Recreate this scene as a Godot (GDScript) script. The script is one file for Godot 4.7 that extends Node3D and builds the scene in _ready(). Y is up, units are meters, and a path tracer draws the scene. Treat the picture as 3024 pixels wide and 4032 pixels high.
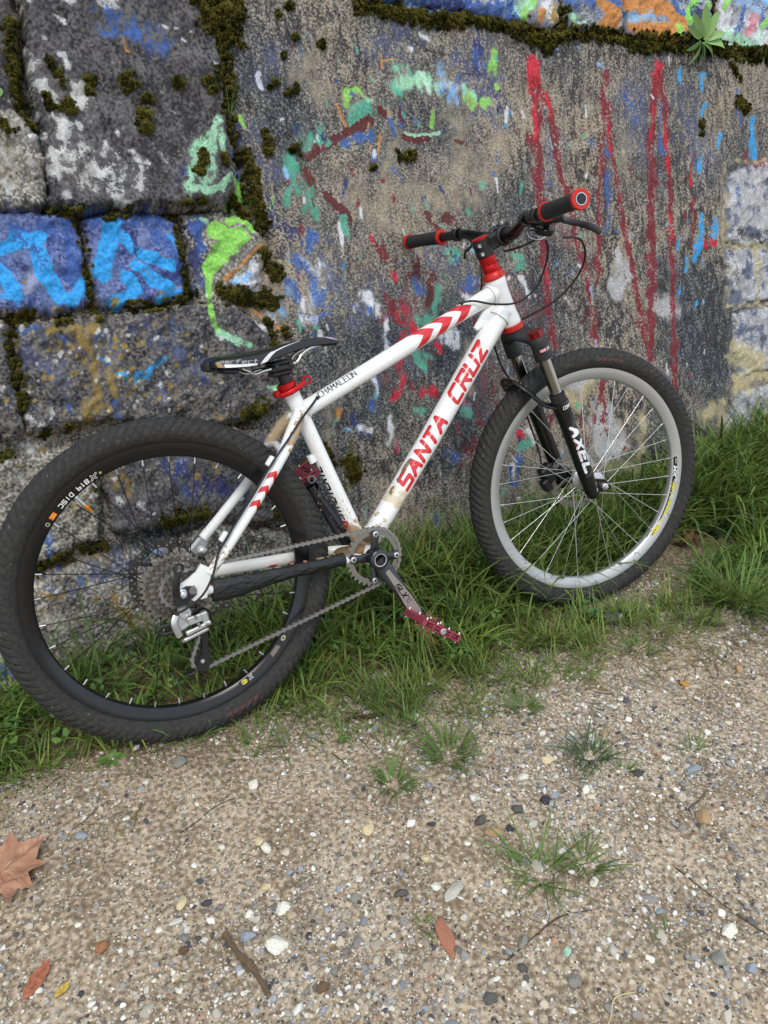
extends Node3D
# A hardtail bicycle leaning against a painted stone wall beside a gravel path.
# x runs along the bicycle (forward), y is up, z points from the wall to the viewer; metres.

const LEAN := 12.0          # lean of the bicycle towards the wall, degrees
const BATTER := 15.0        # backward slope of the wall face, degrees
const AXLE := 0.335         # wheel radius
var rng := RandomNumberGenerator.new()
var used := {}
var M := {}

# ------------------------------------------------------------------ the scene
func _ready() -> void:
	rng.seed = 20240817
	# camera: a phone held upright, about 1.1 m above the path
	var cam := Camera3D.new()
	cam.name = "camera"
	add_child(cam)
	cam.transform = Transform3D(Basis(Vector3(.8863, -.0181, .4628), Vector3(.2129, .9033, -.3724), Vector3(-.4113, .4286, .8045)).orthonormalized(), Vector3(-.2389, 1.1219, 1.3318))
	cam.fov = 66.75
	cam.near = 0.05
	cam.far = 300.0
	# overcast sky
	var sky := Sky.new()
	var sm := ProceduralSkyMaterial.new()
	sm.sky_top_color = Color(0.80, 0.85, 0.92)
	sm.sky_horizon_color = Color(0.86, 0.89, 0.92)
	sm.sky_curve = 0.2
	sm.ground_bottom_color = Color(0.35, 0.33, 0.30)
	sm.ground_horizon_color = Color(0.6, 0.6, 0.58)
	sky.sky_material = sm
	var env := Environment.new()
	env.background_mode = Environment.BG_SKY
	env.sky = sky
	env.background_energy_multiplier = 1.0
	env.tonemap_mode = Environment.TONE_MAPPER_LINEAR
	env.tonemap_exposure = 1.75
	env.sdfgi_enabled = true
	env.ssao_enabled = true
	env.ssil_enabled = true
	var we := WorldEnvironment.new()
	we.name = "environment"
	we.environment = env
	add_child(we)
	var sun := DirectionalLight3D.new()
	sun.name = "sun"
	sun.light_energy = 0.35
	sun.light_angular_distance = 25.0
	sun.light_color = Color(1.0, 0.98, 0.95)
	sun.shadow_enabled = true
	add_child(sun)
	sun.look_at_from_position(Vector3(-1.0, 4.0, 2.6), Vector3.ZERO)
	build_wall()
	build_ground()
	build_bicycle()
	build_grass()
	build_litter()

# ------------------------------------------------------------------ naming
func numbered(called: String) -> String:
	if not used.has(called):
		used[called] = 0
		return called
	used[called] += 1
	return "%s_%03d" % [called, used[called]]

func tag(o: Node, label: String, category: String, group := "", kind := "") -> void:
	if label: o.set_meta("label", label)
	if category: o.set_meta("category", category)
	if group: o.set_meta("group", group)
	if kind: o.set_meta("kind", kind)

func thing(called: String, label: String, category: String, where := Vector3.ZERO, group := "") -> Node3D:
	var o := Node3D.new()
	o.name = numbered(called)
	add_child(o)
	o.position = where
	tag(o, label, category, group)
	return o

func holder(called: String, parent: Node3D, t := Transform3D.IDENTITY) -> Node3D:
	var o := Node3D.new()
	o.name = called
	parent.add_child(o, true)
	o.transform = t
	return o

func put(called: String, mesh: Mesh, m: Material, parent: Node3D, label := "") -> MeshInstance3D:
	var o := MeshInstance3D.new()
	o.mesh = mesh
	if m: o.material_override = m
	o.name = called if parent != self else numbered(called)
	parent.add_child(o, true)
	if label: o.set_meta("label", label)
	return o

func scatter(called: String, mesh: Mesh, m: Material, spots: Array, tints: Array, parent: Node3D) -> MultiMeshInstance3D:
	var mm := MultiMesh.new()
	mm.transform_format = MultiMesh.TRANSFORM_3D
	mm.use_colors = true
	mm.mesh = mesh
	mm.instance_count = spots.size()
	for i in spots.size():
		mm.set_instance_transform(i, spots[i])
		mm.set_instance_color(i, tints[i])
	var o := MultiMeshInstance3D.new()
	o.multimesh = mm
	o.material_override = m
	o.name = called if parent != self else numbered(called)
	parent.add_child(o, true)
	o.set_meta("kind", "stuff")
	return o

# ------------------------------------------------------------------ mesh building
class MB:
	var v := PackedVector3Array()
	var n := PackedVector3Array()
	var uv := PackedVector2Array()
	var c := PackedColorArray()
	var ix := PackedInt32Array()
	var tint := Color.WHITE
	func vert(p: Vector3, nn: Vector3, t := Vector2.ZERO) -> int:
		v.append(p); n.append(nn); uv.append(t); c.append(tint)
		return v.size() - 1
	func tri(a: int, b: int, d: int) -> void:
		var g := (v[b] - v[a]).cross(v[d] - v[a])
		if g.dot(n[a] + n[b] + n[d]) > 0.0:
			ix.append(a); ix.append(d); ix.append(b)
		else:
			ix.append(a); ix.append(b); ix.append(d)
	func quad(a: int, b: int, d: int, e: int) -> void:
		tri(a, b, d); tri(a, d, e)
	func flat(pts: Array, out: Vector3) -> void:     # a flat convex face, out: a direction that points outward
		var g: Vector3 = (pts[1] - pts[0]).cross(pts[2] - pts[0])
		if g.length() < 1e-14 and pts.size() > 3: g = (pts[2] - pts[0]).cross(pts[3] - pts[0])
		g = g.normalized()
		if g.dot(out) < 0: g = -g
		var first := v.size()
		for p in pts: vert(p, g)
		for k in range(1, pts.size() - 1): tri(first, first + k, first + k + 1)
	func grid(rows: int, cols: int, first: int) -> void:
		for r in rows - 1:
			for k in cols - 1:
				var a := first + r * cols + k
				quad(a, a + 1, a + cols + 1, a + cols)
	func mesh() -> ArrayMesh:
		var arr := []
		arr.resize(Mesh.ARRAY_MAX)
		arr[Mesh.ARRAY_VERTEX] = v; arr[Mesh.ARRAY_NORMAL] = n; arr[Mesh.ARRAY_TEX_UV] = uv
		arr[Mesh.ARRAY_COLOR] = c; arr[Mesh.ARRAY_INDEX] = ix
		var m := ArrayMesh.new()
		m.add_surface_from_arrays(Mesh.PRIMITIVE_TRIANGLES, arr)
		return m
	# a tube along points; radii: one number or Vector2 (across ref, along ref) for each point; v = 0.5 faces ref
	func sweep(pts: Array, radii: Array, seg: int, ref := Vector3(0, 0, 1), caps := true) -> void:
		var total := 0.0
		var at := [0.0]
		for i in range(1, pts.size()):
			total += pts[i].distance_to(pts[i - 1]); at.append(total)
		var first := v.size()
		var nn := ref
		for i in pts.size():
			var t: Vector3 = (pts[mini(i + 1, pts.size() - 1)] - pts[maxi(i - 1, 0)]).normalized()
			nn = (nn - t * nn.dot(t)).normalized()
			var bb := t.cross(nn)
			var r = radii[mini(i, radii.size() - 1)]
			var rx: float = r.x if r is Vector2 else r
			var ry: float = r.y if r is Vector2 else r
			for k in seg + 1:
				var ph := (float(k) / seg - 0.5) * TAU
				var d := nn * cos(ph) * ry + bb * sin(ph) * rx
				var o := (nn * cos(ph) * rx + bb * sin(ph) * ry).normalized()
				vert(pts[i] + d, o, Vector2(at[i] / maxf(total, 1e-6), float(k) / seg))
		grid(pts.size(), seg + 1, first)
		if caps:
			for e in 2:
				var i: int = 0 if e == 0 else pts.size() - 1
				var out: Vector3 = (pts[0] - pts[1]) if e == 0 else (pts[-1] - pts[-2])
				var ring := []
				for k in seg: ring.append(v[first + i * (seg + 1) + k])
				flat(ring, out)
	# profile of (radius, height along axis); corners sharper than 40 degrees stay sharp
	func lathe(prof: Array, at: Vector3, axis: Vector3, seg: int, from := 0.0, to := TAU) -> void:
		axis = axis.normalized()
		var side := axis.cross(Vector3(0, 1, 0) if absf(axis.y) < 0.9 else Vector3(1, 0, 0)).normalized()
		var other := axis.cross(side)
		var nr := []
		for i in prof.size() - 1:
			var d: Vector2 = prof[i + 1] - prof[i]
			nr.append(Vector2(d.y, -d.x).normalized())
		for i in prof.size() - 1:
			var a: Vector2 = nr[i]
			var b: Vector2 = nr[i]
			if i > 0 and nr[i - 1].dot(nr[i]) > 0.75: a = (nr[i - 1] + nr[i]).normalized()
			if i < nr.size() - 1 and nr[i + 1].dot(nr[i]) > 0.75: b = (nr[i + 1] + nr[i]).normalized()
			var first := v.size()
			for e in 2:
				var p: Vector2 = prof[i + e]
				var q := a if e == 0 else b
				for k in seg + 1:
					var w := from + (to - from) * k / seg
					var dir := side * cos(w) + other * sin(w)
					vert(at + axis * p.y + dir * p.x, dir * q.x + axis * q.y, Vector2(float(k) / seg, float(i + e) / (prof.size() - 1)))
			for k in seg:
				# the winding follows the normals; a profile may run either way, so outward is checked there
				quad(first + k, first + k + 1, first + seg + 2 + k, first + seg + 1 + k)
	func box(at: Vector3, size: Vector3, bs := Basis.IDENTITY, bev := 0.0) -> void:
		var h := size * 0.5
		var b := minf(bev, minf(h.x, minf(h.y, h.z)) * 0.9)
		for ax in 3:
			for s in [-1.0, 1.0]:
				var u := (ax + 1) % 3
				var w := (ax + 2) % 3
				var pts := []
				for q in [[-1, -1], [1, -1], [1, 1], [-1, 1]]:
					var p := Vector3.ZERO
					p[ax] = s * h[ax]; p[u] = q[0] * (h[u] - b); p[w] = q[1] * (h[w] - b)
					pts.append(at + bs * p)
				var o := Vector3.ZERO
				o[ax] = s
				flat(pts, bs * o)
		if b <= 0: return
		for ax in 3:
			var u := (ax + 1) % 3
			var w := (ax + 2) % 3
			for su in [-1.0, 1.0]:
				for sw in [-1.0, 1.0]:
					var pts := []
					for q in [[-1, 0], [1, 0], [1, 1], [-1, 1]]:
						var p := Vector3.ZERO
						p[ax] = q[0] * (h[ax] - b)
						p[u] = su * (h[u] - (b if q[1] == 1 else 0.0))
						p[w] = sw * (h[w] - (0.0 if q[1] == 1 else b))
						pts.append(at + bs * p)
					var o := Vector3.ZERO
					o[u] = su; o[w] = sw
					flat(pts, bs * o)
		for sx in [-1.0, 1.0]:
			for sy in [-1.0, 1.0]:
				for sz in [-1.0, 1.0]:
					flat([at + bs * Vector3(sx * h.x, sy * (h.y - b), sz * (h.z - b)), at + bs * Vector3(sx * (h.x - b), sy * h.y, sz * (h.z - b)), at + bs * Vector3(sx * (h.x - b), sy * (h.y - b), sz * h.z)], bs * Vector3(sx, sy, sz))
	# an outline in the x-y plane of bs, extruded from z0 to z1
	func extrude(poly: PackedVector2Array, at: Vector3, bs: Basis, z0: float, z1: float, bev := 0.0) -> void:
		if Geometry2D.is_polygon_clockwise(poly):
			poly = poly.duplicate(); poly.reverse()
		var inner := poly
		if bev > 0:
			var off := Geometry2D.offset_polygon(poly, -bev)
			if off.size() == 1 and off[0].size() == poly.size(): inner = align(poly, off[0])
		var t := Geometry2D.triangulate_polygon(inner)
		for e in 2:
			var z := z0 if e == 0 else z1
			var o := bs * Vector3(0, 0, -1.0 if e == 0 else 1.0)
			var first := v.size()
			for p in inner: vert(at + bs * Vector3(p.x, p.y, z), o, p)
			for k in range(0, t.size(), 3): tri(first + t[k], first + t[k + 1], first + t[k + 2])
		var cnt := poly.size()
		var bz := bev if inner != poly else 0.0
		for k in cnt:
			var a := poly[k]
			var b := poly[(k + 1) % cnt]
			var d := (b - a).normalized()
			var o2 := bs * Vector3(d.y, -d.x, 0)
			flat([at + bs * Vector3(a.x, a.y, z0 + bz), at + bs * Vector3(b.x, b.y, z0 + bz), at + bs * Vector3(b.x, b.y, z1 - bz), at + bs * Vector3(a.x, a.y, z1 - bz)], o2)
			if bz > 0:
				var ia := inner[k]
				var ib := inner[(k + 1) % cnt]
				flat([at + bs * Vector3(a.x, a.y, z1 - bz), at + bs * Vector3(b.x, b.y, z1 - bz), at + bs * Vector3(ib.x, ib.y, z1), at + bs * Vector3(ia.x, ia.y, z1)], o2 + bs.z)
				flat([at + bs * Vector3(a.x, a.y, z0 + bz), at + bs * Vector3(b.x, b.y, z0 + bz), at + bs * Vector3(ib.x, ib.y, z0), at + bs * Vector3(ia.x, ia.y, z0)], o2 - bs.z)
	func align(a: PackedVector2Array, b: PackedVector2Array) -> PackedVector2Array:
		var best := 0
		for k in b.size():
			if a[0].distance_to(b[k]) < a[0].distance_to(b[best]): best = k
		var o := PackedVector2Array()
		for k in b.size(): o.append(b[(best + k) % b.size()])
		return o
	func ball(at: Vector3, r: Vector3, seg := 12) -> void:
		var first := v.size()
		var rows := seg / 2 + 1
		for i in rows:
			var th := PI * i / (rows - 1)
			for k in seg + 1:
				var d := Vector3(sin(th) * cos(TAU * k / seg), cos(th), sin(th) * sin(TAU * k / seg))
				vert(at + d * r, (d / r).normalized())
		grid(rows, seg + 1, first)
	func smooth_normals() -> void:                  # from the faces, for grids that share vertices
		for k in n.size(): n[k] = Vector3.ZERO
		for k in range(0, ix.size(), 3):
			var g := (v[ix[k + 2]] - v[ix[k]]).cross(v[ix[k + 1]] - v[ix[k]])
			n[ix[k]] += g; n[ix[k + 1]] += g; n[ix[k + 2]] += g
		for k in n.size(): n[k] = n[k].normalized()

func curve(pts: Array, per := 6) -> Array:          # Catmull-Rom through the points
	var o := []
	for i in pts.size() - 1:
		var a: Vector3 = pts[maxi(i - 1, 0)]
		var b: Vector3 = pts[i]
		var d: Vector3 = pts[i + 1]
		var e: Vector3 = pts[mini(i + 2, pts.size() - 1)]
		for k in per: o.append(b.cubic_interpolate(d, a, e, float(k) / per))
	o.append(pts[-1])
	return o

func tube(pts: Array, r, seg := 14, ref := Vector3(0, 0, 1)) -> ArrayMesh:
	var b := MB.new()
	b.sweep(pts, r if r is Array else [r], seg, ref)
	return b.mesh()

# ------------------------------------------------------------------ materials and pictures
func rgb(r: float, g: float, b: float) -> Color: return Color(r / 255.0, g / 255.0, b / 255.0)

func mat(called: String, col: Color, rough: float, metal := 0.0) -> StandardMaterial3D:
	var m := StandardMaterial3D.new()
	m.resource_name = called
	m.albedo_color = col
	m.roughness = rough
	m.metallic = metal
	M[called] = m
	return m

func noise(sd: int, freq: float, oct := 4, kind := FastNoiseLite.TYPE_SIMPLEX_SMOOTH) -> FastNoiseLite:
	var f := FastNoiseLite.new()
	f.seed = sd; f.frequency = freq; f.noise_type = kind
	f.fractal_octaves = oct
	f.fractal_type = FastNoiseLite.FRACTAL_FBM if oct > 1 else FastNoiseLite.FRACTAL_NONE
	return f

func noise_bytes(f: FastNoiseLite, w: int, h: int, sx := 1, sy := 1) -> PackedByteArray:
	var im := f.get_image(w / sx, h / sy)
	if sx != 1 or sy != 1: im.resize(w, h, Image.INTERPOLATE_CUBIC)
	return im.get_data()

func bump_tex(sd: int, freq: float, size := 512, oct := 5) -> ImageTexture:
	return ImageTexture.create_from_image(noise(sd, freq, oct).get_seamless_image(size, size))

func with_bump(m: StandardMaterial3D, t: Texture2D, cm: float) -> void:
	m.heightmap_enabled = true
	m.heightmap_texture = t
	m.heightmap_scale = cm

# strokes of an alphabet on a unit cell, y up
const GLYPH := {
	"A": "0 0 .5 1 1 0|.2 .36 .8 .36", "C": "1 1 .15 1 0 .8 0 .2 .15 0 1 0", "D": "0 0 0 1 .7 1 1 .75 1 .25 .7 0 0 0", "E": "1 1 0 1 0 0 1 0|0 .5 .8 .5",
	"H": "0 0 0 1|1 0 1 1|0 .5 1 .5", "I": ".5 0 .5 1", "L": "0 1 0 0 1 0", "M": "0 0 0 1 .5 .4 1 1 1 0", "N": "0 0 0 1 1 0 1 1", "O": "0 0 0 1 1 1 1 0 0 0",
	"P": "0 0 0 1 1 1 1 .5 0 .5", "R": "0 0 0 1 1 1 1 .5 0 .5|.4 .5 1 0", "S": "1 1 0 1 0 .52 1 .48 1 0 0 0", "T": "0 1 1 1|.5 1 .5 0", "U": "0 1 0 0 1 0 1 1",
	"V": "0 1 .5 0 1 1", "X": "0 0 1 1|0 1 1 0", "Y": "0 1 .5 .5 1 1|.5 .5 .5 0", "Z": "0 1 1 1 0 0 1 0", "F": "0 0 0 1 1 1|0 .5 .8 .5",
	"1": ".3 .8 .6 1 .6 0", "8": "0 0 0 1 1 1 1 0 0 0|0 .5 1 .5", "9": "1 0 1 1 0 1 0 .5 1 .5",
	"c": ".9 .6 .1 .6 .1 0 .9 0", "r": ".1 0 .1 .6 .9 .6", "o": ".1 0 .1 .6 .9 .6 .9 0 .1 0", "s": ".9 .6 .1 .6 .1 .32 .9 .3 .9 0 .1 0", "i": ".5 0 .5 .6|.5 .8 .5 .9", "d": ".9 0 .9 1|.9 .6 .1 .6 .1 0 .9 0", "e": ".9 0 .1 0 .1 .6 .9 .6 .9 .32 .1 .32",
	"p": ".1 -.3 .1 .6 .9 .6 .9 0 .1 0", "f": ".3 0 .3 .9 .9 .95|0 .6 .8 .6", "t": ".4 1 .4 0 .9 0|0 .65 .9 .65",
	"h": ".1 0 .1 1|.1 .6 .9 .6 .9 0", "m": ".05 0 .05 .6 .95 .6 .95 0|.5 .6 .5 0", "a": ".1 .6 .9 .6 .9 0 .1 0 .1 .32 .9 .32", "n": ".1 0 .1 .6 .9 .6 .9 0"}

func line(im: Image, a: Vector2, b: Vector2, w: float, col: Color) -> void:
	var r := w * 0.5
	var lo := Vector2(minf(a.x, b.x), minf(a.y, b.y)) - Vector2(r + 1, r + 1)
	var hi := Vector2(maxf(a.x, b.x), maxf(a.y, b.y)) + Vector2(r + 1, r + 1)
	var d := b - a
	var l2 := maxf(d.length_squared(), 1e-6)
	for y in range(maxi(0, int(lo.y)), mini(im.get_height(), int(hi.y) + 1)):
		for x in range(maxi(0, int(lo.x)), mini(im.get_width(), int(hi.x) + 1)):
			var p := Vector2(x + 0.5, y + 0.5)
			var q := a + d * clampf((p - a).dot(d) / l2, 0, 1)
			var k := clampf(r - p.distance_to(q) + 0.5, 0, 1)
			if k > 0: im.set_pixel(x, y, im.get_pixel(x, y).lerp(col, k))

func write(im: Image, text: String, at: Vector2, dx: Vector2, dy: Vector2, w: float, col: Color, slant := 0.0, fill := 0.72) -> void:
	for i in text.length():
		var ch := text[i]
		if not GLYPH.has(ch): continue
		for stroke in GLYPH[ch].split("|"):
			var f: PackedFloat64Array = stroke.split_floats(" ")
			for k in range(0, f.size() - 2, 2):
				var p := Vector2(f[k] * fill + slant * f[k + 1], f[k + 1])
				var q := Vector2(f[k + 2] * fill + slant * f[k + 3], f[k + 3])
				line(im, at + dx * (i + p.x) + dy * p.y, at + dx * (i + q.x) + dy * q.y, w, col)

func fill_poly(im: Image, poly: PackedVector2Array, col: Color) -> void:
	var lo := poly[0]
	var hi := poly[0]
	for p in poly:
		lo = lo.min(p); hi = hi.max(p)
	for y in range(maxi(0, int(lo.y)), mini(im.get_height(), int(hi.y) + 2)):
		for x in range(maxi(0, int(lo.x)), mini(im.get_width(), int(hi.x) + 2)):
			var k := 0
			for o in [Vector2(.25, .25), Vector2(.75, .25), Vector2(.25, .75), Vector2(.75, .75)]:
				if Geometry2D.is_point_in_polygon(Vector2(x, y) + o, poly): k += 1
			if k: im.set_pixel(x, y, im.get_pixel(x, y).lerp(col, k / 4.0))

func blank(w: int, h: int, col: Color) -> Image:
	var im := Image.create(w, h, false, Image.FORMAT_RGB8)
	im.fill(col)
	return im

func dirt(im: Image, sd: int, col: Color, u0: float, u1: float, v0: float, v1: float, amount: float, freq := 0.02) -> void:
	var f := noise(sd, freq, 5)      # dried splashes with hard grainy outlines
	var w := im.get_width()
	var h := im.get_height()
	for y in range(int(v0 * h), int(v1 * h)):
		for x in range(int(u0 * w), int(u1 * w)):
			var e := minf(minf(x - u0 * w, u1 * w - x) / (0.2 * (u1 - u0) * w), minf(y - v0 * h, v1 * h - y) / (0.2 * (v1 - v0) * h))
			var k := clampf((f.get_noise_2d(x, y) + amount - 0.5 + 0.5 * minf(e, 1.0) - 0.5 * (1.0 - amount)) * 7.0, 0, 1) * 0.85
			if k > 0: im.set_pixel(x, y, im.get_pixel(x, y).lerp(col, k))

func decal_mat(called: String, im: Image, rough: float, coat := 0.0) -> StandardMaterial3D:
	var m := mat(called, Color.WHITE, rough)
	m.albedo_texture = ImageTexture.create_from_image(im)
	if coat > 0:
		m.clearcoat_enabled = true; m.clearcoat = coat; m.clearcoat_roughness = 0.08
	return m

# ------------------------------------------------------------------ the wall: s along it, t up its face, n out of it
const S0 := -0.5
const S1 := 2.4
const T0 := -0.05
const T1 := 1.65
const PPM := 600.0          # texture pixels per metre
var tw := 0
var th := 0
var pr := PackedFloat32Array()
var pg := PackedFloat32Array()
var pb := PackedFloat32Array()
var ph := PackedFloat32Array()
var wear := PackedFloat32Array()
var rag := PackedByteArray()
var rag2 := PackedByteArray()
var fine := PackedByteArray()
var stones := []            # [outline, proud, style, low corner, high corner, seed]
var moss_spots := []
var moss_tints := []
var wall: Node3D
var rend_outline := PackedVector2Array()
var rough_a: FastNoiseLite
var rough_b: FastNoiseLite
var rough_c: FastNoiseLite

const PAINT := {"soot": [58, 57, 58], "beige": [168, 156, 134], "pale": [172, 172, 174], "cream": [176, 164, 128], "red": [196, 48, 62], "darkred": [120, 50, 56], "maroon": [92, 52, 52], "sky": [60, 158, 226], "blue": [70, 98, 160], "navy": [58, 64, 108], "lime": [140, 204, 96], "mint": [158, 214, 176], "teal": [88, 166, 142], "white": [214, 216, 222], "orange": [194, 132, 76], "lightblue": [136, 182, 226], "ochre": [150, 126, 72], "bluegrey": [96, 112, 146], "lilac": [150, 152, 182], "grey": [118, 118, 116], "pink": [196, 120, 132], "olive": [78, 78, 40], "lichen": [200, 200, 198], "washblue": [88, 94, 126], "washpink": [130, 84, 86], "washgreen": [92, 110, 96]}

func outline(a: Array) -> PackedVector2Array:
	var o := PackedVector2Array()
	for k in range(0, a.size(), 2): o.append(Vector2(a[k], a[k + 1]))
	return o

func depth_in(p: Vector2, poly: PackedVector2Array) -> float:     # distance to the edge, positive inside
	var best := 1e9
	var inside := false
	var j := poly.size() - 1
	for i in poly.size():
		var a := poly[i]
		var b := poly[j]
		var d := b - a
		var w := p - a
		best = minf(best, (w - d * clampf(w.dot(d) / d.length_squared(), 0, 1)).length_squared())
		if (a.y > p.y) != (b.y > p.y) and p.x < d.x * (p.y - a.y) / d.y + a.x: inside = not inside
		j = i
	return sqrt(best) if inside else -sqrt(best)

func stone(style: String, proud: float, a: Array) -> void:
	var o := outline(a)
	var lo := o[0]
	var hi := o[0]
	for p in o:
		lo = lo.min(p); hi = hi.max(p)
	stones.append([o, proud, style, lo, hi, stones.size()])

func stone_face(st: Array, p: Vector2, d: float) -> float:         # height of a stone's face above the wall plane
	var k: float = st[5] * 17.3
	var split := 1.0
	match st[2]:
		"dark": split = 0.75
		"bluestone": split = 1.0
		"brownstone": split = 1.35
		"paintstone": split = 1.0
		"palestone": split = 0.8
	var h: float = st[1] + rough_a.get_noise_2d(p.x * 1.0 + k, p.y) * 0.016 * split + absf(rough_b.get_noise_2d(p.x * 0.7 + k, p.y * 0.8)) * 0.020 * split + absf(rough_c.get_noise_2d(p.x * 0.8 + k, p.y * 1.2)) * 0.006 * split - 0.004
	var rnd := clampf((d + 0.010) / 0.024, 0, 1)
	return lerpf(-0.055, h, sqrt(sqrt(1.0 - (1.0 - rnd) * (1.0 - rnd))))

func base_face(p: Vector2) -> float:
	var d := depth_in(p, rend_outline) + rough_b.get_noise_2d(p.x, p.y) * 0.008
	var k := smoothstep(-0.012, 0.014, d)
	var coat := rough_a.get_noise_2d(p.x, p.y) * 0.009 + rough_b.get_noise_2d(p.x, p.y) * 0.004 + rough_c.get_noise_2d(p.x, p.y) * 0.0016
	var filled := maxf(smoothstep(1.9, 1.98, p.x), smoothstep(1.38, 1.43, p.y) * smoothstep(0.6, 0.7, p.x) * 0.6)      # pointed flush at the right end
	var joint := lerpf(-0.027, -0.002, filled) + rough_b.get_noise_2d(p.x + 9.0, p.y) * lerpf(0.014, 0.006, filled) + rough_c.get_noise_2d(p.x, p.y) * 0.004
	return lerpf(joint, coat, k)

func face_at(p: Vector2) -> float:
	var h := base_face(p)
	for st in stones:
		if p.x < st[3].x or p.y < st[3].y or p.x > st[4].x or p.y > st[4].y: continue
		var d := depth_in(p, st[0])
		if d > -0.01: h = maxf(h, stone_face(st, p, d))
	return h

func wall_uv(p: Vector2) -> Vector2: return Vector2((p.x - S0) / (S1 - S0), 1.0 - (p.y - T0) / (T1 - T0))

func wall_noise() -> void:
	tw = int((S1 - S0) * PPM)
	th = int((T1 - T0) * PPM)
	var cnt := tw * th
	for a in [pr, pg, pb, ph, wear]: a.resize(cnt)
	pr.resize(cnt); pg.resize(cnt); pb.resize(cnt); ph.resize(cnt); wear.resize(cnt)
	rag = noise_bytes(noise(11, 0.020, 4), tw, th)
	rag2 = noise_bytes(noise(12, 0.020, 4), tw, th)
	fine = noise_bytes(noise(13, 0.16, 3), tw, th)
	var mid := noise_bytes(noise(14, 0.055, 4), tw, th, 1, 2)
	var big := noise_bytes(noise(15, 0.006, 4), tw, th, 2, 2)
	var streak := noise_bytes(noise(16, 0.09, 3), tw, th, 1, 4)
	var pit := noise_bytes(noise(17, 0.33, 2), tw, th)
	for i in cnt:
		var f := fine[i] / 255.0
		var m := mid[i] / 255.0
		var b := big[i] / 255.0
		var s := streak[i] / 255.0
		var q := pit[i] / 255.0
		wear[i] = clampf((m * 0.42 + f * 0.30 + s * 0.14 + q * 0.20 - 0.53) * 2.9 + 0.5, 0, 1.2)
		# render coat: pale sandy grains showing through a dark weathered skin
		var k := clampf((f * 0.40 + m * 0.16 + b * 0.30 + s * 0.20 + q * 0.44 - 0.75) * 2.9 + 0.46, 0, 1)
		pr[i] = lerpf(0.200, 0.605, k) + (b - 0.5) * 0.06
		pg[i] = lerpf(0.198, 0.582, k)
		pb[i] = lerpf(0.208, 0.535, k) - (b - 0.5) * 0.06
		if q < 0.22: 
			pr[i] *= 0.6; pg[i] *= 0.6; pb[i] *= 0.6
		elif q > 0.80:
			pr[i] = minf(pr[i] * 1.16, 0.78); pg[i] = minf(pg[i] * 1.17, 0.76); pb[i] = minf(pb[i] * 1.2, 0.72)
		ph[i] = f * 0.5 + q * 0.3 + m * 0.4 - (0.25 if q < 0.24 else 0.0)

func stone_paint(st: Array) -> void:
	var lo: Vector2 = st[3]
	var hi: Vector2 = st[4]
	var x0 := maxi(0, int((lo.x - 0.02 - S0) * PPM))
	var x1 := mini(tw, int((hi.x + 0.02 - S0) * PPM))
	var y0 := maxi(0, int((T1 - hi.y - 0.02) * PPM))
	var y1 := mini(th, int((T1 - lo.y + 0.02) * PPM))
	var dk := Vector3(.24, .235, .245)
	var lt := Vector3(.40, .39, .39)
	var sp := Vector3(.62, .62, .60)
	var spk := 0.86
	match st[2]:
		"greystone":
			dk = Vector3(.36, .35, .33); lt = Vector3(.58, .56, .51); sp = Vector3(.70, .69, .66); spk = 0.70
		"bluestone":
			dk = Vector3(.25, .31, .52); lt = Vector3(.45, .49, .66); sp = Vector3(.62, .62, .66); spk = 0.86
		"brownstone":
			dk = Vector3(.25, .25, .275); lt = Vector3(.44, .425, .405); sp = Vector3(.58, .57, .54); spk = 0.80
		"paintstone":
			dk = Vector3(.42, .44, .52); lt = Vector3(.66, .68, .72); sp = Vector3(.45, .43, .36); spk = 0.74
		"palestone":
			dk = Vector3(.55, .55, .565); lt = Vector3(.71, .71, .715); sp = Vector3(.34, .37, .44); spk = 0.63
	for y in range(y0, y1):
		for x in range(x0, x1):
			var i := y * tw + x
			var p := Vector2(S0 + (x + 0.5) / PPM, T1 - (y + 0.5) / PPM)
			var d := depth_in(p, st[0]) + (rag[i] / 255.0 - 0.5) * 0.008
			if d < -0.006: continue
			var a := clampf((d + 0.006) * 120.0, 0, 1)
			var f := fine[i] / 255.0
			var k := clampf((rag2[i] / 255.0 * 0.5 + wear[i] * 0.35 + f * 0.5 - 0.68) * 2.4 + 0.5, 0, 1)
			var c := dk.lerp(lt, k)
			var g := rag[i] / 255.0 * 0.38 + f * 0.72
			if st[2] == "palestone": g = rag[i] / 255.0 * 0.55 + rag2[i] / 255.0 * 0.25 + f * 0.20 + 0.02
			if g > spk - 0.06: c = c.lerp(sp, clampf((g - spk + 0.06) * 14.0, 0, 0.85))
			elif g < 0.37 and st[2] != "palestone": c *= 0.70
			pr[i] = lerpf(pr[i], c.x, a); pg[i] = lerpf(pg[i], c.y, a); pb[i] = lerpf(pb[i], c.z, a)
			ph[i] = lerpf(ph[i], rag2[i] / 255.0 * 0.6 + f * 0.7, a)

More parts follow.
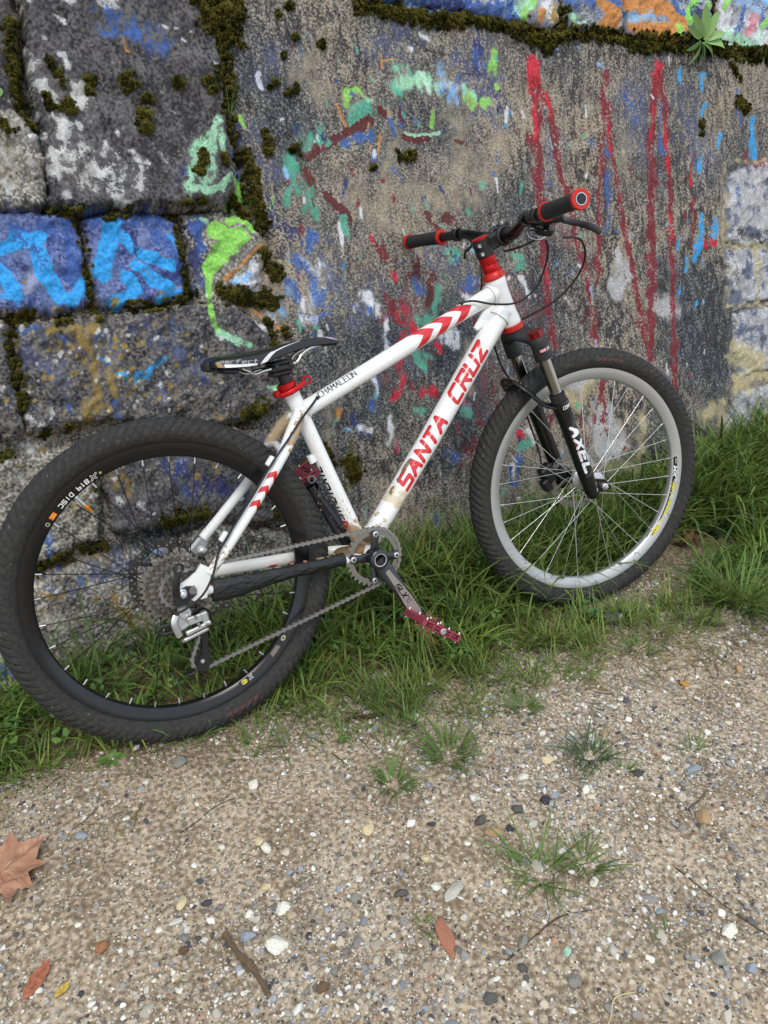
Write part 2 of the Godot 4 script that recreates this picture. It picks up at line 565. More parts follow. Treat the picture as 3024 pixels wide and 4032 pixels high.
func spray(col: String, w: float, cover: float, soft: float, a: Array) -> void:   # a worn stroke of paint, stain or lichen
	var pts := outline(a)
	var lo := pts[0]
	var hi := pts[0]
	for p in pts:
		lo = lo.min(p); hi = hi.max(p)
	var x0 := maxi(0, int((lo.x - w * 1.5 - S0) * PPM))
	var x1 := mini(tw, int((hi.x + w * 1.5 - S0) * PPM))
	var y0 := maxi(0, int((T1 - hi.y - w * 1.5) * PPM))
	var y1 := mini(th, int((T1 - lo.y + w * 1.5) * PPM))
	var cr: float = PAINT[col][0] / 255.0
	var cg: float = PAINT[col][1] / 255.0
	var cb: float = PAINT[col][2] / 255.0
	var ragged := clampf(w * 0.8, 0.003, 0.016) * (0.6 if soft < 0.45 else 1.1)
	var stain := col == "soot" or col == "beige" or col.begins_with("wash")
	var slope := 1.5 if stain else (2.6 if col == "lichen" else (4.5 if soft < 0.5 else 2.5))
	if col == "lichen": ragged *= 1.5
	if col == "red" or col == "darkred":
		ragged *= 0.4; slope = 2.3; cover += 0.14
	var raise := 0.18 if soft < 0.6 or col == "lichen" else 0.05
	for y in range(y0, y1):
		for x in range(x0, x1):
			var i := y * tw + x
			var p := Vector2(S0 + (x + 0.5) / PPM + (rag[i] / 255.0 - 0.5) * ragged * 2.0, T1 - (y + 0.5) / PPM + (rag2[i] / 255.0 - 0.5) * ragged * 2.0)
			var best := 1e9
			for s in range(1, pts.size()):
				var d := pts[s] - pts[s - 1]
				var q := p - pts[s - 1]
				best = minf(best, (q - d * clampf(q.dot(d) / maxf(d.length_squared(), 1e-9), 0, 1)).length_squared())
			var e := 1.0 - sqrt(best) / w
			if e <= 0: continue
			var k := clampf((minf(e / soft, 1.0) * cover - wear[i]) * slope + 0.42, 0, 0.68 if stain else (0.95 if soft < 0.5 else 0.86))
			if k <= 0: continue
			var sh := 0.80 + 0.36 * fine[i] / 255.0
			pr[i] = lerpf(pr[i], cr * sh, k); pg[i] = lerpf(pg[i], cg * sh, k); pb[i] = lerpf(pb[i], cb * sh, k)
			ph[i] += raise * k

func moss(w: float, high: float, a: Array) -> void:                # cushions of moss along a joint or on a face
	var pts := outline(a)
	for s in range(1, pts.size()):
		var d := pts[s] - pts[s - 1]
		var many := int((d.length() + w) * w * 2.0 / 0.0000075) + 5
		for k in many:
			var o := rng.randfn(0, 0.42)
			var p := pts[s - 1] + d * rng.randf_range(-0.1, 1.1) + Vector2(-d.y, d.x).normalized() * w * o + Vector2(rng.randfn(0, 0.0025), rng.randfn(0, 0.0025))
			if rough_b.get_noise_2d(p.x * 1.7 + 31.0, p.y * 1.7) < -0.26 + absf(o) * 0.25: continue
			var h := face_at(p) + high * maxf(0.0, 1.0 - o * o) * rng.randf_range(0.2, 1.0)
			var g := rng.randf_range(0.85, 1.6)
			var b := Basis.from_euler(Vector3(rng.randf_range(-0.7, 0.7), rng.randf_range(-0.7, 0.7), rng.randf() * TAU)) * g
			moss_spots.append(Transform3D(b, Vector3(p.x, p.y, h)))
			var y := clampf(rng.randf() + rough_a.get_noise_2d(p.x * 2.0, p.y * 2.0) * 0.8, 0, 1)
			moss_tints.append(Color(lerpf(0.030, 0.135, y), lerpf(0.032, 0.120, y), lerpf(0.010, 0.026, y)))

func moss_tuft() -> ArrayMesh:
	var b := MB.new()
	for k in 16:
		var a := k * 2.4
		var tilt := sqrt((k + 0.5) / 16.0) * 1.35
		var d := Vector3(sin(tilt) * cos(a), sin(tilt) * sin(a), cos(tilt))
		var side := d.cross(Vector3(0.3, 0.5, 0.8)).normalized() * 0.0009
		var tip := d * rng.randf_range(0.0035, 0.0062)
		var root := d * 0.0005
		var nn := (d + Vector3(0, 0, 0.4)).normalized()
		var f := b.v.size()
		b.vert(root - side, nn); b.vert(root + side, nn); b.vert(tip * 0.65 + side * 1.2, nn); b.vert(tip, nn); b.vert(tip * 0.65 - side * 1.2, nn)
		b.tri(f, f + 1, f + 2); b.tri(f, f + 2, f + 4); b.tri(f + 4, f + 2, f + 3)
	return b.mesh()

func sheet(lo: Vector2, hi: Vector2, step: float, height: Callable, keep: Callable) -> ArrayMesh:
	var b := MB.new()
	var nx := int(ceil((hi.x - lo.x) / step)) + 1
	var ny := int(ceil((hi.y - lo.y) / step)) + 1
	var ok := PackedByteArray()
	for j in ny:
		for i in nx:
			var p := Vector2(minf(lo.x + i * step, hi.x), minf(lo.y + j * step, hi.y))
			var h: float = height.call(p)
			ok.append(1 if keep.call(p, h) else 0)
			b.vert(Vector3(p.x, p.y, h), Vector3(0, 0, 1), wall_uv(p))
	for j in ny - 1:
		for i in nx - 1:
			var a := j * nx + i
			if ok[a] or ok[a + 1] or ok[a + nx] or ok[a + nx + 1]: b.quad(a, a + 1, a + nx + 1, a + nx)
	b.smooth_normals()
	return b.mesh()

func build_wall() -> void:
	wall = thing("retaining_wall", "tall mossy stone wall with a graffiti covered render coat behind the bicycle", "wall", Vector3(0, 0, -0.327))
	wall.rotation_degrees.x = -BATTER
	rough_a = noise(21, 7.0, 3); rough_b = noise(22, 26.0, 3); rough_c = noise(23, 95.0, 2)
	rend_outline = outline([0.425, 1.533, 0.413, 1.417, 0.392, 1.279, 0.391, 1.178, 0.4, 1.053, 0.419, 0.999, 0.444, 0.944, 0.441, 0.856, 0.448, 0.743, 0.441, 0.629, 0.435, 0.536, 0.454, 0.437, 0.462, 0.312, 0.43, 0.012, 1.792, -0.11, 2.009, 0.157, 2.034, 0.41, 2.01, 0.66, 1.991, 0.84, 2.001, 1.042, 2.184, 1.109, 2.464, 1.103, 2.473, 1.369, 2.199, 1.395, 1.989, 1.416, 1.793, 1.428, 1.609, 1.437, 1.404, 1.447, 1.2, 1.462, 1.068, 1.477, 0.929, 1.485, 0.771, 1.486, 0.756, 1.555])
	wall_noise()
	stone("dark", 0.050, [-0.033, 1.201, -0.031, 1.32, -0.01, 1.479, 0.334, 1.499, 0.371, 1.416, 0.367, 1.279, 0.363, 1.148, 0.36, 1.076, 0.345, 1.039, 0.321, 1.029, 0.233, 1.032, 0.139, 1.032, 0.079, 1.041, 0.018, 1.029, -0.047, 1.042, -0.041, 1.128])
	stone("greystone", 0.042, [-0.184, 1.23, -0.072, 1.225, -0.053, 1.193, -0.042, 1.142, -0.052, 1.063, -0.069, 1.045, -0.112, 1.041, -0.225, 1.051])
	stone("dark", 0.015, [-0.13, 1.472, -0.031, 1.478, -0.047, 1.364, -0.076, 1.248, -0.088, 1.234, -0.183, 1.236])
	stone("bluestone", 0.016, [-0.227, 1.039, -0.095, 1.034, -0.021, 1.029, -0.004, 0.993, -0.01, 0.905, -0.011, 0.855, -0.034, 0.829, -0.092, 0.827, -0.156, 0.838, -0.269, 0.853])
	stone("bluestone", 0.015, [0.011, 1.015, 0.075, 1.02, 0.166, 1.015, 0.214, 0.998, 0.211, 0.938, 0.21, 0.865, 0.204, 0.834, 0.151, 0.831, 0.078, 0.831, 0.018, 0.828, 0.013, 0.863, 0.013, 0.933])
	stone("greystone", 0.008, [0.233, 1.009, 0.318, 1.013, 0.394, 0.99, 0.423, 0.945, 0.396, 0.871, 0.351, 0.82, 0.29, 0.804, 0.234, 0.818, 0.23, 0.874, 0.23, 0.947])
	stone("brownstone", 0.018, [-0.155, 0.806, -0.078, 0.805, 0.001, 0.803, 0.093, 0.803, 0.201, 0.809, 0.311, 0.793, 0.394, 0.726, 0.417, 0.632, 0.383, 0.553, 0.287, 0.53, 0.194, 0.534, 0.076, 0.557, -0.014, 0.58, -0.135, 0.579, -0.186, 0.583, -0.19, 0.635, -0.178, 0.734])
	stone("brownstone", 0.012, [-0.276, 0.824, -0.19, 0.814, -0.201, 0.717, -0.198, 0.615, -0.206, 0.571, -0.329, 0.587])
	stone("greystone", 0.008, [-0.337, 0.553, -0.222, 0.532, -0.155, 0.53, -0.075, 0.532, -0.077, 0.445, -0.082, 0.381, -0.103, 0.319, -0.195, 0.296, -0.295, 0.283, -0.397, 0.283])
	stone("dark", 0.010, [-0.032, 0.535, 0.072, 0.533, 0.19, 0.512, 0.305, 0.498, 0.384, 0.461, 0.417, 0.358, 0.388, 0.266, 0.287, 0.264, 0.164, 0.313, 0.083, 0.31, -0.006, 0.307, -0.057, 0.319, -0.051, 0.418])
	stone("greystone", 0.018, [-0.406, 0.243, -0.265, 0.246, -0.12, 0.267, 0.019, 0.267, 0.158, 0.279, 0.331, 0.229, 0.437, 0.166, 0.433, 0.064, 0.172, 0.034, 0.041, -0.027, -0.135, -0.068, -0.296, -0.084, -0.48, -0.086])
	stone("paintstone", 0.006, [0.769, 1.556, 1.395, 1.597, 1.385, 1.479, 1.356, 1.452, 1.201, 1.471, 1.069, 1.486, 0.93, 1.494, 0.784, 1.493])
	stone("paintstone", 0.008, [1.418, 1.598, 1.619, 1.612, 1.611, 1.452, 1.54, 1.444, 1.405, 1.457])
	stone("paintstone", 0.007, [1.644, 1.613, 1.989, 1.636, 1.981, 1.466, 1.91, 1.435, 1.794, 1.436, 1.631, 1.441])
	stone("paintstone", 0.009, [2.021, 1.638, 2.484, 1.668, 2.474, 1.401, 2.2, 1.408, 2.01, 1.422])
	stone("palestone", 0.005, [2.016, 1.013, 2.048, 1.052, 2.182, 1.077, 2.463, 1.072, 2.454, 0.81, 2.214, 0.826, 2.056, 0.824, 2.004, 0.84])
	stone("palestone", 0.004, [2.007, 0.81, 2.167, 0.805, 2.453, 0.788, 2.447, 0.618, 2.18, 0.632, 2.021, 0.629, 1.993, 0.662])
	stone("palestone", 0.004, [2.019, 0.602, 2.179, 0.607, 2.446, 0.586, 2.439, 0.389, 2.168, 0.392, 2.051, 0.384, 2.023, 0.443])
	stone("palestone", 0.004, [2.029, 0.332, 2.189, 0.34, 2.436, 0.322, 2.425, 0.012, 2.125, 0.053, 1.966, 0.133, 1.949, 0.217])
	for st in stones: stone_paint(st)
	spray("soot", 0.0976, 0.62, 1.0, [1.506, 1.123, 1.499, 0.873, 1.511, 0.625, 1.501, 0.338])
	spray("soot", 0.1184, 0.62, 1.0, [1.834, 1.224, 1.835, 0.978, 1.896, 0.701, 1.919, 0.426])
	spray("soot", 0.0732, 0.55, 1.0, [1.239, 1.017, 1.225, 0.762, 1.219, 0.576])
	spray("soot", 0.0591, 0.5, 1.0, [1.427, 1.349, 1.419, 1.125, 1.433, 0.931])
	spray("soot", 0.0516, 0.5, 1.0, [0.51, 0.524, 0.628, 0.418, 0.831, 0.316, 0.951, 0.401])
	spray("soot", 0.0352, 0.5, 1.0, [0.54, 1.422, 0.469, 1.28, 0.424, 1.157])
	spray("soot", 0.0366, 0.5, 1.0, [0.539, 1.069, 0.482, 0.807, 0.451, 0.627])
	spray("soot", 0.1209, 0.6, 1.0, [1.214, 0.385, 1.467, 0.373, 1.723, 0.363])
	spray("soot", 0.0409, 0.45, 1.0, [0.889, 1.404, 1.109, 1.343, 1.225, 1.166, 1.191, 1.019])
	spray("beige", 0.0573, 0.55, 1.0, [0.987, 1.306, 1.021, 1.134, 0.957, 0.994, 0.862, 1.033])
	spray("beige", 0.0474, 0.5, 1.0, [0.814, 1.172, 0.744, 0.981, 0.673, 1.041])
	spray("beige", 0.0527, 0.5, 1.0, [1.033, 1.002, 1.146, 1.167])
	spray("beige", 0.0456, 0.55, 1.0, [1.591, 1.16, 1.585, 1.003])
	spray("beige", 0.0371, 0.5, 1.0, [0.657, 1.406, 0.57, 1.322, 0.636, 1.281])
	spray("beige", 0.0325, 0.5, 1.0, [0.544, 0.567, 0.486, 0.382, 0.704, 0.262])
	spray("beige", 0.0457, 0.6, 1.0, [0.949, 0.611, 0.948, 0.494])
	spray("washblue", 0.0878, 0.62, 1.0, [1.049, 1.341, 1.126, 1.25, 1.113, 1.377])
	spray("washblue", 0.1105, 0.62, 1.0, [1.648, 1.277, 1.675, 1.159])
	spray("washblue", 0.1092, 0.6, 1.0, [1.855, 1.238, 1.923, 1.072])
	spray("washblue", 0.0749, 0.6, 1.0, [0.55, 0.914, 0.585, 0.821])
	spray("washblue", 0.0724, 0.6, 1.0, [0.624, 0.735, 0.686, 0.788])
	spray("washblue", 0.0526, 0.62, 1.0, [0.522, 1.382, 0.484, 1.3])
	spray("washblue", 0.0518, 0.62, 1.0, [0.443, 1.198, 0.474, 1.114])
	spray("washblue", 0.0796, 0.6, 1.0, [0.895, 0.865, 0.988, 0.784])
	spray("washblue", 0.0579, 0.6, 1.0, [1.322, 1.164, 1.288, 1.015])
	spray("washblue", 0.0620, 0.6, 1.0, [0.922, 1.438, 0.778, 1.368])
	spray("washpink", 0.0774, 0.62, 1.0, [0.792, 0.753, 0.806, 0.654, 0.725, 0.59])
	spray("washpink", 0.0581, 0.55, 1.0, [1.282, 0.965, 1.358, 0.883])
	spray("washpink", 0.0711, 0.6, 1.0, [1.096, 0.774, 1.182, 0.688])
	spray("washpink", 0.0628, 0.5, 1.0, [0.97, 0.425, 1.034, 0.547])
	spray("washgreen", 0.0485, 0.6, 1.0, [0.53, 1.091, 0.563, 0.991])
	spray("washgreen", 0.0508, 0.6, 1.0, [0.859, 0.722, 0.917, 0.815])
	spray("washgreen", 0.0394, 0.6, 1.0, [0.756, 1.228, 0.841, 1.261])
	spray("soot", 0.1201, 0.62, 1.0, [1.584, 0.989, 1.7, 0.804, 1.683, 0.605])
	spray("soot", 0.1139, 0.62, 1.0, [1.917, 0.988, 1.939, 0.697, 1.967, 0.482])
	spray("soot", 0.0963, 0.6, 1.0, [1.357, 0.723, 1.508, 0.597])
	spray("soot", 0.0679, 0.6, 1.0, [1.83, 1.409, 2.024, 1.32])
	spray("soot", 0.0494, 0.6, 1.0, [1.364, 1.384, 1.624, 1.403])
	spray("soot", 0.0740, 0.6, 1.0, [0.568, 0.391, 0.75, 0.279, 0.979, 0.369])
	spray("soot", 0.0605, 0.55, 1.0, [0.473, 0.898, 0.468, 1.007])
	spray("soot", 0.0633, 0.5, 1.0, [0.494, 1.421, 0.664, 1.448, 0.723, 1.346])
	spray("soot", 0.0032, 1.4, 0.5, [0.745, 1.407, 0.746, 1.357, 0.759, 1.316, 0.757, 1.26, 0.75, 1.217])
	spray("soot", 0.0030, 1.4, 0.5, [0.564, 1.264, 0.542, 1.239, 0.527, 1.219, 0.518, 1.178])
	spray("soot", 0.0034, 1.4, 0.5, [0.891, 1.415, 0.923, 1.399, 0.941, 1.384, 0.997, 1.376])
	spray("soot", 0.0033, 1.4, 0.5, [1.324, 1.22, 1.325, 1.164, 1.352, 1.063])
	spray("soot", 0.0029, 1.3, 0.5, [1.03, 1.307, 1.048, 1.33, 1.107, 1.333])
	spray("pale", 0.0429, 1.2, 0.5, [1.554, 0.781, 1.532, 0.727])
	spray("pale", 0.0166, 1.2, 0.5, [1.542, 0.843, 1.545, 0.816])
	spray("pale", 0.0494, 1.0, 0.7, [1.689, 0.67, 1.757, 0.641])
	spray("pale", 0.0654, 1.1, 0.6, [1.427, 0.35, 1.474, 0.254, 1.375, 0.213])
	spray("cream", 0.0278, 0.8, 0.8, [1.355, 0.202, 1.563, 0.161, 1.598, 0.322])
	spray("pale", 0.0534, 1.0, 0.6, [1.33, 0.479, 1.372, 0.501])
	spray("cream", 0.0348, 0.7, 0.8, [1.256, 0.448, 1.34, 0.407, 1.423, 0.494])
	spray("cream", 0.0688, 0.9, 0.8, [2.049, 0.361, 2.145, 0.411, 2.034, 0.473])
	spray("cream", 0.0546, 0.7, 0.8, [1.865, 0.278, 1.955, 0.296, 1.972, 0.213])
	spray("red", 0.0288, 1.05, 0.6, [1.281, 1.364, 1.283, 1.286])
	spray("darkred", 0.0306, 0.8, 0.9, [1.283, 1.298, 1.269, 1.128, 1.262, 0.991, 1.259, 0.825, 1.255, 0.706, 1.266, 0.598])
	spray("red", 0.0128, 0.75, 0.8, [1.275, 1.286, 1.267, 1.165])
	spray("red", 0.0075, 0.7, 0.8, [1.262, 0.824, 1.266, 0.772])
	spray("darkred", 0.0202, 0.8, 0.9, [1.299, 1.298, 1.331, 1.238, 1.343, 1.114, 1.359, 1.012])
	spray("red", 0.0082, 0.8, 0.7, [1.32, 1.287, 1.329, 1.226])
	spray("darkred", 0.0238, 0.74, 0.9, [1.36, 1.025, 1.382, 0.894, 1.409, 0.772, 1.428, 0.578])
	spray("darkred", 0.0212, 0.72, 0.9, [1.543, 1.345, 1.522, 1.225, 1.502, 1.11, 1.48, 0.954, 1.45, 0.755])
	spray("darkred", 0.0213, 0.7, 0.9, [1.543, 1.251, 1.548, 1.07, 1.57, 0.923, 1.599, 0.756, 1.623, 0.554])
	spray("red", 0.0071, 0.6, 0.9, [1.533, 1.212, 1.542, 1.122])
	spray("red", 0.0303, 0.9, 0.8, [1.753, 1.362, 1.731, 1.303])
	spray("darkred", 0.0321, 0.85, 0.9, [1.732, 1.316, 1.707, 1.119, 1.687, 0.916, 1.666, 0.722, 1.64, 0.523, 1.64, 0.479])
	spray("red", 0.0076, 0.7, 0.8, [1.721, 1.251, 1.707, 1.159])
	spray("darkred", 0.0238, 0.8, 0.9, [1.759, 1.342, 1.767, 1.171, 1.767, 0.981, 1.762, 0.799, 1.757, 0.626, 1.743, 0.375])
	spray("red", 0.0097, 0.75, 0.8, [1.766, 1.198, 1.768, 1.063])
	spray("red", 0.0109, 0.8, 0.8, [1.762, 0.926, 1.765, 0.87])
	spray("darkred", 0.0111, 0.75, 0.8, [1.869, 1.109, 1.862, 1.019])
	spray("red", 0.0081, 0.7, 0.8, [1.863, 1.06, 1.865, 1.026])
	spray("darkred", 0.0143, 0.6, 0.9, [1.863, 0.977, 1.859, 0.849, 1.865, 0.791])
	spray("red", 0.0233, 0.9, 0.8, [1.945, 0.844, 1.953, 0.837])
	spray("red", 0.0167, 0.6, 0.9, [1.897, 0.854, 1.91, 0.831])
	spray("darkred", 0.0438, 0.5, 0.9, [2.116, 1.096, 2.182, 1.087])
	spray("darkred", 0.0226, 0.55, 1.0, [1.231, 0.382, 1.218, 0.242])
	spray("darkred", 0.0241, 0.6, 1.0, [1.438, 0.464, 1.43, 0.306])
	spray("darkred", 0.0145, 0.55, 1.0, [1.35, 0.362, 1.348, 0.276])
	spray("darkred", 0.0323, 0.5, 1.0, [1.052, 0.438, 1.022, 0.335])
	spray("darkred", 0.0216, 0.5, 1.0, [1.285, 0.99, 1.313, 0.937])
	spray("sky", 0.0118, 0.75, 0.6, [1.851, 1.364, 1.842, 1.324])
	spray("sky", 0.0142, 0.75, 0.6, [1.943, 1.339, 1.934, 1.304])
	spray("sky", 0.0122, 0.75, 0.6, [1.941, 1.262, 1.933, 1.227])
	spray("sky", 0.0126, 0.75, 0.6, [2.003, 1.168, 1.994, 1.127])
	spray("sky", 0.0220, 0.75, 0.6, [2.162, 1.202, 2.15, 1.102])
	spray("sky", 0.0123, 0.75, 0.6, [1.911, 1.094, 1.902, 1.061])
	spray("sky", 0.0101, 0.75, 0.6, [1.801, 0.86, 1.792, 0.83])
	spray("sky", 0.0191, 0.75, 0.6, [1.97, 0.9, 1.961, 0.863])
	spray("sky", 0.0105, 0.75, 0.6, [1.861, 0.653, 1.853, 0.633])
	spray("sky", 0.0092, 0.75, 0.6, [1.828, 0.794, 1.819, 0.76])
	spray("sky", 0.0102, 0.75, 0.6, [1.793, 0.71, 1.783, 0.668])
	spray("sky", 0.0227, 0.85, 0.6, [1.891, 0.919, 1.891, 0.862, 1.865, 0.791])
	spray("blue", 0.0366, 0.55, 0.9, [1.633, 1.27, 1.65, 1.212])
	spray("blue", 0.0209, 0.55, 0.8, [1.465, 1.15, 1.481, 1.13])
	spray("blue", 0.0161, 0.6, 0.8, [1.523, 1.071, 1.52, 0.939, 1.498, 0.9])
	spray("blue", 0.0153, 0.6, 0.9, [1.749, 1.251, 1.747, 1.118])
	spray("blue", 0.0235, 0.5, 0.9, [2.085, 1.293, 2.102, 1.21])
	spray("blue", 0.0159, 0.5, 0.9, [1.51, 1.162, 1.524, 1.123])
	spray("teal", 0.0106, 0.7, 0.7, [1.977, 0.936, 1.989, 0.925])
	spray("white", 0.0122, 0.6, 0.8, [1.334, 0.719, 1.354, 0.69])
	spray("sky", 0.0109, 0.6, 0.8, [1.187, 1.238, 1.173, 1.202])
	spray("white", 0.0093, 0.9, 0.6, [1.18, 1.244, 1.172, 1.212])
	spray("white", 0.0062, 0.8, 0.6, [1.117, 1.059, 1.119, 1.029])
	spray("blue", 0.0108, 0.6, 0.8, [1.134, 1.131, 1.123, 1.107])
	spray("mint", 0.0297, 0.85, 0.8, [0.841, 1.299, 0.905, 1.322, 0.943, 1.3])
	spray("white", 0.0250, 0.8, 0.8, [0.912, 1.322, 0.936, 1.3])
	spray("teal", 0.0134, 0.8, 0.8, [0.826, 1.304, 0.854, 1.277])
	spray("teal", 0.0121, 0.7, 0.8, [0.832, 1.337, 0.866, 1.338])
	spray("lime", 0.0182, 0.95, 0.6, [1.151, 1.387, 1.143, 1.349])
	spray("navy", 0.0252, 0.75, 0.8, [1.106, 1.434, 1.106, 1.388, 1.094, 1.342])
	spray("blue", 0.0148, 0.7, 0.8, [1.083, 1.376, 1.118, 1.36])
	spray("white", 0.0187, 0.8, 0.7, [0.998, 1.309, 1.021, 1.296])
	spray("blue", 0.0186, 0.75, 0.8, [0.978, 1.295, 1.004, 1.278, 1.031, 1.313])
	spray("navy", 0.0164, 0.7, 0.8, [1.079, 1.29, 1.084, 1.273])
	spray("white", 0.0136, 0.7, 0.8, [0.875, 1.398, 0.894, 1.388])
	spray("white", 0.0097, 0.7, 0.8, [0.933, 1.422, 0.952, 1.406])
	spray("lime", 0.0207, 0.9, 0.7, [1.055, 1.273, 1.068, 1.259])
	spray("mint", 0.0191, 0.7, 0.7, [1.049, 1.284, 1.077, 1.275])
	spray("lime", 0.0136, 0.9, 0.7, [1.105, 1.256, 1.121, 1.267])
	spray("lime", 0.0092, 0.9, 0.7, [1.148, 1.306, 1.15, 1.291])
	spray("navy", 0.0153, 0.7, 0.8, [1.146, 1.279, 1.149, 1.244])
	spray("lime", 0.0099, 0.95, 0.5, [0.936, 1.233, 0.94, 1.202])
	spray("mint", 0.0069, 1.0, 0.5, [0.857, 1.188, 0.884, 1.18, 0.926, 1.179, 0.955, 1.187])
	spray("maroon", 0.0103, 1.1, 0.4, [0.85, 1.18, 0.875, 1.169, 0.917, 1.17])
	spray("maroon", 0.0088, 0.9, 0.5, [1.004, 1.169, 1.038, 1.154])
	spray("maroon", 0.0120, 1.1, 0.4, [0.787, 1.241, 0.803, 1.227])
	spray("maroon", 0.0095, 1.0, 0.4, [0.843, 1.238, 0.847, 1.214])
	spray("teal", 0.0068, 0.9, 0.5, [0.853, 1.233, 0.857, 1.225])
	spray("blue", 0.0081, 0.85, 0.6, [0.81, 1.222, 0.822, 1.183])
	spray("blue", 0.0082, 0.8, 0.7, [0.836, 1.214, 0.843, 1.205])
	spray("teal", 0.0077, 0.9, 0.5, [0.891, 1.214, 0.896, 1.205])
	spray("blue", 0.0069, 0.9, 0.5, [0.884, 1.22, 0.891, 1.214])
	spray("lime", 0.0165, 0.95, 0.7, [0.685, 1.255, 0.702, 1.281, 0.726, 1.287])
	spray("lime", 0.0116, 0.8, 0.8, [0.727, 1.292, 0.743, 1.271])
	spray("teal", 0.0244, 1.0, 0.6, [0.701, 1.228, 0.725, 1.238, 0.744, 1.252])
	spray("mint", 0.0104, 0.7, 0.8, [0.749, 1.271, 0.767, 1.26])
	spray("orange", 0.0038, 0.95, 0.4, [0.666, 1.253, 0.678, 1.215, 0.697, 1.19])
	spray("maroon", 0.0145, 1.15, 0.3, [0.536, 1.123, 0.573, 1.138, 0.63, 1.166, 0.698, 1.195, 0.751, 1.217])
	spray("maroon", 0.0145, 1.0, 0.4, [0.539, 1.12, 0.557, 1.101, 0.566, 1.07])
	spray("teal", 0.0161, 0.85, 0.6, [0.612, 1.207, 0.602, 1.164])
	spray("teal", 0.0138, 0.8, 0.6, [0.633, 1.172, 0.617, 1.162])
	spray("navy", 0.0100, 0.8, 0.6, [0.616, 1.185, 0.619, 1.175])
	spray("blue", 0.0217, 0.8, 0.7, [0.673, 1.161, 0.735, 1.184])
	spray("blue", 0.0092, 0.7, 0.8, [0.742, 1.14, 0.755, 1.094])
	spray("orange", 0.0047, 0.8, 0.5, [0.775, 1.183, 0.761, 1.139])
	spray("orange", 0.0040, 0.8, 0.5, [0.744, 1.156, 0.735, 1.14])
	spray("orange", 0.0053, 0.7, 0.6, [0.804, 1.369, 0.81, 1.342])
	spray("orange", 0.0040, 0.7, 0.6, [0.809, 1.358, 0.843, 1.361])
	spray("teal", 0.0243, 0.75, 0.8, [0.559, 1.186, 0.568, 1.165])
	spray("teal", 0.0204, 0.85, 0.8, [0.52, 1.134, 0.519, 1.08, 0.5, 1.038])
	spray("teal", 0.0159, 0.75, 0.8, [0.541, 1.047, 0.559, 1.024, 0.575, 0.991])
	spray("teal", 0.0108, 0.7, 0.8, [0.531, 1.165, 0.54, 1.144])
	spray("navy", 0.0077, 0.8, 0.7, [0.66, 1.075, 0.65, 1.042])
	spray("blue", 0.0095, 0.6, 0.9, [0.795, 1.093, 0.826, 1.075])
	spray("maroon", 0.0138, 1.1, 0.3, [0.602, 1.039, 0.628, 1.016, 0.652, 0.986])
	spray("teal", 0.0167, 0.95, 0.5, [0.635, 0.982, 0.639, 0.948])
	spray("white", 0.0077, 0.8, 0.6, [0.624, 0.977, 0.623, 0.909])
	spray("blue", 0.0371, 0.7, 0.8, [0.54, 0.943, 0.541, 0.92])
	spray("blue", 0.0267, 0.7, 0.9, [0.465, 0.854, 0.482, 0.807])
	spray("blue", 0.0238, 0.8, 0.8, [0.531, 0.803, 0.552, 0.778])
	spray("blue", 0.0099, 0.9, 0.7, [0.487, 0.767, 0.522, 0.746, 0.555, 0.754])
	spray("white", 0.0161, 0.7, 0.8, [0.5, 0.806, 0.497, 0.749])
	spray("white", 0.0101, 0.75, 0.8, [0.529, 0.716, 0.533, 0.663])
	spray("blue", 0.0088, 0.7, 0.8, [0.51, 0.713, 0.51, 0.678])
	spray("pink", 0.0074, 0.7, 0.8, [0.501, 0.862, 0.499, 0.806])
	spray("white", 0.0240, 0.85, 0.8, [0.673, 0.789, 0.702, 0.757])
	spray("sky", 0.0065, 0.8, 0.7, [0.629, 0.886, 0.619, 0.864])
	spray("red", 0.0106, 0.7, 0.8, [0.71, 0.937, 0.716, 0.925])
	spray("darkred", 0.0337, 0.5, 1.0, [0.731, 0.901, 0.755, 0.876])
	spray("red", 0.0179, 0.6, 0.9, [0.76, 0.84, 0.764, 0.828])
	spray("maroon", 0.0247, 0.9, 0.7, [0.932, 0.971, 0.976, 0.969])
	spray("maroon", 0.0157, 0.9, 0.7, [0.89, 0.979, 0.894, 0.961, 0.919, 0.936])
	spray("maroon", 0.0282, 0.85, 0.7, [0.817, 0.824, 0.843, 0.857])
	spray("maroon", 0.0246, 0.85, 0.8, [0.881, 0.818, 0.856, 0.747])
	spray("maroon", 0.0151, 0.8, 0.8, [0.971, 0.773, 1.099, 0.799])
	spray("maroon", 0.0240, 0.7, 0.8, [1.116, 0.746, 1.135, 0.706])
	spray("teal", 0.0221, 0.9, 0.6, [0.947, 0.868, 0.963, 0.879])
	spray("teal", 0.0208, 0.9, 0.6, [1.154, 0.858, 1.163, 0.826])
	spray("teal", 0.0175, 0.85, 0.7, [0.897, 0.78, 0.872, 0.708, 0.845, 0.674])
	spray("teal", 0.0285, 0.85, 0.7, [0.815, 0.714, 0.856, 0.698])
	spray("blue", 0.0240, 0.8, 0.7, [0.822, 0.811, 0.833, 0.792])
	spray("blue", 0.0303, 0.8, 0.7, [0.999, 0.808, 1.004, 0.789])
	spray("white", 0.0163, 0.85, 0.7, [1.175, 0.786, 1.198, 0.745])
	spray("white", 0.0226, 0.75, 0.8, [0.969, 0.761, 0.99, 0.746])
	spray("teal", 0.0105, 0.8, 0.7, [1.015, 0.985, 1.022, 0.978])
	spray("teal", 0.0116, 0.8, 0.7, [0.928, 0.947, 0.935, 0.941])
	spray("red", 0.0419, 0.6, 1.0, [0.766, 0.72, 0.809, 0.678])
	spray("red", 0.0281, 0.55, 1.0, [0.763, 0.659, 0.742, 0.612])
	spray("white", 0.0297, 0.85, 0.7, [0.903, 0.667, 0.93, 0.645])
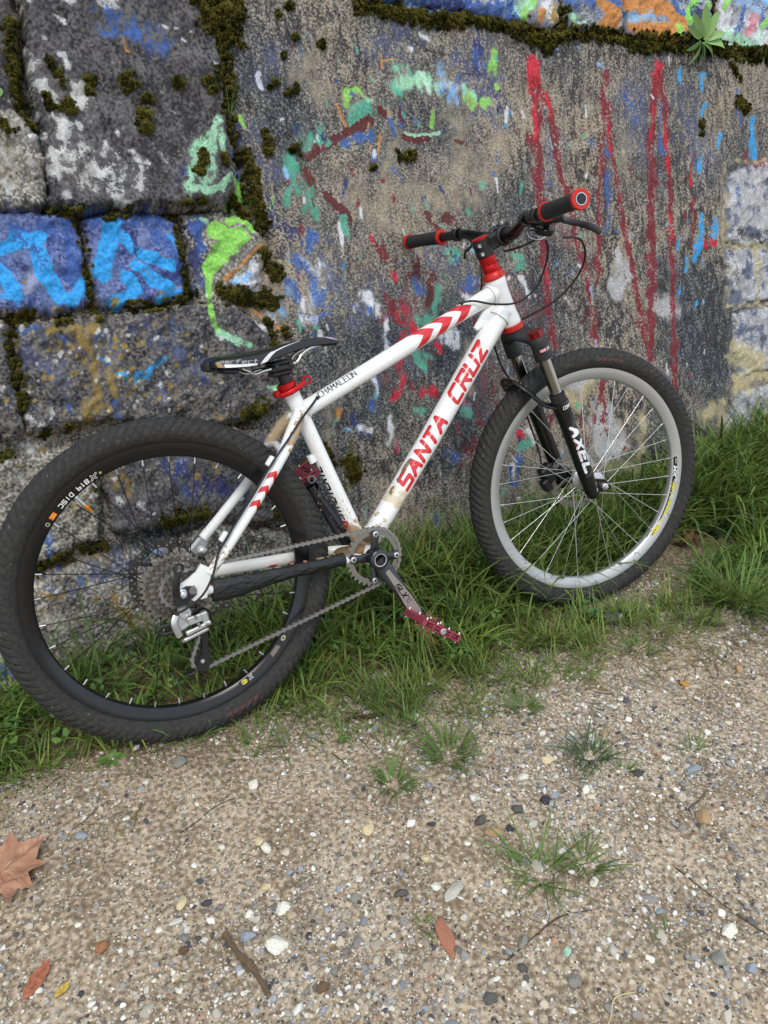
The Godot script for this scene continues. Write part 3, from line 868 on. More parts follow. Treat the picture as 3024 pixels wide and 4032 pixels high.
	spray("red", 0.0132, 0.8, 0.8, [0.871, 0.646, 0.874, 0.62])
	spray("teal", 0.0288, 0.9, 0.7, [0.809, 0.628, 0.818, 0.59])
	spray("darkred", 0.0345, 0.7, 0.9, [0.743, 0.758, 0.717, 0.725])
	spray("maroon", 0.0203, 0.8, 0.8, [1.03, 0.639, 1.051, 0.676])
	spray("red", 0.0248, 0.7, 0.9, [0.807, 0.515, 0.837, 0.517])
	spray("teal", 0.0188, 0.8, 0.8, [0.78, 0.481, 0.8, 0.465])
	spray("red", 0.0212, 0.65, 0.9, [0.749, 0.562, 0.713, 0.517])
	spray("pink", 0.0307, 0.8, 0.9, [0.931, 0.486, 0.944, 0.462])
	spray("teal", 0.0231, 0.85, 0.8, [0.928, 0.458, 0.941, 0.44])
	spray("blue", 0.0306, 0.7, 0.9, [0.871, 0.328, 0.893, 0.318])
	spray("white", 0.0133, 0.8, 0.8, [1.072, 0.27, 1.075, 0.228])
	spray("blue", 0.0149, 0.7, 0.8, [1.054, 0.26, 1.072, 0.2])
	spray("red", 0.0249, 0.7, 0.9, [1.089, 0.336, 1.107, 0.347])
	spray("white", 0.0168, 0.9, 0.7, [1.133, 0.356, 1.155, 0.325])
	spray("teal", 0.0184, 0.9, 0.7, [1.103, 0.313, 1.137, 0.314])
	spray("blue", 0.0168, 0.8, 0.8, [1.1, 0.293, 1.086, 0.211])
	spray("darkred", 0.0246, 0.7, 0.9, [0.727, 0.323, 0.736, 0.282])
	spray("red", 0.0192, 0.6, 0.9, [0.801, 0.374, 0.825, 0.383])
	spray("darkred", 0.0469, 0.55, 1.0, [0.923, 0.312, 1.049, 0.412])
	spray("white", 0.0178, 0.7, 0.8, [0.716, 0.713, 0.718, 0.64])
	spray("blue", 0.0205, 0.8, 0.8, [0.667, 0.561, 0.649, 0.502])
	spray("white", 0.0176, 0.8, 0.8, [0.65, 0.6, 0.663, 0.537])
	spray("white", 0.0140, 0.75, 0.8, [0.699, 0.469, 0.678, 0.396])
	spray("pink", 0.0113, 0.7, 0.8, [0.696, 0.406, 0.7, 0.38])
	spray("navy", 0.0174, 0.8, 0.7, [0.586, 0.481, 0.617, 0.439])
	spray("white", 0.0122, 0.8, 0.6, [0.6, 0.46, 0.633, 0.449])
	spray("orange", 0.0092, 0.8, 0.7, [0.554, 0.511, 0.546, 0.488])
	spray("olive", 0.0336, 0.7, 0.9, [0.572, 0.415, 0.576, 0.352, 0.526, 0.299])
	spray("blue", 0.0152, 0.8, 0.7, [0.801, 0.161, 0.806, 0.139])
	spray("olive", 0.0220, 0.6, 0.9, [0.482, 0.432, 0.484, 0.37])
	spray("bluegrey", 0.0585, 0.75, 0.7, [-0.13, 1.001, -0.115, 0.943, -0.103, 0.864])
	spray("blue", 0.0283, 0.9, 0.7, [-0.038, 0.995, -0.017, 0.955, -0.039, 0.897])
	spray("blue", 0.0224, 0.8, 0.8, [-0.143, 0.983, -0.1, 1.008, -0.024, 1.014])
	spray("lilac", 0.0183, 0.7, 0.9, [-0.125, 0.895, -0.068, 0.939, -0.149, 0.868])
	spray("sky", 0.0177, 1.15, 0.35, [-0.174, 0.961, -0.135, 0.977, -0.082, 0.986])
	spray("sky", 0.0168, 1.1, 0.35, [-0.181, 0.929, -0.159, 0.908, -0.158, 0.869])
	spray("sky", 0.0184, 1.1, 0.35, [-0.096, 0.965, -0.089, 0.911, -0.071, 0.861, -0.04, 0.848, -0.009, 0.875])
	spray("sky", 0.0116, 0.9, 0.5, [-0.185, 0.872, -0.152, 0.854])
	spray("navy", 0.0136, 0.6, 0.8, [-0.135, 0.934, -0.119, 0.924])
	spray("blue", 0.0292, 0.9, 0.7, [0.033, 1.01, 0.094, 1.012, 0.174, 1.002])
	spray("blue", 0.0366, 0.85, 0.7, [0.167, 0.962, 0.201, 0.918, 0.182, 0.878])
	spray("bluegrey", 0.0396, 0.7, 0.8, [0.055, 0.97, 0.025, 0.872])
	spray("lilac", 0.0205, 0.7, 0.9, [0.117, 0.925, 0.139, 0.984])
	spray("navy", 0.0209, 0.7, 0.8, [0.138, 0.872, 0.207, 0.897])
	spray("sky", 0.0229, 1.15, 0.35, [0.072, 1.003, 0.049, 0.95, 0.026, 0.902])
	spray("sky", 0.0159, 1.1, 0.35, [0.074, 0.988, 0.106, 0.946, 0.138, 0.923, 0.182, 0.904])
	spray("sky", 0.0192, 1.1, 0.35, [0.079, 0.887, 0.093, 0.855, 0.048, 0.834])
	spray("sky", 0.0175, 1.0, 0.4, [0.113, 0.905, 0.143, 0.871, 0.178, 0.858])
	spray("sky", 0.0116, 0.9, 0.4, [0.141, 0.83, 0.192, 0.846])
	spray("sky", 0.0095, 0.8, 0.6, [0.189, 0.971, 0.199, 0.939])
	spray("navy", 0.0326, 0.85, 0.7, [0.257, 0.987, 0.255, 0.914, 0.243, 0.852])
	spray("blue", 0.0216, 0.8, 0.7, [0.251, 1.008, 0.27, 0.934])
	spray("bluegrey", 0.0271, 0.6, 0.8, [0.212, 0.833, 0.247, 0.873])
	spray("blue", 0.0157, 1.0, 0.5, [0.377, 1.152, 0.382, 1.106, 0.38, 1.09])
	spray("navy", 0.0123, 0.8, 0.7, [0.395, 1.249, 0.399, 1.178])
	spray("lime", 0.0227, 1.15, 0.4, [0.376, 1.073, 0.387, 1.048])
	spray("lime", 0.0161, 1.1, 0.5, [0.402, 1.037, 0.361, 1.034])
	spray("lime", 0.0146, 1.1, 0.4, [0.337, 0.993, 0.373, 1.002, 0.397, 0.979])
	spray("lime", 0.0244, 1.15, 0.35, [0.299, 0.974, 0.329, 0.951, 0.365, 0.96])
	spray("lime", 0.0201, 1.15, 0.35, [0.304, 0.937, 0.336, 0.929, 0.292, 0.906, 0.269, 0.881])
	spray("lime", 0.0111, 1.15, 0.35, [0.266, 0.882, 0.259, 0.829])
	spray("lime", 0.0100, 1.05, 0.4, [0.257, 0.808, 0.258, 0.775, 0.268, 0.747])
	spray("mint", 0.0146, 0.9, 0.6, [0.268, 0.747, 0.298, 0.721, 0.325, 0.707])
	spray("mint", 0.0076, 0.9, 0.6, [0.271, 1.002, 0.28, 0.991])
	spray("lime", 0.0083, 0.8, 0.6, [0.461, 1.04, 0.452, 1.019])
	spray("lime", 0.0079, 0.8, 0.6, [0.414, 1.229, 0.417, 1.198])
	spray("orange", 0.0051, 1.05, 0.35, [0.306, 0.865, 0.353, 0.894, 0.41, 0.937])
	spray("orange", 0.0052, 1.0, 0.4, [0.331, 0.822, 0.364, 0.794, 0.392, 0.769])
	spray("orange", 0.0060, 0.95, 0.4, [0.406, 0.759, 0.437, 0.73])
	spray("white", 0.0264, 1.0, 0.5, [0.346, 0.859, 0.39, 0.871, 0.371, 0.835])
	spray("lightblue", 0.0137, 0.9, 0.5, [0.328, 0.855, 0.36, 0.868])
	spray("white", 0.0155, 0.85, 0.6, [0.415, 0.814, 0.424, 0.757])
	spray("white", 0.0118, 0.8, 0.7, [0.374, 0.751, 0.401, 0.731])
	spray("grey", 0.0227, 0.7, 0.7, [0.331, 0.898, 0.382, 0.926])
	spray("mint", 0.0165, 1.0, 0.6, [0.337, 1.204, 0.314, 1.169, 0.281, 1.139, 0.257, 1.1])
	spray("mint", 0.0139, 0.95, 0.6, [0.245, 1.065, 0.282, 1.058, 0.327, 1.061, 0.344, 1.081])
	spray("mint", 0.0132, 0.9, 0.6, [0.343, 1.179, 0.339, 1.128])
	spray("mint", 0.0107, 0.8, 0.7, [0.242, 1.05, 0.259, 1.079])
	spray("mint", 0.0061, 0.7, 0.7, [0.189, 1.244, 0.192, 1.239])
	spray("mint", 0.0053, 0.7, 0.7, [0.247, 1.221, 0.25, 1.217])
	spray("blue", 0.0243, 0.75, 0.9, [0.125, 1.383, 0.157, 1.375, 0.199, 1.386])
	spray("navy", 0.0203, 0.6, 0.9, [0.202, 1.353, 0.227, 1.325])
	spray("blue", 0.0126, 0.6, 0.9, [0.118, 1.397, 0.122, 1.386])
	spray("orange", 0.0040, 0.8, 0.6, [0.163, 1.366, 0.163, 1.343, 0.172, 1.341])
	spray("navy", 0.0212, 0.55, 0.9, [0.227, 1.081, 0.238, 1.11])
	spray("lichen", 0.0160, 0.95, 0.8, [0.075, 1.449, 0.078, 1.446])
	spray("lichen", 0.0224, 0.95, 0.8, [0.143, 1.45, 0.147, 1.448])
	spray("lichen", 0.0195, 0.95, 0.8, [0.142, 1.434, 0.145, 1.431])
	spray("lichen", 0.0112, 0.95, 0.8, [0.038, 1.395, 0.041, 1.393])
	spray("lichen", 0.0200, 0.95, 0.8, [-0.024, 1.329, -0.021, 1.327])
	spray("lichen", 0.0159, 0.95, 0.8, [0.034, 1.332, 0.037, 1.33])
	spray("lichen", 0.0122, 0.95, 0.8, [0.039, 1.313, 0.042, 1.31])
	spray("lichen", 0.0275, 0.95, 0.8, [-0.023, 1.275, -0.02, 1.273])
	spray("lichen", 0.0185, 0.95, 0.8, [-0.008, 1.246, -0.005, 1.244])
	spray("lichen", 0.0266, 0.95, 0.8, [0.045, 1.244, 0.048, 1.241])
	spray("lichen", 0.0220, 0.95, 0.8, [0.056, 1.258, 0.059, 1.255])
	spray("lichen", 0.0064, 0.95, 0.8, [0.008, 1.364, 0.011, 1.362])
	spray("lichen", 0.0054, 0.95, 0.8, [-0.041, 1.417, -0.038, 1.414])
	spray("lichen", 0.0062, 0.95, 0.8, [0.256, 1.394, 0.26, 1.392])
	spray("lichen", 0.0073, 0.95, 0.8, [0.278, 1.391, 0.282, 1.389])
	spray("lichen", 0.0053, 0.95, 0.8, [0.314, 1.382, 0.318, 1.379])
	spray("lichen", 0.0063, 0.95, 0.8, [0.296, 1.367, 0.299, 1.364])
	spray("lichen", 0.0123, 0.95, 0.8, [0.252, 1.462, 0.256, 1.46])
	spray("lichen", 0.0082, 0.95, 0.8, [-0.005, 1.427, -0.002, 1.425])
	spray("lichen", 0.0235, 0.95, 0.8, [0.002, 1.183, 0.005, 1.181])
	spray("lichen", 0.0305, 0.95, 0.8, [0.029, 1.155, 0.033, 1.152])
	spray("lichen", 0.0285, 0.95, 0.8, [0.007, 1.117, 0.01, 1.115])
	spray("lichen", 0.0292, 0.95, 0.8, [0.051, 1.097, 0.055, 1.094])
	spray("lichen", 0.0262, 0.95, 0.8, [-0.023, 1.109, -0.02, 1.106])
	spray("lichen", 0.0218, 0.95, 0.8, [0.089, 1.086, 0.092, 1.083])
	spray("lichen", 0.0252, 0.95, 0.8, [0.136, 1.123, 0.14, 1.12])
	spray("lichen", 0.0224, 0.95, 0.8, [0.149, 1.084, 0.152, 1.08])
	spray("lichen", 0.0150, 0.95, 0.8, [0.122, 1.143, 0.126, 1.14])
	spray("lichen", 0.0154, 0.95, 0.8, [0.165, 1.111, 0.168, 1.108])
	spray("lichen", 0.0104, 0.95, 0.8, [0.205, 1.129, 0.208, 1.126])
	spray("lichen", 0.0189, 0.95, 0.8, [-0.013, 1.066, -0.01, 1.063])
	spray("lichen", 0.0199, 0.95, 0.8, [0.093, 1.056, 0.096, 1.053])
	spray("lichen", 0.0176, 0.95, 0.8, [0.078, 1.154, 0.081, 1.151])
	spray("lichen", 0.0119, 0.95, 0.8, [0.112, 1.177, 0.115, 1.174])
	spray("lichen", 0.0143, 0.95, 0.8, [0.032, 1.192, 0.036, 1.19])
	spray("lichen", 0.0187, 0.95, 0.8, [-0.016, 1.142, -0.013, 1.139])
	spray("lichen", 0.0076, 0.95, 0.8, [0.354, 1.323, 0.357, 1.32])
	spray("lichen", 0.0066, 0.95, 0.8, [0.356, 1.244, 0.36, 1.241])
	spray("lichen", 0.0092, 0.95, 0.8, [-0.037, 1.219, -0.034, 1.216])
	spray("lichen", 0.0121, 0.95, 0.8, [-0, 1.207, 0.003, 1.204])
	spray("lichen", 0.0314, 0.6, 0.9, [-0.095, 1.157, -0.091, 1.154])
	spray("lichen", 0.0274, 0.6, 0.9, [-0.067, 1.12, -0.063, 1.116])
	spray("lichen", 0.0268, 0.6, 0.9, [-0.118, 1.094, -0.114, 1.09])
	spray("lichen", 0.0183, 0.6, 0.9, [-0.053, 1.166, -0.048, 1.162])
	spray("lichen", 0.0225, 0.6, 0.9, [-0.077, 1.203, -0.072, 1.199])
	spray("lichen", 0.0137, 0.6, 0.9, [-0.086, 1.074, -0.082, 1.07])
	spray("white", 0.0056, 0.9, 0.8, [-0.015, 1.146, -0.013, 1.144])
	spray("white", 0.0069, 0.9, 0.8, [0.094, 1.115, 0.097, 1.113])
	spray("white", 0.0052, 0.9, 0.8, [0.208, 1.119, 0.211, 1.117])
	spray("white", 0.0045, 0.9, 0.8, [-0.064, 1.175, -0.062, 1.173])
	spray("white", 0.0055, 0.9, 0.8, [-0.035, 1.184, -0.033, 1.182])
	spray("ochre", 0.0235, 0.7, 0.9, [-0.1, 0.789, -0.053, 0.784, -0.013, 0.784])
	spray("ochre", 0.0274, 0.8, 0.9, [-0.033, 0.761, -0.037, 0.715, -0.033, 0.662, -0.046, 0.622, -0.061, 0.577])
	spray("ochre", 0.0141, 0.6, 0.9, [-0.105, 0.765, -0.091, 0.742])
	spray("ochre", 0.0200, 0.6, 0.9, [-0.002, 0.69, 0.005, 0.625])
	spray("ochre", 0.0170, 0.5, 0.9, [0.22, 0.547, 0.241, 0.538])
	spray("blue", 0.0137, 0.65, 0.9, [-0.162, 0.811, -0.148, 0.789, -0.128, 0.792])
	spray("blue", 0.0124, 0.65, 0.9, [-0.085, 0.772, -0.069, 0.755])
	spray("sky", 0.0109, 0.6, 0.9, [-0.021, 0.723, -0.007, 0.716])
	spray("sky", 0.0122, 0.75, 0.9, [0.023, 0.686, 0.033, 0.672])
	spray("sky", 0.0177, 0.75, 0.9, [0.065, 0.664, 0.1, 0.676, 0.13, 0.693])
	spray("blue", 0.0267, 0.6, 0.9, [0.141, 0.724, 0.169, 0.753, 0.178, 0.773])
	spray("blue", 0.0300, 0.5, 0.9, [0.01, 0.75, 0.005, 0.699])
	spray("blue", 0.0188, 0.5, 0.9, [-0.127, 0.707, -0.115, 0.674])
	spray("blue", 0.0192, 0.5, 0.9, [-0.1, 0.652, -0.099, 0.61])
	spray("blue", 0.0152, 0.55, 0.9, [-0.009, 0.606, 0.002, 0.583])
	spray("navy", 0.0153, 0.6, 0.9, [0.069, 0.785, 0.083, 0.752])
	spray("blue", 0.0132, 0.6, 0.9, [0.208, 0.699, 0.203, 0.639])
	spray("lilac", 0.0212, 0.5, 0.9, [0.102, 0.632, 0.106, 0.599])
	spray("sky", 0.0090, 0.6, 0.9, [-0.197, 0.795, -0.199, 0.776])
	spray("sky", 0.0073, 0.6, 0.9, [-0.207, 0.667, -0.204, 0.657])
	spray("lime", 0.0073, 0.8, 0.7, [0.382, 0.591, 0.395, 0.595])
	spray("mint", 0.0072, 0.7, 0.7, [0.365, 0.599, 0.4, 0.586])
	spray("lichen", 0.0142, 0.6, 0.9, [-0.146, 0.617, -0.142, 0.614])
	spray("lichen", 0.0187, 0.6, 0.9, [-0.18, 0.597, -0.176, 0.593])
	spray("lichen", 0.0185, 0.6, 0.9, [-0.203, 0.575, -0.199, 0.571])
	spray("lichen", 0.0189, 0.6, 0.9, [-0.169, 0.559, -0.164, 0.555])
	spray("lichen", 0.0233, 0.6, 0.9, [-0.201, 0.544, -0.197, 0.54])
	spray("lichen", 0.0183, 0.6, 0.9, [-0.243, 0.521, -0.239, 0.517])
	spray("lichen", 0.0114, 0.6, 0.9, [-0.146, 0.576, -0.141, 0.572])
	spray("lichen", 0.0074, 0.6, 0.9, [-0.175, 0.663, -0.171, 0.659])
	spray("lichen", 0.0185, 0.6, 0.9, [-0.234, 0.477, -0.23, 0.473])
	spray("lichen", 0.0206, 0.6, 0.9, [-0.042, 0.394, -0.037, 0.39])
	spray("lichen", 0.0157, 0.6, 0.9, [-0.005, 0.42, -0, 0.416])
	spray("lichen", 0.0159, 0.6, 0.9, [0.007, 0.372, 0.012, 0.368])
	spray("lichen", 0.0124, 0.6, 0.9, [-0.016, 0.466, -0.012, 0.462])
	spray("lichen", 0.0107, 0.6, 0.9, [0.068, 0.461, 0.073, 0.457])
	spray("lichen", 0.0165, 0.6, 0.9, [0.124, 0.462, 0.129, 0.458])
	spray("lichen", 0.0100, 0.6, 0.9, [-0.06, 0.507, -0.056, 0.503])
	spray("lichen", 0.0123, 0.6, 0.9, [-0.06, 0.354, -0.056, 0.349])
	spray("ochre", 0.0205, 0.6, 0.9, [-0.031, 0.447, -0.017, 0.411])
	spray("ochre", 0.0312, 0.6, 0.9, [-0.091, 0.202, -0.084, 0.131, -0.048, 0.097])
	spray("ochre", 0.0203, 0.6, 0.9, [-0.118, 0.277, -0.092, 0.248])
	spray("ochre", 0.0268, 0.55, 0.9, [-0.023, 0.219, -0.026, 0.15])
	spray("ochre", 0.0145, 0.6, 0.9, [-0.239, 0.23, -0.205, 0.199])
	spray("ochre", 0.0148, 0.5, 0.9, [0.203, 0.459, 0.201, 0.413])
	spray("blue", 0.0242, 0.6, 0.9, [-0.198, 0.33, -0.192, 0.285])
	spray("blue", 0.0195, 0.55, 0.9, [-0.215, 0.246, -0.19, 0.223])
	spray("sky", 0.0100, 0.6, 0.9, [-0.158, 0.231, -0.15, 0.222])
	spray("blue", 0.0328, 0.45, 0.9, [0.115, 0.475, 0.116, 0.361])
	spray("navy", 0.0436, 0.6, 0.9, [0.1, 0.455, 0.155, 0.387, 0.255, 0.355])
	spray("navy", 0.0360, 0.5, 0.9, [0.322, 0.46, 0.362, 0.405])
	spray("sky", 0.0139, 0.6, 0.9, [-0.017, 0.252, 0.017, 0.256])
	spray("lilac", 0.0162, 0.7, 0.9, [0.018, 0.261, 0.032, 0.246])
	spray("blue", 0.0123, 0.6, 0.9, [-0.346, 0.071, -0.318, 0.045])
	spray("sky", 0.0086, 0.7, 0.9, [-0.344, 0.014, -0.324, -0.004])
	spray("soot", 0.0458, 0.6, 1.0, [0.145, 0.272, 0.225, 0.193, 0.289, 0.275])
	spray("soot", 0.0309, 0.6, 1.0, [-0.01, 0.498, 0.047, 0.465, 0.077, 0.392])
	spray("blue", 0.0191, 0.7, 0.8, [0.414, 0.34, 0.424, 0.322])
	spray("blue", 0.0283, 0.5, 0.9, [-0.353, 0.062, -0.337, 0.136])
	spray("blue", 0.0397, 0.95, 0.7, [0.836, 1.492, 0.93, 1.492, 1.072, 1.505])
	spray("blue", 0.0366, 0.9, 0.7, [1.085, 1.494, 1.234, 1.49])
	spray("navy", 0.0281, 0.8, 0.7, [0.987, 1.506, 1.055, 1.487])
	spray("lightblue", 0.0176, 0.8, 0.7, [0.891, 1.5, 0.914, 1.48])
	spray("lime", 0.0175, 1.0, 0.5, [1.3, 1.522, 1.264, 1.48])
	spray("white", 0.0323, 0.95, 0.6, [1.347, 1.513, 1.367, 1.479])
	spray("orange", 0.0145, 1.0, 0.5, [1.325, 1.494, 1.317, 1.465])
	spray("mint", 0.0203, 0.8, 0.7, [1.251, 1.502, 1.283, 1.51])
	spray("ochre", 0.0327, 0.8, 0.7, [1.366, 1.473, 1.378, 1.503])
	spray("blue", 0.0366, 0.95, 0.7, [1.429, 1.523, 1.549, 1.535, 1.728, 1.538])
	spray("blue", 0.0381, 0.9, 0.7, [1.801, 1.523, 1.877, 1.514])
	spray("orange", 0.0259, 1.1, 0.4, [1.53, 1.522, 1.579, 1.488, 1.541, 1.462])
	spray("orange", 0.0305, 1.1, 0.4, [1.636, 1.53, 1.708, 1.525, 1.801, 1.523, 1.855, 1.481])
	spray("orange", 0.0365, 1.1, 0.4, [1.666, 1.467, 1.757, 1.451, 1.815, 1.46])
	spray("lightblue", 0.0272, 0.8, 0.7, [1.65, 1.485, 1.724, 1.494])
	spray("mint", 0.0167, 0.9, 0.6, [1.426, 1.493, 1.457, 1.471])
	spray("lime", 0.0197, 1.1, 0.4, [1.909, 1.548, 1.886, 1.501])
	spray("lime", 0.0160, 1.0, 0.5, [1.958, 1.544, 1.934, 1.491])
	spray("lime", 0.0175, 1.0, 0.5, [1.845, 1.474, 1.833, 1.454])
	spray("grey", 0.0337, 0.7, 0.8, [1.461, 1.507, 1.475, 1.477])
	spray("navy", 0.0297, 0.9, 0.6, [1.916, 1.516, 1.923, 1.477])
	spray("white", 0.0516, 0.9, 0.6, [2.037, 1.521, 2.054, 1.456])
	spray("white", 0.0646, 0.9, 0.6, [2.161, 1.486, 2.202, 1.433])
	spray("blue", 0.0169, 0.9, 0.5, [2.122, 1.539, 2.085, 1.457])
	spray("blue", 0.0131, 0.9, 0.5, [2.208, 1.556, 2.194, 1.488])
	spray("pink", 0.0278, 0.8, 0.7, [2.127, 1.458, 2.174, 1.514])
	spray("lime", 0.0176, 1.0, 0.5, [2.239, 1.517, 2.205, 1.488])
	spray("mint", 0.0518, 0.8, 0.8, [2.032, 1.441, 2.201, 1.419])
	spray("lime", 0.0145, 1.0, 0.5, [2.061, 1.562, 2.038, 1.535])
	spray("lightblue", 0.0423, 0.7, 0.8, [2.123, 1.565, 2.25, 1.558])
	spray("pale", 0.0877, 0.6, 0.9, [2.088, 0.981, 2.109, 0.966])
	spray("pale", 0.0904, 0.6, 0.9, [2.175, 0.948, 2.197, 0.932])
	spray("pale", 0.0661, 0.6, 0.9, [2.082, 0.894, 2.103, 0.878])
	spray("bluegrey", 0.0261, 0.5, 0.8, [2.067, 0.997, 2.053, 0.954])
	spray("bluegrey", 0.0227, 0.5, 0.8, [2.17, 0.859, 2.08, 0.864])
	spray("soot", 0.0329, 0.7, 0.9, [2.058, 0.858, 2.191, 0.835])
	spray("bluegrey", 0.0452, 0.45, 0.9, [2.118, 0.742, 2.137, 0.679])
	spray("bluegrey", 0.0339, 0.45, 0.9, [2.062, 0.563, 2.103, 0.496])
	spray("bluegrey", 0.0590, 0.45, 0.9, [2.086, 0.193, 2.13, 0.136])
	spray("pale", 0.0579, 0.8, 0.8, [2.043, 0.249, 1.994, 0.209])
	spray("cream", 0.0148, 0.55, 0.9, [2.011, 1.07, 2.011, 0.941, 1.995, 0.826])
	spray("cream", 0.0152, 0.6, 0.9, [2.012, 0.821, 2.211, 0.814])
	spray("cream", 0.0155, 0.6, 0.9, [2.01, 0.627, 2.201, 0.617])
	spray("cream", 0.0159, 0.8, 0.7, [2.148, 0.8, 2.143, 0.632])
	spray("cream", 0.0131, 0.5, 0.9, [2.013, 0.78, 2.012, 0.63])
	spray("cream", 0.0339, 0.8, 0.8, [2.005, 0.383, 2.188, 0.38])
	spray("cream", 0.0127, 0.5, 0.9, [2.008, 1.084, 2.116, 1.081, 2.225, 1.086])
	spray("white", 0.0430, 0.62, 0.9, [0.509, 0.895, 0.551, 0.846, 0.499, 0.76])
	spray("blue", 0.0367, 0.62, 0.9, [0.497, 0.896, 0.556, 0.8])
	spray("lightblue", 0.0300, 0.55, 0.9, [0.437, 0.834, 0.45, 0.765])
	spray("white", 0.0332, 0.55, 0.9, [0.66, 0.79, 0.717, 0.725])
	spray("mint", 0.0338, 0.62, 0.9, [0.851, 1.327, 0.958, 1.306])
	spray("lightblue", 0.0429, 0.55, 0.9, [0.99, 1.329, 1.012, 1.284])
	spray("mint", 0.0218, 0.75, 0.8, [0.31, 1.149, 0.286, 1.078])
	spray("navy", 0.0355, 0.5, 0.9, [0.459, 1.029, 0.48, 0.941])
	spray("teal", 0.0363, 0.45, 0.9, [0.534, 1.112, 0.544, 1.025])
	spray("blue", 0.0280, 0.5, 0.9, [-0.078, 0.94, -0.125, 0.981])
	spray("navy", 0.0256, 0.55, 0.9, [0.121, 0.945, 0.109, 0.986])
	spray("blue", 0.0593, 0.62, 1.0, [0.164, 1.408, 0.235, 1.363])
	spray("lichen", 0.0569, 0.5, 1.0, [0.009, 1.127, 0.108, 1.085])
	spray("lichen", 0.0382, 0.5, 1.0, [0.056, 1.258, -0.007, 1.184])
	spray("washblue", 0.0525, 0.6, 1.0, [0.116, 0.759, 0.196, 0.662])
	spray("washblue", 0.0570, 0.6, 1.0, [-0.109, 0.704, -0.156, 0.751])
	spray("washblue", 0.0549, 0.6, 1.0, [-0.168, 0.234, -0.021, 0.23])
	spray("soot", 0.0489, 0.6, 1.0, [0.19, 0.75, 0.262, 0.653])
	spray("soot", 0.0398, 0.6, 1.0, [0.151, 1.296, 0.229, 1.229])
	spray("soot", 0.0614, 0.6, 1.0, [0.212, 1.296, 0.301, 1.219, 0.193, 1.151])
	# ring shaped spots of ochre and grey lichen on the rough blocks
	for k in 330:
		var s := rng.randfn(-0.02, 0.13)
		var t := rng.randfn(0.70, 0.075)
		if k > 190:
			s = rng.randf_range(-0.3, 0.35); t = rng.randf_range(0.1, 0.62)
		spray("ochre" if k % 3 else "lichen", rng.randf_range(0.003, 0.009), rng.randf_range(0.6, 1.0), 0.7, [s, t, s + 0.002, t + 0.002])
	for k in 420:                                    # scattered flecks of old paint on the render coat
		var s := rng.randf_range(0.45, 1.95)
		var t := rng.randf_range(0.15, 1.42)
		if rng.randf() < 0.5 * smoothstep(1.0, 1.6, s): continue
		spray(["blue", "white", "teal", "maroon", "lightblue", "cream", "darkred", "navy"][k % 8], rng.randf_range(0.003, 0.011), rng.randf_range(0.45, 0.8), 0.8, [s, t, s + rng.randfn(0, 0.006), t + rng.randfn(0, 0.016)])
	var cnt := tw * th
	var by := PackedByteArray()
	var hb := PackedByteArray()
	by.resize(cnt * 3); hb.resize(cnt)
	for i in cnt:
		by[i * 3] = int(clampf(pr[i], 0, 1) * 255.0); by[i * 3 + 1] = int(clampf(pg[i], 0, 1) * 255.0); by[i * 3 + 2] = int(clampf(pb[i], 0, 1) * 255.0)
		hb[i] = int(clampf(ph[i] * 0.6, 0, 1) * 255.0)
	var m := mat("painted_masonry", Color.WHITE, 0.92)
	m.albedo_texture = ImageTexture.create_from_image(Image.create_from_data(tw, th, false, Image.FORMAT_RGB8, by))
	m.texture_repeat = false
	m.metallic_specular = 0.25
	with_bump(m, ImageTexture.create_from_image(Image.create_from_data(tw, th, false, Image.FORMAT_L8, hb)), 0.42)
	put("render_coat", sheet(Vector2(S0, T0), Vector2(S1, T1), 0.0095, base_face, func(_p, _h): return true), m, wall)
	for st in stones:
		var lo: Vector2 = (st[3] - Vector2(0.012, 0.012)).clamp(Vector2(S0, T0), Vector2(S1, T1))
		var hi: Vector2 = (st[4] + Vector2(0.012, 0.012)).clamp(Vector2(S0, T0), Vector2(S1, T1))
		var ht := func(p): 
			return stone_face(st, p, depth_in(p, st[0]) + rough_b.get_noise_2d(p.x * 0.9, p.y * 0.9 + 5.0) * 0.012)
		var kp := func(_p, h): return h > -0.052
		put("stone", sheet(lo, hi, 0.0075, ht, kp), m, wall)
	# the wall goes on past the painted stretch in the same rough blocks
	var gm := mat("plain_stone", rgb(118, 115, 108), 0.95)
	var nt := NoiseTexture2D.new()
	nt.width = 512; nt.height = 512; nt.seamless = true; nt.noise = noise(31, 0.012, 6)
	var gr := Gradient.new()
	gr.set_color(0, rgb(72, 70, 70)); gr.set_color(1, rgb(182, 178, 170))
	nt.color_ramp = gr
	gm.albedo_color = Color.WHITE; gm.albedo_texture = nt
	gm.uv1_triplanar = true; gm.uv1_scale = Vector3(1.3, 1.3, 1.3)
	var core := MB.new()
	core.box(Vector3(1.0, 1.1, -0.325), Vector3(7.4, 2.7, 0.56), Basis.IDENTITY, 0.02)
	put("wall_core", core.mesh(), gm, wall)
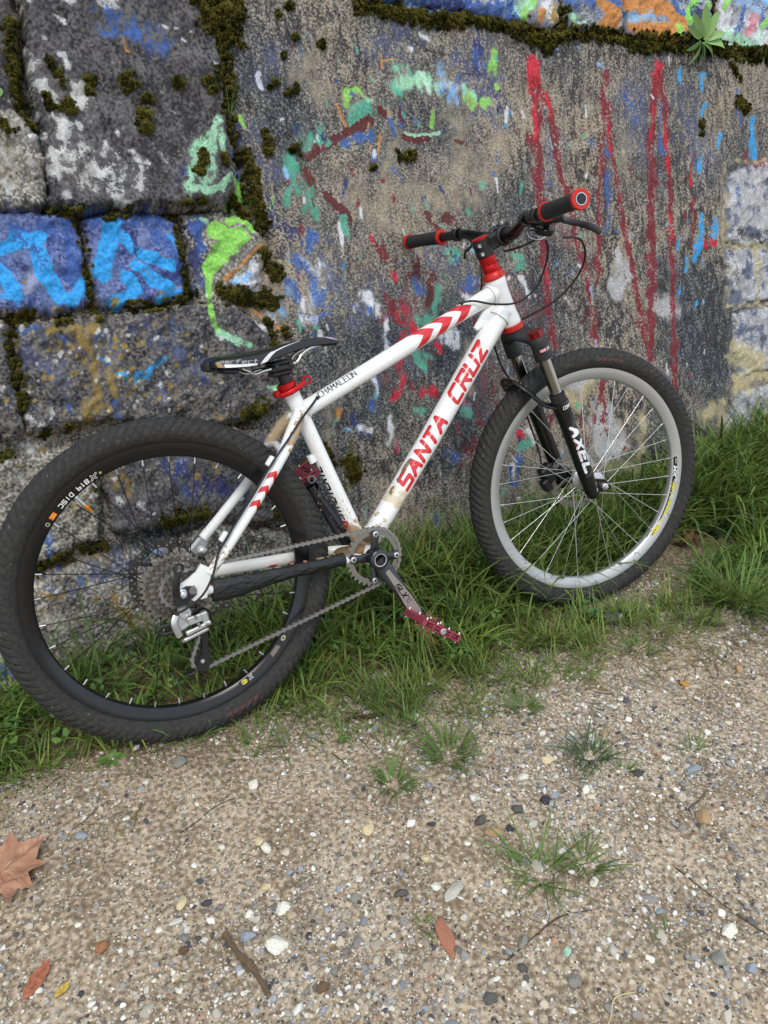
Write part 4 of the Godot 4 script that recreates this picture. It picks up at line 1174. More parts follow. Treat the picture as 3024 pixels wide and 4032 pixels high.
	for row in 7:
		var t := -0.12 + row * 0.36
		var s := -2.7 + (row % 2) * 0.23
		while s < 4.7:
			var w := rng.randf_range(0.45, 0.72)
			var hi_t := t + 0.345
			if hi_t < T1 + 0.02 and s + w > S0 and s < S1:
				if s < S0: w = S0 - s
				else:
					s = S1; continue
			if w > 0.06:
				var y0 := t
				if t < T1 and hi_t > T1 + 0.02 and s + w > S0 and s < S1: y0 = T1 + 0.004
				if hi_t - y0 > 0.03:
					var o := PackedVector2Array()
					for q in [[0, 0], [.3, 0], [.7, 0], [1, 0], [1, .5], [1, 1], [.65, 1], [.3, 1], [0, 1], [0, .5]]:
						o.append(Vector2(s + 0.008 + (w - 0.016) * q[0], y0 + 0.007 + (hi_t - y0 - 0.014) * q[1]) + Vector2(rng.randf_range(-0.006, 0.006), rng.randf_range(-0.006, 0.006)))
					var ex := [o, rng.randf_range(0.0, 0.025), "brownstone", Vector2.ZERO, Vector2.ZERO, 40 + rng.randi_range(0, 90)]
					var ht := func(p):
						return stone_face(ex, p, depth_in(p, ex[0]) + rough_b.get_noise_2d(p.x * 0.9, p.y * 0.9 + 5.0) * 0.012)
					var kp := func(_p, h): return h > -0.052
					put("stone", sheet(Vector2(s, y0), Vector2(s + w, hi_t), 0.016, ht, kp), gm, wall)
			s += w
	# moss in the joints
	var mm := mat("moss", Color.WHITE, 0.95)
	mm.vertex_color_use_as_albedo = true
	mm.metallic_specular = 0.1
	moss(0.0218, 0.0110, [0.758, 1.485, 0.833, 1.474, 0.912, 1.461, 0.994, 1.46, 1.065, 1.457])
	moss(0.0189, 0.0090, [1.066, 1.465, 1.154, 1.458, 1.244, 1.443])
	moss(0.0280, 0.0120, [1.228, 1.445, 1.289, 1.431, 1.351, 1.412])
	moss(0.0196, 0.0090, [1.353, 1.426, 1.437, 1.443, 1.522, 1.442, 1.627, 1.436])
	moss(0.0272, 0.0110, [1.644, 1.426, 1.755, 1.425, 1.87, 1.426])
	moss(0.0236, 0.0090, [1.87, 1.428, 1.969, 1.423, 2.114, 1.409, 2.288, 1.397])
	moss(0.0241, 0.0130, [1.002, 1.463, 1.009, 1.443])
	moss(0.0207, 0.0100, [1.289, 1.429, 1.334, 1.402])
	moss(0.0204, 0.0090, [1.698, 1.418, 1.7, 1.398])
	moss(0.0165, 0.0080, [1.392, 1.456, 1.411, 1.504])
	moss(0.0143, 0.0070, [1.987, 1.44, 1.987, 1.558])
	moss(0.0105, 0.0050, [2.069, 1.375, 2.109, 1.335])
	moss(0.0235, 0.0080, [2.084, 1.272, 2.13, 1.245])
	moss(0.0102, 0.0050, [1.925, 1.21, 1.924, 1.169])
	moss(0.0138, 0.0080, [0.842, 1.126, 0.869, 1.131])
	moss(0.0068, 0.0060, [0.816, 1.144, 0.822, 1.121])
	moss(0.0490, 0.0160, [0.391, 1.493, 0.39, 1.445, 0.385, 1.387])
	moss(0.0388, 0.0120, [0.422, 1.457, 0.41, 1.388])
	moss(0.0213, 0.0120, [0.337, 1.49, 0.351, 1.453, 0.378, 1.397])
	moss(0.0242, 0.0120, [0.393, 1.417, 0.395, 1.358, 0.389, 1.299])
	moss(0.0191, 0.0110, [0.454, 1.478, 0.443, 1.438])
	moss(0.0145, 0.0100, [0.391, 1.289, 0.398, 1.264])
	moss(0.0189, 0.0110, [0.378, 1.264, 0.381, 1.219, 0.384, 1.178])
	moss(0.0216, 0.0120, [0.399, 1.147, 0.416, 1.115, 0.414, 1.074, 0.412, 1.042])
	moss(0.0140, 0.0090, [0.469, 1.192, 0.466, 1.145])
	moss(0.0170, 0.0100, [0.364, 1.049, 0.375, 1.017, 0.397, 1.011])
	moss(0.0151, 0.0090, [0.419, 1.031, 0.428, 0.988, 0.413, 0.967])
	moss(0.0165, 0.0100, [0.417, 0.924, 0.434, 0.884, 0.447, 0.855])
	moss(0.0202, 0.0110, [0.285, 0.837, 0.317, 0.823, 0.351, 0.82])
	moss(0.0233, 0.0120, [0.362, 0.813, 0.41, 0.814, 0.429, 0.79])
	moss(0.0155, 0.0100, [0.406, 0.759, 0.403, 0.725])
	moss(0.0181, 0.0120, [0.405, 0.708, 0.403, 0.68])
	moss(0.0085, 0.0080, [0.442, 0.738, 0.443, 0.715])
	moss(0.0148, 0.0100, [0.06, 1.021, 0.106, 1.022])
	moss(0.0126, 0.0090, [0.199, 1.021, 0.276, 1.028])
	moss(0.0084, 0.0080, [-0.048, 1.034, 0.007, 1.025])
	moss(0.0128, 0.0090, [0.218, 1.01, 0.217, 0.938, 0.216, 0.875, 0.222, 0.832])
	moss(0.0096, 0.0080, [0.004, 1.002, 0.004, 0.933, -0.003, 0.854])
	moss(0.0135, 0.0090, [-0.178, 0.822, -0.13, 0.827])
	moss(0.0142, 0.0100, [-0.086, 0.812, -0.056, 0.814])
	moss(0.0133, 0.0100, [0.077, 0.826, 0.127, 0.815, 0.199, 0.824])
	moss(0.0088, 0.0080, [-0.003, 0.834, 0.006, 0.802])
	moss(0.0117, 0.0090, [-0.184, 0.794, -0.187, 0.735, -0.189, 0.685])
	moss(0.0119, 0.0090, [-0.189, 0.665, -0.19, 0.635])
	moss(0.0104, 0.0080, [-0.171, 0.57, -0.147, 0.571])
	moss(0.0097, 0.0080, [-0.117, 0.571, -0.096, 0.578])
	moss(0.0070, 0.0070, [-0.074, 0.488, -0.072, 0.423])
	moss(0.0163, 0.0110, [-0.239, 0.274, -0.197, 0.286, -0.166, 0.289])
	moss(0.0130, 0.0090, [-0.135, 0.293, -0.083, 0.291])
	moss(0.0218, 0.0110, [0.051, 0.317, 0.085, 0.321, 0.153, 0.318])
	moss(0.0111, 0.0080, [0.327, 0.279, 0.368, 0.295])
	moss(0.0354, 0.0100, [0.315, 0.555, 0.329, 0.529])
	moss(0.0175, 0.0100, [0.29, 0.547, 0.297, 0.523])
	moss(0.0317, 0.0080, [0.421, 0.382, 0.426, 0.332])
	moss(0.0268, 0.0080, [0.553, 0.381, 0.572, 0.327])
	moss(0.0143, 0.0080, [0.494, 0.429, 0.512, 0.377])
	moss(0.0091, 0.0080, [-0.255, 0.533, -0.234, 0.54])
	moss(0.0219, 0.0130, [0.155, 1.291, 0.166, 1.272])
	moss(0.0136, 0.0090, [0.259, 1.287, 0.275, 1.284])
	moss(0.0130, 0.0090, [0.331, 1.288, 0.342, 1.264])
	moss(0.0115, 0.0090, [0.077, 1.29, 0.083, 1.276])
	moss(0.0077, 0.0070, [0.063, 1.271, 0.08, 1.258])
	moss(0.0152, 0.0090, [0.179, 1.234, 0.18, 1.191])
	moss(0.0132, 0.0080, [0.162, 1.2, 0.181, 1.183])
	moss(0.0160, 0.0110, [0.023, 1.239, 0.028, 1.219])
	moss(0.0074, 0.0080, [0.003, 1.321, 0.016, 1.294, 0.025, 1.271])
	moss(0.0083, 0.0080, [-0.016, 1.253, -0.008, 1.225])
	moss(0.0119, 0.0070, [0.292, 1.139, 0.291, 1.109, 0.276, 1.094])
	moss(0.0100, 0.0070, [0.34, 1.133, 0.345, 1.112])
	moss(0.0071, 0.0060, [0.183, 1.253, 0.202, 1.247])
	moss(0.0088, 0.0070, [-0.112, 1.203, -0.09, 1.185])
	moss(0.0151, 0.0110, [-0.052, 1.399, -0.062, 1.311, -0.062, 1.23])
	moss(0.0109, 0.0090, [-0.054, 1.225, -0.049, 1.198])
	moss(0.0077, 0.0060, [0.361, 1.313, 0.359, 1.284])
	moss(0.0131, 0.0070, [0.58, 1.474, 0.582, 1.47])
	moss(0.0128, 0.0070, [0.757, 1.467, 0.759, 1.462])
	moss(0.0082, 0.0070, [0.545, 1.451, 0.547, 1.447])
	moss(0.0108, 0.0070, [0.58, 1.406, 0.582, 1.402])
	moss(0.0099, 0.0070, [0.646, 1.388, 0.647, 1.383])
	moss(0.0120, 0.0070, [0.558, 1.285, 0.56, 1.281])
	moss(0.0074, 0.0070, [0.646, 1.396, 0.648, 1.392])
	moss(0.0059, 0.0070, [0.542, 1.362, 0.543, 1.358])
	moss(0.0084, 0.0070, [0.566, 1.299, 0.568, 1.295])
	moss(0.0059, 0.0070, [0.513, 1.309, 0.515, 1.304])
	moss(0.0070, 0.0070, [0.501, 1.295, 0.502, 1.291])
	moss(0.0132, 0.0070, [0.743, 1.106, 0.745, 1.102])
	moss(0.0145, 0.0070, [0.535, 1.155, 0.537, 1.15])
	moss(0.0048, 0.0070, [0.539, 1.28, 0.541, 1.276])
	moss(0.0067, 0.0070, [0.876, 1.493, 0.878, 1.489])
	moss(0.0073, 0.0070, [0.546, 1.144, 0.547, 1.139])
	scatter("moss", moss_tuft(), mm, moss_spots, moss_tints, wall)

func on_wall(s: float, t: float, n := 0.0) -> Vector3: return wall.transform * Vector3(s, t, n)

# ------------------------------------------------------------------ the ground
var soil: FastNoiseLite
var soil2: FastNoiseLite
var verge_n: FastNoiseLite

func verge_front(x: float) -> float:               # z of the ragged front edge of the grass
	var k := [[-3.0, -0.05], [-0.6, -0.02], [-0.39, -0.05], [-0.2, -0.03], [-0.05, -0.01], [0.05, -0.05], [0.21, -0.02], [0.38, 0.03], [0.6, 0.07], [0.8, 0.06], [0.98, 0.04], [1.14, 0.09], [1.3, 0.10], [1.5, 0.13], [1.8, 0.10], [3.0, 0.10], [9.0, 0.1]]
	for i in range(1, k.size()):
		if x <= k[i][0]: return lerpf(k[i - 1][1], k[i][1], (x - k[i - 1][0]) / (k[i][0] - k[i - 1][0]))
	return 0.1

func verge(x: float, z: float) -> float:           # 0 on the open gravel, 1 deep in the grass
	var d := verge_front(x) - z + verge_n.get_noise_2d(x * 10.0, z * 10.0) * 0.06
	var k := smoothstep(-0.07, 0.10, d)
	var bare := Vector2((x - 1.20) / 0.20, (z - 0.02) / 0.085).length()     # trodden earth beside the front wheel
	var bare2 := Vector2((x - 1.50) / 0.20, (z + 0.05) / 0.085).length()
	return k * smoothstep(0.7, 1.25, bare) * smoothstep(0.7, 1.25, bare2)

func ground_y(x: float, z: float) -> float:
	var near := clampf(1.0 - maxf(absf(x - 1.0) - 2.5, absf(z) - 2.5), 0, 1)
	var y := soil.get_noise_2d(x, z) * 0.010 + soil2.get_noise_2d(x, z) * 0.0035 - 0.006
	y += 0.035 * smoothstep(0.0, -0.30, z) + 0.05 * smoothstep(1.2, 2.2, x) * smoothstep(0.05, -0.25, z)
	return y * near

func ground_picture() -> ImageTexture:
	var w := 1536
	var a := noise(41, 0.010, 5).get_seamless_image(w, w).get_data()
	var b := noise(42, 0.11, 4).get_seamless_image(w, w).get_data()
	var by := PackedByteArray()
	by.resize(w * w * 3)
	for i in w * w:
		var k := clampf((a[i] / 255.0 * 0.4 + b[i] / 255.0 * 0.9 - 0.65) * 2.3 + 0.5, 0, 1)
		by[i * 3] = int(lerpf(118, 186, k)); by[i * 3 + 1] = int(lerpf(103, 169, k)); by[i * 3 + 2] = int(lerpf(83, 145, k))
	var grit := [[206, 198, 182], [176, 160, 132], [92, 88, 84], [128, 122, 114], [228, 224, 214], [70, 68, 70], [150, 116, 84]]
	for k in 130000:                                  # grains of sand and grit too small to build
		var x := rng.randi_range(0, w - 1)
		var y := rng.randi_range(0, w - 1)
		var c: Array = grit[mini(rng.randi_range(0, 6), rng.randi_range(0, 7))]
		var s := rng.randf_range(0.8, 1.05)
		var big := 2 if rng.randf() < 0.45 else 1
		for dy in big:
			for dx in big:
				var i := (((y + dy) % w) * w + (x + dx) % w) * 3
				by[i] = int(minf(c[0] * s, 255)); by[i + 1] = int(minf(c[1] * s, 255)); by[i + 2] = int(minf(c[2] * s, 255))
	return ImageTexture.create_from_image(Image.create_from_data(w, w, false, Image.FORMAT_RGB8, by))

func rock(sd: int, level: int, flat: float, rough: float, long := 1.0) -> ArrayMesh:
	var b := MB.new()
	var f := noise(sd, 0.9, 3)
	var g := (1.0 + sqrt(5.0)) * 0.5
	var pts := [Vector3(-1, g, 0), Vector3(1, g, 0), Vector3(-1, -g, 0), Vector3(1, -g, 0), Vector3(0, -1, g), Vector3(0, 1, g), Vector3(0, -1, -g), Vector3(0, 1, -g), Vector3(g, 0, -1), Vector3(g, 0, 1), Vector3(-g, 0, -1), Vector3(-g, 0, 1)]
	var tr := [[0, 11, 5], [0, 5, 1], [0, 1, 7], [0, 7, 10], [0, 10, 11], [1, 5, 9], [5, 11, 4], [11, 10, 2], [10, 7, 6], [7, 1, 8], [3, 9, 4], [3, 4, 2], [3, 2, 6], [3, 6, 8], [3, 8, 9], [4, 9, 5], [2, 4, 11], [6, 2, 10], [8, 6, 7], [9, 8, 1]]
	for k in 12: pts[k] = pts[k].normalized()
	for l in level:
		var nt := []
		var made := {}
		for t in tr:
			var m := []
			for e in 3:
				var i: int = t[e]
				var j: int = t[(e + 1) % 3]
				var key := mini(i, j) * 100000 + maxi(i, j)
				if not made.has(key):
					made[key] = pts.size(); pts.append((pts[i] + pts[j]).normalized())
				m.append(made[key])
			nt.append([t[0], m[0], m[2]]); nt.append([t[1], m[1], m[0]]); nt.append([t[2], m[2], m[1]]); nt.append([m[0], m[1], m[2]])
		tr = nt
	for p in pts:
		var q: Vector3 = p * (1.0 + f.get_noise_3d(p.x + sd, p.y, p.z) * rough)
		for c in 5:                                  # a few broken facets
			var cn := Vector3(sin(sd * 1.3 + c * 2.1), cos(sd * 2.7 + c * 1.7), sin(sd * 0.7 + c * 3.3)).normalized()
			var over := q.dot(cn) - (0.66 + 0.12 * sin(sd + c))
			if over > 0: q -= cn * over * 0.9
		b.vert(q * Vector3(long, flat, 1.0), p)
	for t in tr: b.tri(t[0], t[1], t[2])
	b.smooth_normals()
	return b.mesh()

const STONE := {"white": [214, 210, 200], "cream": [196, 180, 146], "grey": [128, 126, 120], "blue": [134, 142, 152], "dark": [78, 76, 74], "black": [46, 47, 52], "tan": [160, 132, 100], "brown": [98, 74, 54], "clay": [142, 98, 66], "pale": [176, 172, 164], "mint": [150, 186, 170], "ochre": [172, 130, 66]}
var rock_mats := {}
var rock_bump: Texture2D
var pebble_no := 0

func rock_mat(kind: String) -> StandardMaterial3D:
	if not rock_mats.has(kind):
		var c: Array = STONE[kind]
		var m := mat("stone_" + kind, Color.WHITE, 0.62 if kind in ["black", "white"] else 0.85)
		var w := 128
		var im := blank(w, w, rgb(c[0], c[1], c[2]))
		var f := noise(500 + rock_mats.size(), 0.045, 4)
		for y in w:
			for x in w:
				var k := f.get_noise_2d(x, y)
				var s := 1.0 + k * 0.22
				if absf(f.get_noise_2d(x * 0.5 + 300.0, y * 0.5)) < 0.03 and kind in ["dark", "white", "grey", "blue"]: s *= 1.5 if kind == "dark" else 0.85
				im.set_pixel(x, y, Color(minf(c[0] / 255.0 * s, 0.95), minf(c[1] / 255.0 * s, 0.94), minf(c[2] / 255.0 * (s * 0.97), 0.92)))
		m.albedo_texture = ImageTexture.create_from_image(im)
		m.uv1_triplanar = true
		m.uv1_scale = Vector3(0.45, 0.45, 0.45)
		rock_mats[kind] = m
	return rock_mats[kind]

func pebble(x: float, z: float, r: float, asp: float, kind: String, label: String) -> void:
	pebble_no += 1
	if kind == "black": r *= 0.8
	var o := put("pebble", rock(600 + pebble_no * 7, 2, 0.72, 0.45, asp), rock_mat(kind), self)
	var turn := rng.randf_range(-0.6, 0.6) + (1.1 if label.contains("upright") or label.contains("standing") else 0.15)
	o.transform = Transform3D(Basis.from_euler(Vector3(rng.randf_range(-0.15, 0.15), turn, rng.randf_range(-0.15, 0.15))) * (r / sqrt(asp)), Vector3(x, ground_y(x, z) + r * 0.30, z))
	tag(o, label, "stone" if r > 0.018 else "pebble", "larger loose stones on the gravel")

func build_ground() -> void:
	soil = noise(51, 1.6, 3); soil2 = noise(52, 9.0, 3); verge_n = noise(53, 0.6, 3)
	var xs := [-60.0, -25.0, -10.0, -4.0, -2.5]
	var zs := [-60.0, -20.0, -8.0, -3.0, -1.2]
	for i in 231: xs.append(-1.5 + i * 0.02)
	xs += [3.6, 5.0, 10.0, 25.0, 60.0]
	for i in 136: zs.append(-0.6 + i * 0.02)
	zs += [2.6, 4.0, 10.0, 25.0, 60.0]
	var b := MB.new()
	for z in zs:
		for x in xs:
			var damp := verge(x, z)
			var mossy := clampf(smoothstep(0.16, 0.0, absf(z - 0.06)) * smoothstep(0.35, 0.8, x) * (0.5 + soil2.get_noise_2d(x * 2.0, z * 2.0) * 1.4), 0, 1)
			var c := Color(1, 1, 1).lerp(Color(0.40, 0.36, 0.30), clampf(damp * 1.2 + 0.2 * smoothstep(0.3, 0.0, z), 0, 1))
			b.tint = c.lerp(Color(0.34, 0.40, 0.12), mossy * 0.55)
			b.vert(Vector3(x, ground_y(x, z), z), Vector3.UP, Vector2(x, z) / 2.4)
	b.grid(zs.size(), xs.size(), 0)
	b.smooth_normals()
	var m := mat("sandy_gravel", Color.WHITE, 0.95)
	m.albedo_texture = ground_picture()
	m.vertex_color_use_as_albedo = true
	m.metallic_specular = 0.2
	with_bump(m, bump_tex(55, 0.12, 1024, 4), 0.35)
	var g := put("ground", b.mesh(), m, self)
	tag(g, "sandy path of trodden earth and fine gravel in front of the wall", "ground", "", "structure")
	# loose gravel
	var kinds := []
	for k in 7: kinds.append([rock(100 + k * 13, 1 if k < 4 else 2, [0.55, 0.7, 0.45, 0.8, 0.6, 0.75, 0.5][k], 0.5, [1.0, 1.3, 1.2, 1.0, 1.6, 1.15, 1.4][k]), [], []])
	var tones := [[.66, .64, .58], [.52, .45, .34], [.36, .33, .28], [.25, .25, .24], [.46, .38, .27], [.42, .36, .27], [.70, .68, .63], [.27, .29, .31], [.38, .32, .25], [.66, .62, .53], [.30, .29, .27], [.24, .22, .20], [.44, .40, .33], [.14, .135, .13], [.50, .47, .41], [.38, .24, .16], [.07, .07, .075]]
	var dens := noise(57, 1.9, 3)
	var where := func(mult: float, many: int, lo: float, hi: float, x0: float, x1: float, z0: float, z1: float) -> void:
		for i in many:
			var x := rng.randf_range(x0, x1)
			var z := rng.randf_range(z0, z1)
			var v := verge(x, z)
			var d := dens.get_noise_2d(x, z) * 0.9 + 0.62 - 0.35 * smoothstep(0.35, 0.05, absf(z - 0.25)) * smoothstep(0.6, 0.0, x)
			if rng.randf() > clampf(d, 0.12, 1.0) * (1.0 - 0.93 * v) * mult: continue
			var r := lo * pow(hi / lo, pow(rng.randf(), 2.2))
			var c: Array = tones[rng.randi_range(0, tones.size() - 1)]
			var s := rng.randf_range(0.75, 1.15)
			var k: Array = kinds[rng.randi_range(0, 6)]
			k[1].append(Transform3D(Basis.from_euler(Vector3(rng.randfn(0, 0.35), rng.randf() * TAU, rng.randfn(0, 0.35))) * r, Vector3(x, ground_y(x, z) + r * rng.randf_range(-0.15, 0.30), z)))
			k[2].append(Color(c[0] * s, c[1] * s, c[2] * s))
	where.call(1.0, 130000, 0.0011, 0.0025, -0.75, 2.6, -0.05, 1.25)
	where.call(1.0, 56000, 0.0020, 0.0056, -0.9, 2.8, -0.05, 1.35)
	where.call(1.0, 2000, 0.0055, 0.0095, -0.9, 2.8, -0.05, 1.35)
	where.call(0.8, 40000, 0.0026, 0.0080, -2.5, 4.5, 0.1, 2.6)
	var pm := mat("gravel_stones", Color.WHITE, 0.75)
	pm.vertex_color_use_as_albedo = true
	pm.metallic_specular = 0.35
	var heap := thing("gravel", "fine mixed gravel of white, grey and brown stones strewn over the path", "gravel")
	heap.set_meta("kind", "stuff")
	for k in kinds: scatter("gravel_stones", k[0], pm, k[1], k[2], heap)

# ------------------------------------------------------------------ grass and weeds
func blade(b: MB, root: Vector3, yaw: float, length: float, lean: float, droop: float, w: float) -> void:
	var out := Vector3(cos(yaw), 0, sin(yaw))
	var across := Vector3(-sin(yaw), 0, cos(yaw))
	var p := root
	var ang := lean
	var segs := 6
	var first := b.v.size()
	for i in segs + 1:
		var t := float(i) / segs
		var d := Vector3.UP * cos(ang) + out * sin(ang)
		var nn := d.cross(across)
		if nn.y < 0: nn = -nn
		var half := w * 0.5 * (0.7 + 0.3 * sin(t * PI)) * (1.0 - pow(t, 2.6))
		b.vert(p - across * half + nn * half * 0.35, (nn - across * 0.45).normalized(), Vector2(0, t))
		b.vert(p, nn, Vector2(0.5, t))
		b.vert(p + across * half + nn * half * 0.35, (nn + across * 0.45).normalized(), Vector2(1, t))
		p += d * length / segs
		ang += droop / segs * (0.4 + 1.2 * t)
	for i in segs:
		var a := first + i * 3
		b.quad(a, a + 1, a + 4, a + 3); b.quad(a + 1, a + 2, a + 5, a + 4)

func clump(many: int, spread: float, lo: float, hi: float, lean: float, droop: float, w: float) -> ArrayMesh:
	var b := MB.new()
	for k in many:
		var yaw := rng.randf() * TAU
		var r := spread * sqrt(rng.randf())
		var s := rng.randf_range(0.55, 1.35)
		b.tint = Color(s * rng.randf_range(0.9, 1.25), s, s * rng.randf_range(0.7, 1.1))
		if rng.randf() < 0.07: b.tint = Color(2.4, 1.35, 1.3)
		blade(b, Vector3(cos(yaw) * r, -0.004, sin(yaw) * r), yaw + rng.randfn(0, 0.7), rng.randf_range(lo, hi), absf(rng.randfn(lean, 0.18)), rng.randf_range(0.3, 1.0) * droop, w * rng.randf_range(0.6, 1.25))
	return b.mesh()

func grass_mat(called: String) -> StandardMaterial3D:
	var m := mat(called, Color.WHITE, 0.5)
	m.vertex_color_use_as_albedo = true
	m.metallic_specular = 0.4
	m.backlight_enabled = true
	m.backlight = Color(0.7, 0.7, 0.7)
	return m

func build_grass() -> void:
	var gm := grass_mat("grass_blades")
	var sets := [
		[clump(8, 0.028, 0.09, 0.20, 0.40, 2.1, 0.0072), [], []], [clump(8, 0.032, 0.08, 0.18, 0.55, 2.3, 0.0068), [], []],
		[clump(6, 0.030, 0.17, 0.34, 0.38, 2.3, 0.0084), [], []], [clump(6, 0.036, 0.20, 0.38, 0.50, 2.6, 0.0094), [], []],
		[clump(11, 0.028, 0.035, 0.09, 0.6, 1.5, 0.0042), [], []], [clump(9, 0.036, 0.05, 0.13, 1.0, 1.1, 0.0040), [], []]]
	for i in 5600:
		var x := rng.randf_range(-1.0, 3.4)
		var z := -0.36 + rng.randf() * 0.62
		var v := verge(x, z)
		if v < 0.05 or rng.randf() > v * (0.45 + 0.55 * smoothstep(-0.5, 0.3, soil2.get_noise_2d(x * 0.5, z * 0.5) * 2.0)): continue
		var deep := verge_front(x) - z
		var tall := smoothstep(0.03, 0.26, deep)
		tall *= 0.42 + 0.75 * smoothstep(0.35, 0.75, x) - 0.25 * smoothstep(0.85, 1.05, x) * smoothstep(1.35, 1.15, x)
		if x < 0.35: tall *= 0.30 + 0.3 * smoothstep(0.12, 0.32, x)
		if x < 0.2 and x > -0.22 and z < -0.04 and rng.randf() < 0.4: continue
		var k := 0
		if rng.randf() < tall: k = rng.randi_range(2, 3)
		elif v < 0.6 or rng.randf() < 0.35: k = rng.randi_range(4, 5)
		else: k = rng.randi_range(0, 1)
		var g := rng.randf_range(0.75, 1.15) * (0.8 + 0.25 * smoothstep(1.2, 2.0, x))
		sets[k][1].append(Transform3D(Basis(Vector3.UP, rng.randf() * TAU) * Basis(Vector3.RIGHT, rng.randfn(0, 0.12)) * g, Vector3(x, ground_y(x, z), z)))
		var y := rng.randf()
		sets[k][2].append(Color(lerpf(0.085, 0.275, y), lerpf(0.175, 0.390, y), lerpf(0.042, 0.092, y)))
	for i in 900:                                    # thin low growth that straggles out on to the path
		var x := rng.randf_range(-0.1, 2.0)
		var z := verge_front(x) + absf(rng.randfn(0, 0.085))
		if verge_n.get_noise_2d(x * 14.0 + 5.0, z * 14.0) < 0.02 or rng.randf() > smoothstep(0.0, 0.35, x): continue
		var k := 4 if rng.randf() < 0.4 else 5
		sets[k][1].append(Transform3D(Basis(Vector3.UP, rng.randf() * TAU) * rng.randf_range(0.5, 0.95), Vector3(x, ground_y(x, z), z)))
		var y := rng.randf()
		sets[k][2].append(Color(lerpf(0.10, 0.26, y), lerpf(0.18, 0.33, y), lerpf(0.04, 0.08, y)))
	var lawn := thing("grass", "lush uneven grass growing along the foot of the wall", "grass")
	lawn.set_meta("kind", "stuff")
	for s in sets: scatter("grass_blades", s[0], gm, s[1], s[2], lawn)
	# single tufts out on the gravel
	var tufts := [
		[0.428, 0.297, 0.075, 60, "dense bright green grass tuft on the gravel under the pedal"],
		[0.673, 0.443, 0.060, 34, "low dark green grass tuft among white pebbles"],
		[0.287, 0.321, 0.050, 30, "thin yellowing grass tuft left of the dense bright one"],
		[0.410, 0.616, 0.075, 30, "sprawling grass tuft nearest the viewer on the gravel"],
		[0.490, 0.640, 0.055, 20, "loose grass tuft touching the sprawling one on its right"],
		[0.096, 0.084, 0.050, 14, "few flat grass blades in the sand under the rear tyre"],
		[0.705, 0.507, 0.030, 9, "tiny sparse grass sprig beside a broad blue grey chip"],
		[0.512, 0.804, 0.024, 4, "single upright grass sprout low in the right gravel"],
		[0.872, 0.528, 0.040, 10, "short thin grass wisp near the right edge of the gravel"],
		[0.191, 0.609, 0.022, 9, "tiny grass sprig above the red brick shard"],
		[1.406, 0.194, 0.150, 60, "big drooping grass clump at the right edge of the path"],
		[1.019, 0.220, 0.060, 26, "grass tuft on the gravel right of the front tyre"],
		[0.639, 0.265, 0.050, 24, "pale grass tuft between the pedal and the front tyre"],
		[0.386, 0.178, 0.060, 26, "flattened grass tuft just in front of the tall grass under the crank"]]
	for t in tufts:
		var o := put("grass_tuft", clump(int(t[3] * 2.2), t[2] * 0.42, t[2] * 0.5, t[2] * 1.6, 0.85, 1.1, 0.0030 if t[2] < 0.1 else 0.0062), gm, self)
		o.position = Vector3(t[0], ground_y(t[0], t[1]), t[1])
		tag(o, t[4], "grass tuft", "grass tufts on the path")
		var b := (o.mesh as ArrayMesh).surface_get_arrays(0)
		var dark: bool = t[4].contains("dark")
		var cc: PackedColorArray = b[Mesh.ARRAY_COLOR]
		for k in cc.size():
			cc[k] = cc[k] * (Color(0.085, 0.155, 0.058) if dark else Color(0.14, 0.23, 0.055))
		b[Mesh.ARRAY_COLOR] = cc
		var am := ArrayMesh.new()
		am.add_surface_from_arrays(Mesh.PRIMITIVE_TRIANGLES, b)
		o.mesh = am
	# clover and small round leaves among the grass
	var cl := MB.new()
	for k in 3:
		var a := k * TAU / 3.0
		leaf_fan(cl, Vector3(cos(a), 0.15, sin(a)) * 0.0075, a, 0.0085, 0.007, 0.35, 0.0)
	var spots := []
	var tints := []
	for i in 900:
		var x := rng.randf_range(-0.8, 2.6)
		var z := rng.randf_range(-0.28, 0.10)
		if rng.randf() > verge(x, z) * (1.0 if x < 0.0 else 0.35): continue
		spots.append(Transform3D(Basis.from_euler(Vector3(rng.randfn(0, 0.3), rng.randf() * TAU, rng.randfn(0, 0.3))) * rng.randf_range(0.7, 1.5), Vector3(x, ground_y(x, z) + rng.randf_range(0.015, 0.06), z)))
		var y := rng.randf()
		tints.append(Color(lerpf(0.07, 0.14, y), lerpf(0.15, 0.26, y), 0.05))
	var co := scatter("clover", cl.mesh(), gm, spots, tints, self)
	tag(co, "small clover and round weed leaves scattered low in the grass", "clover", "", "stuff")
	# straw and dry stems
	var st := MB.new()
	st.sweep([Vector3(-0.03, 0, 0), Vector3(-0.01, 0.001, 0.002), Vector3(0.012, 0.0005, -0.001), Vector3(0.03, 0, 0.002)], [0.0008, 0.0009, 0.0008, 0.0004], 5)
	spots = []; tints = []
	for i in 620:
		var x := rng.randf_range(-0.7, 2.3)
		var z := verge_front(x) + rng.randfn(0.05, 0.09)
		if rng.randf() < 0.35: 
			x = rng.randfn(1.12, 0.16); z = rng.randfn(0.27, 0.06)
		if rng.randf() < 0.12: z = rng.randf_range(0.1, 0.95)
		spots.append(Transform3D(Basis.from_euler(Vector3(rng.randfn(0, 0.15), rng.randf() * TAU, rng.randfn(0, 0.08))) * rng.randf_range(0.4, 1.5), Vector3(x, ground_y(x, z) + 0.003, z)))
		var y := rng.randf()
		tints.append(Color(lerpf(0.10, 0.40, y), lerpf(0.075, 0.33, y), lerpf(0.045, 0.19, y)))
	var so := scatter("straw", st.mesh(), M.gravel_stones, spots, tints, self)
	tag(so, "dry straw and root threads lying on the earth by the grass", "straw", "", "stuff")

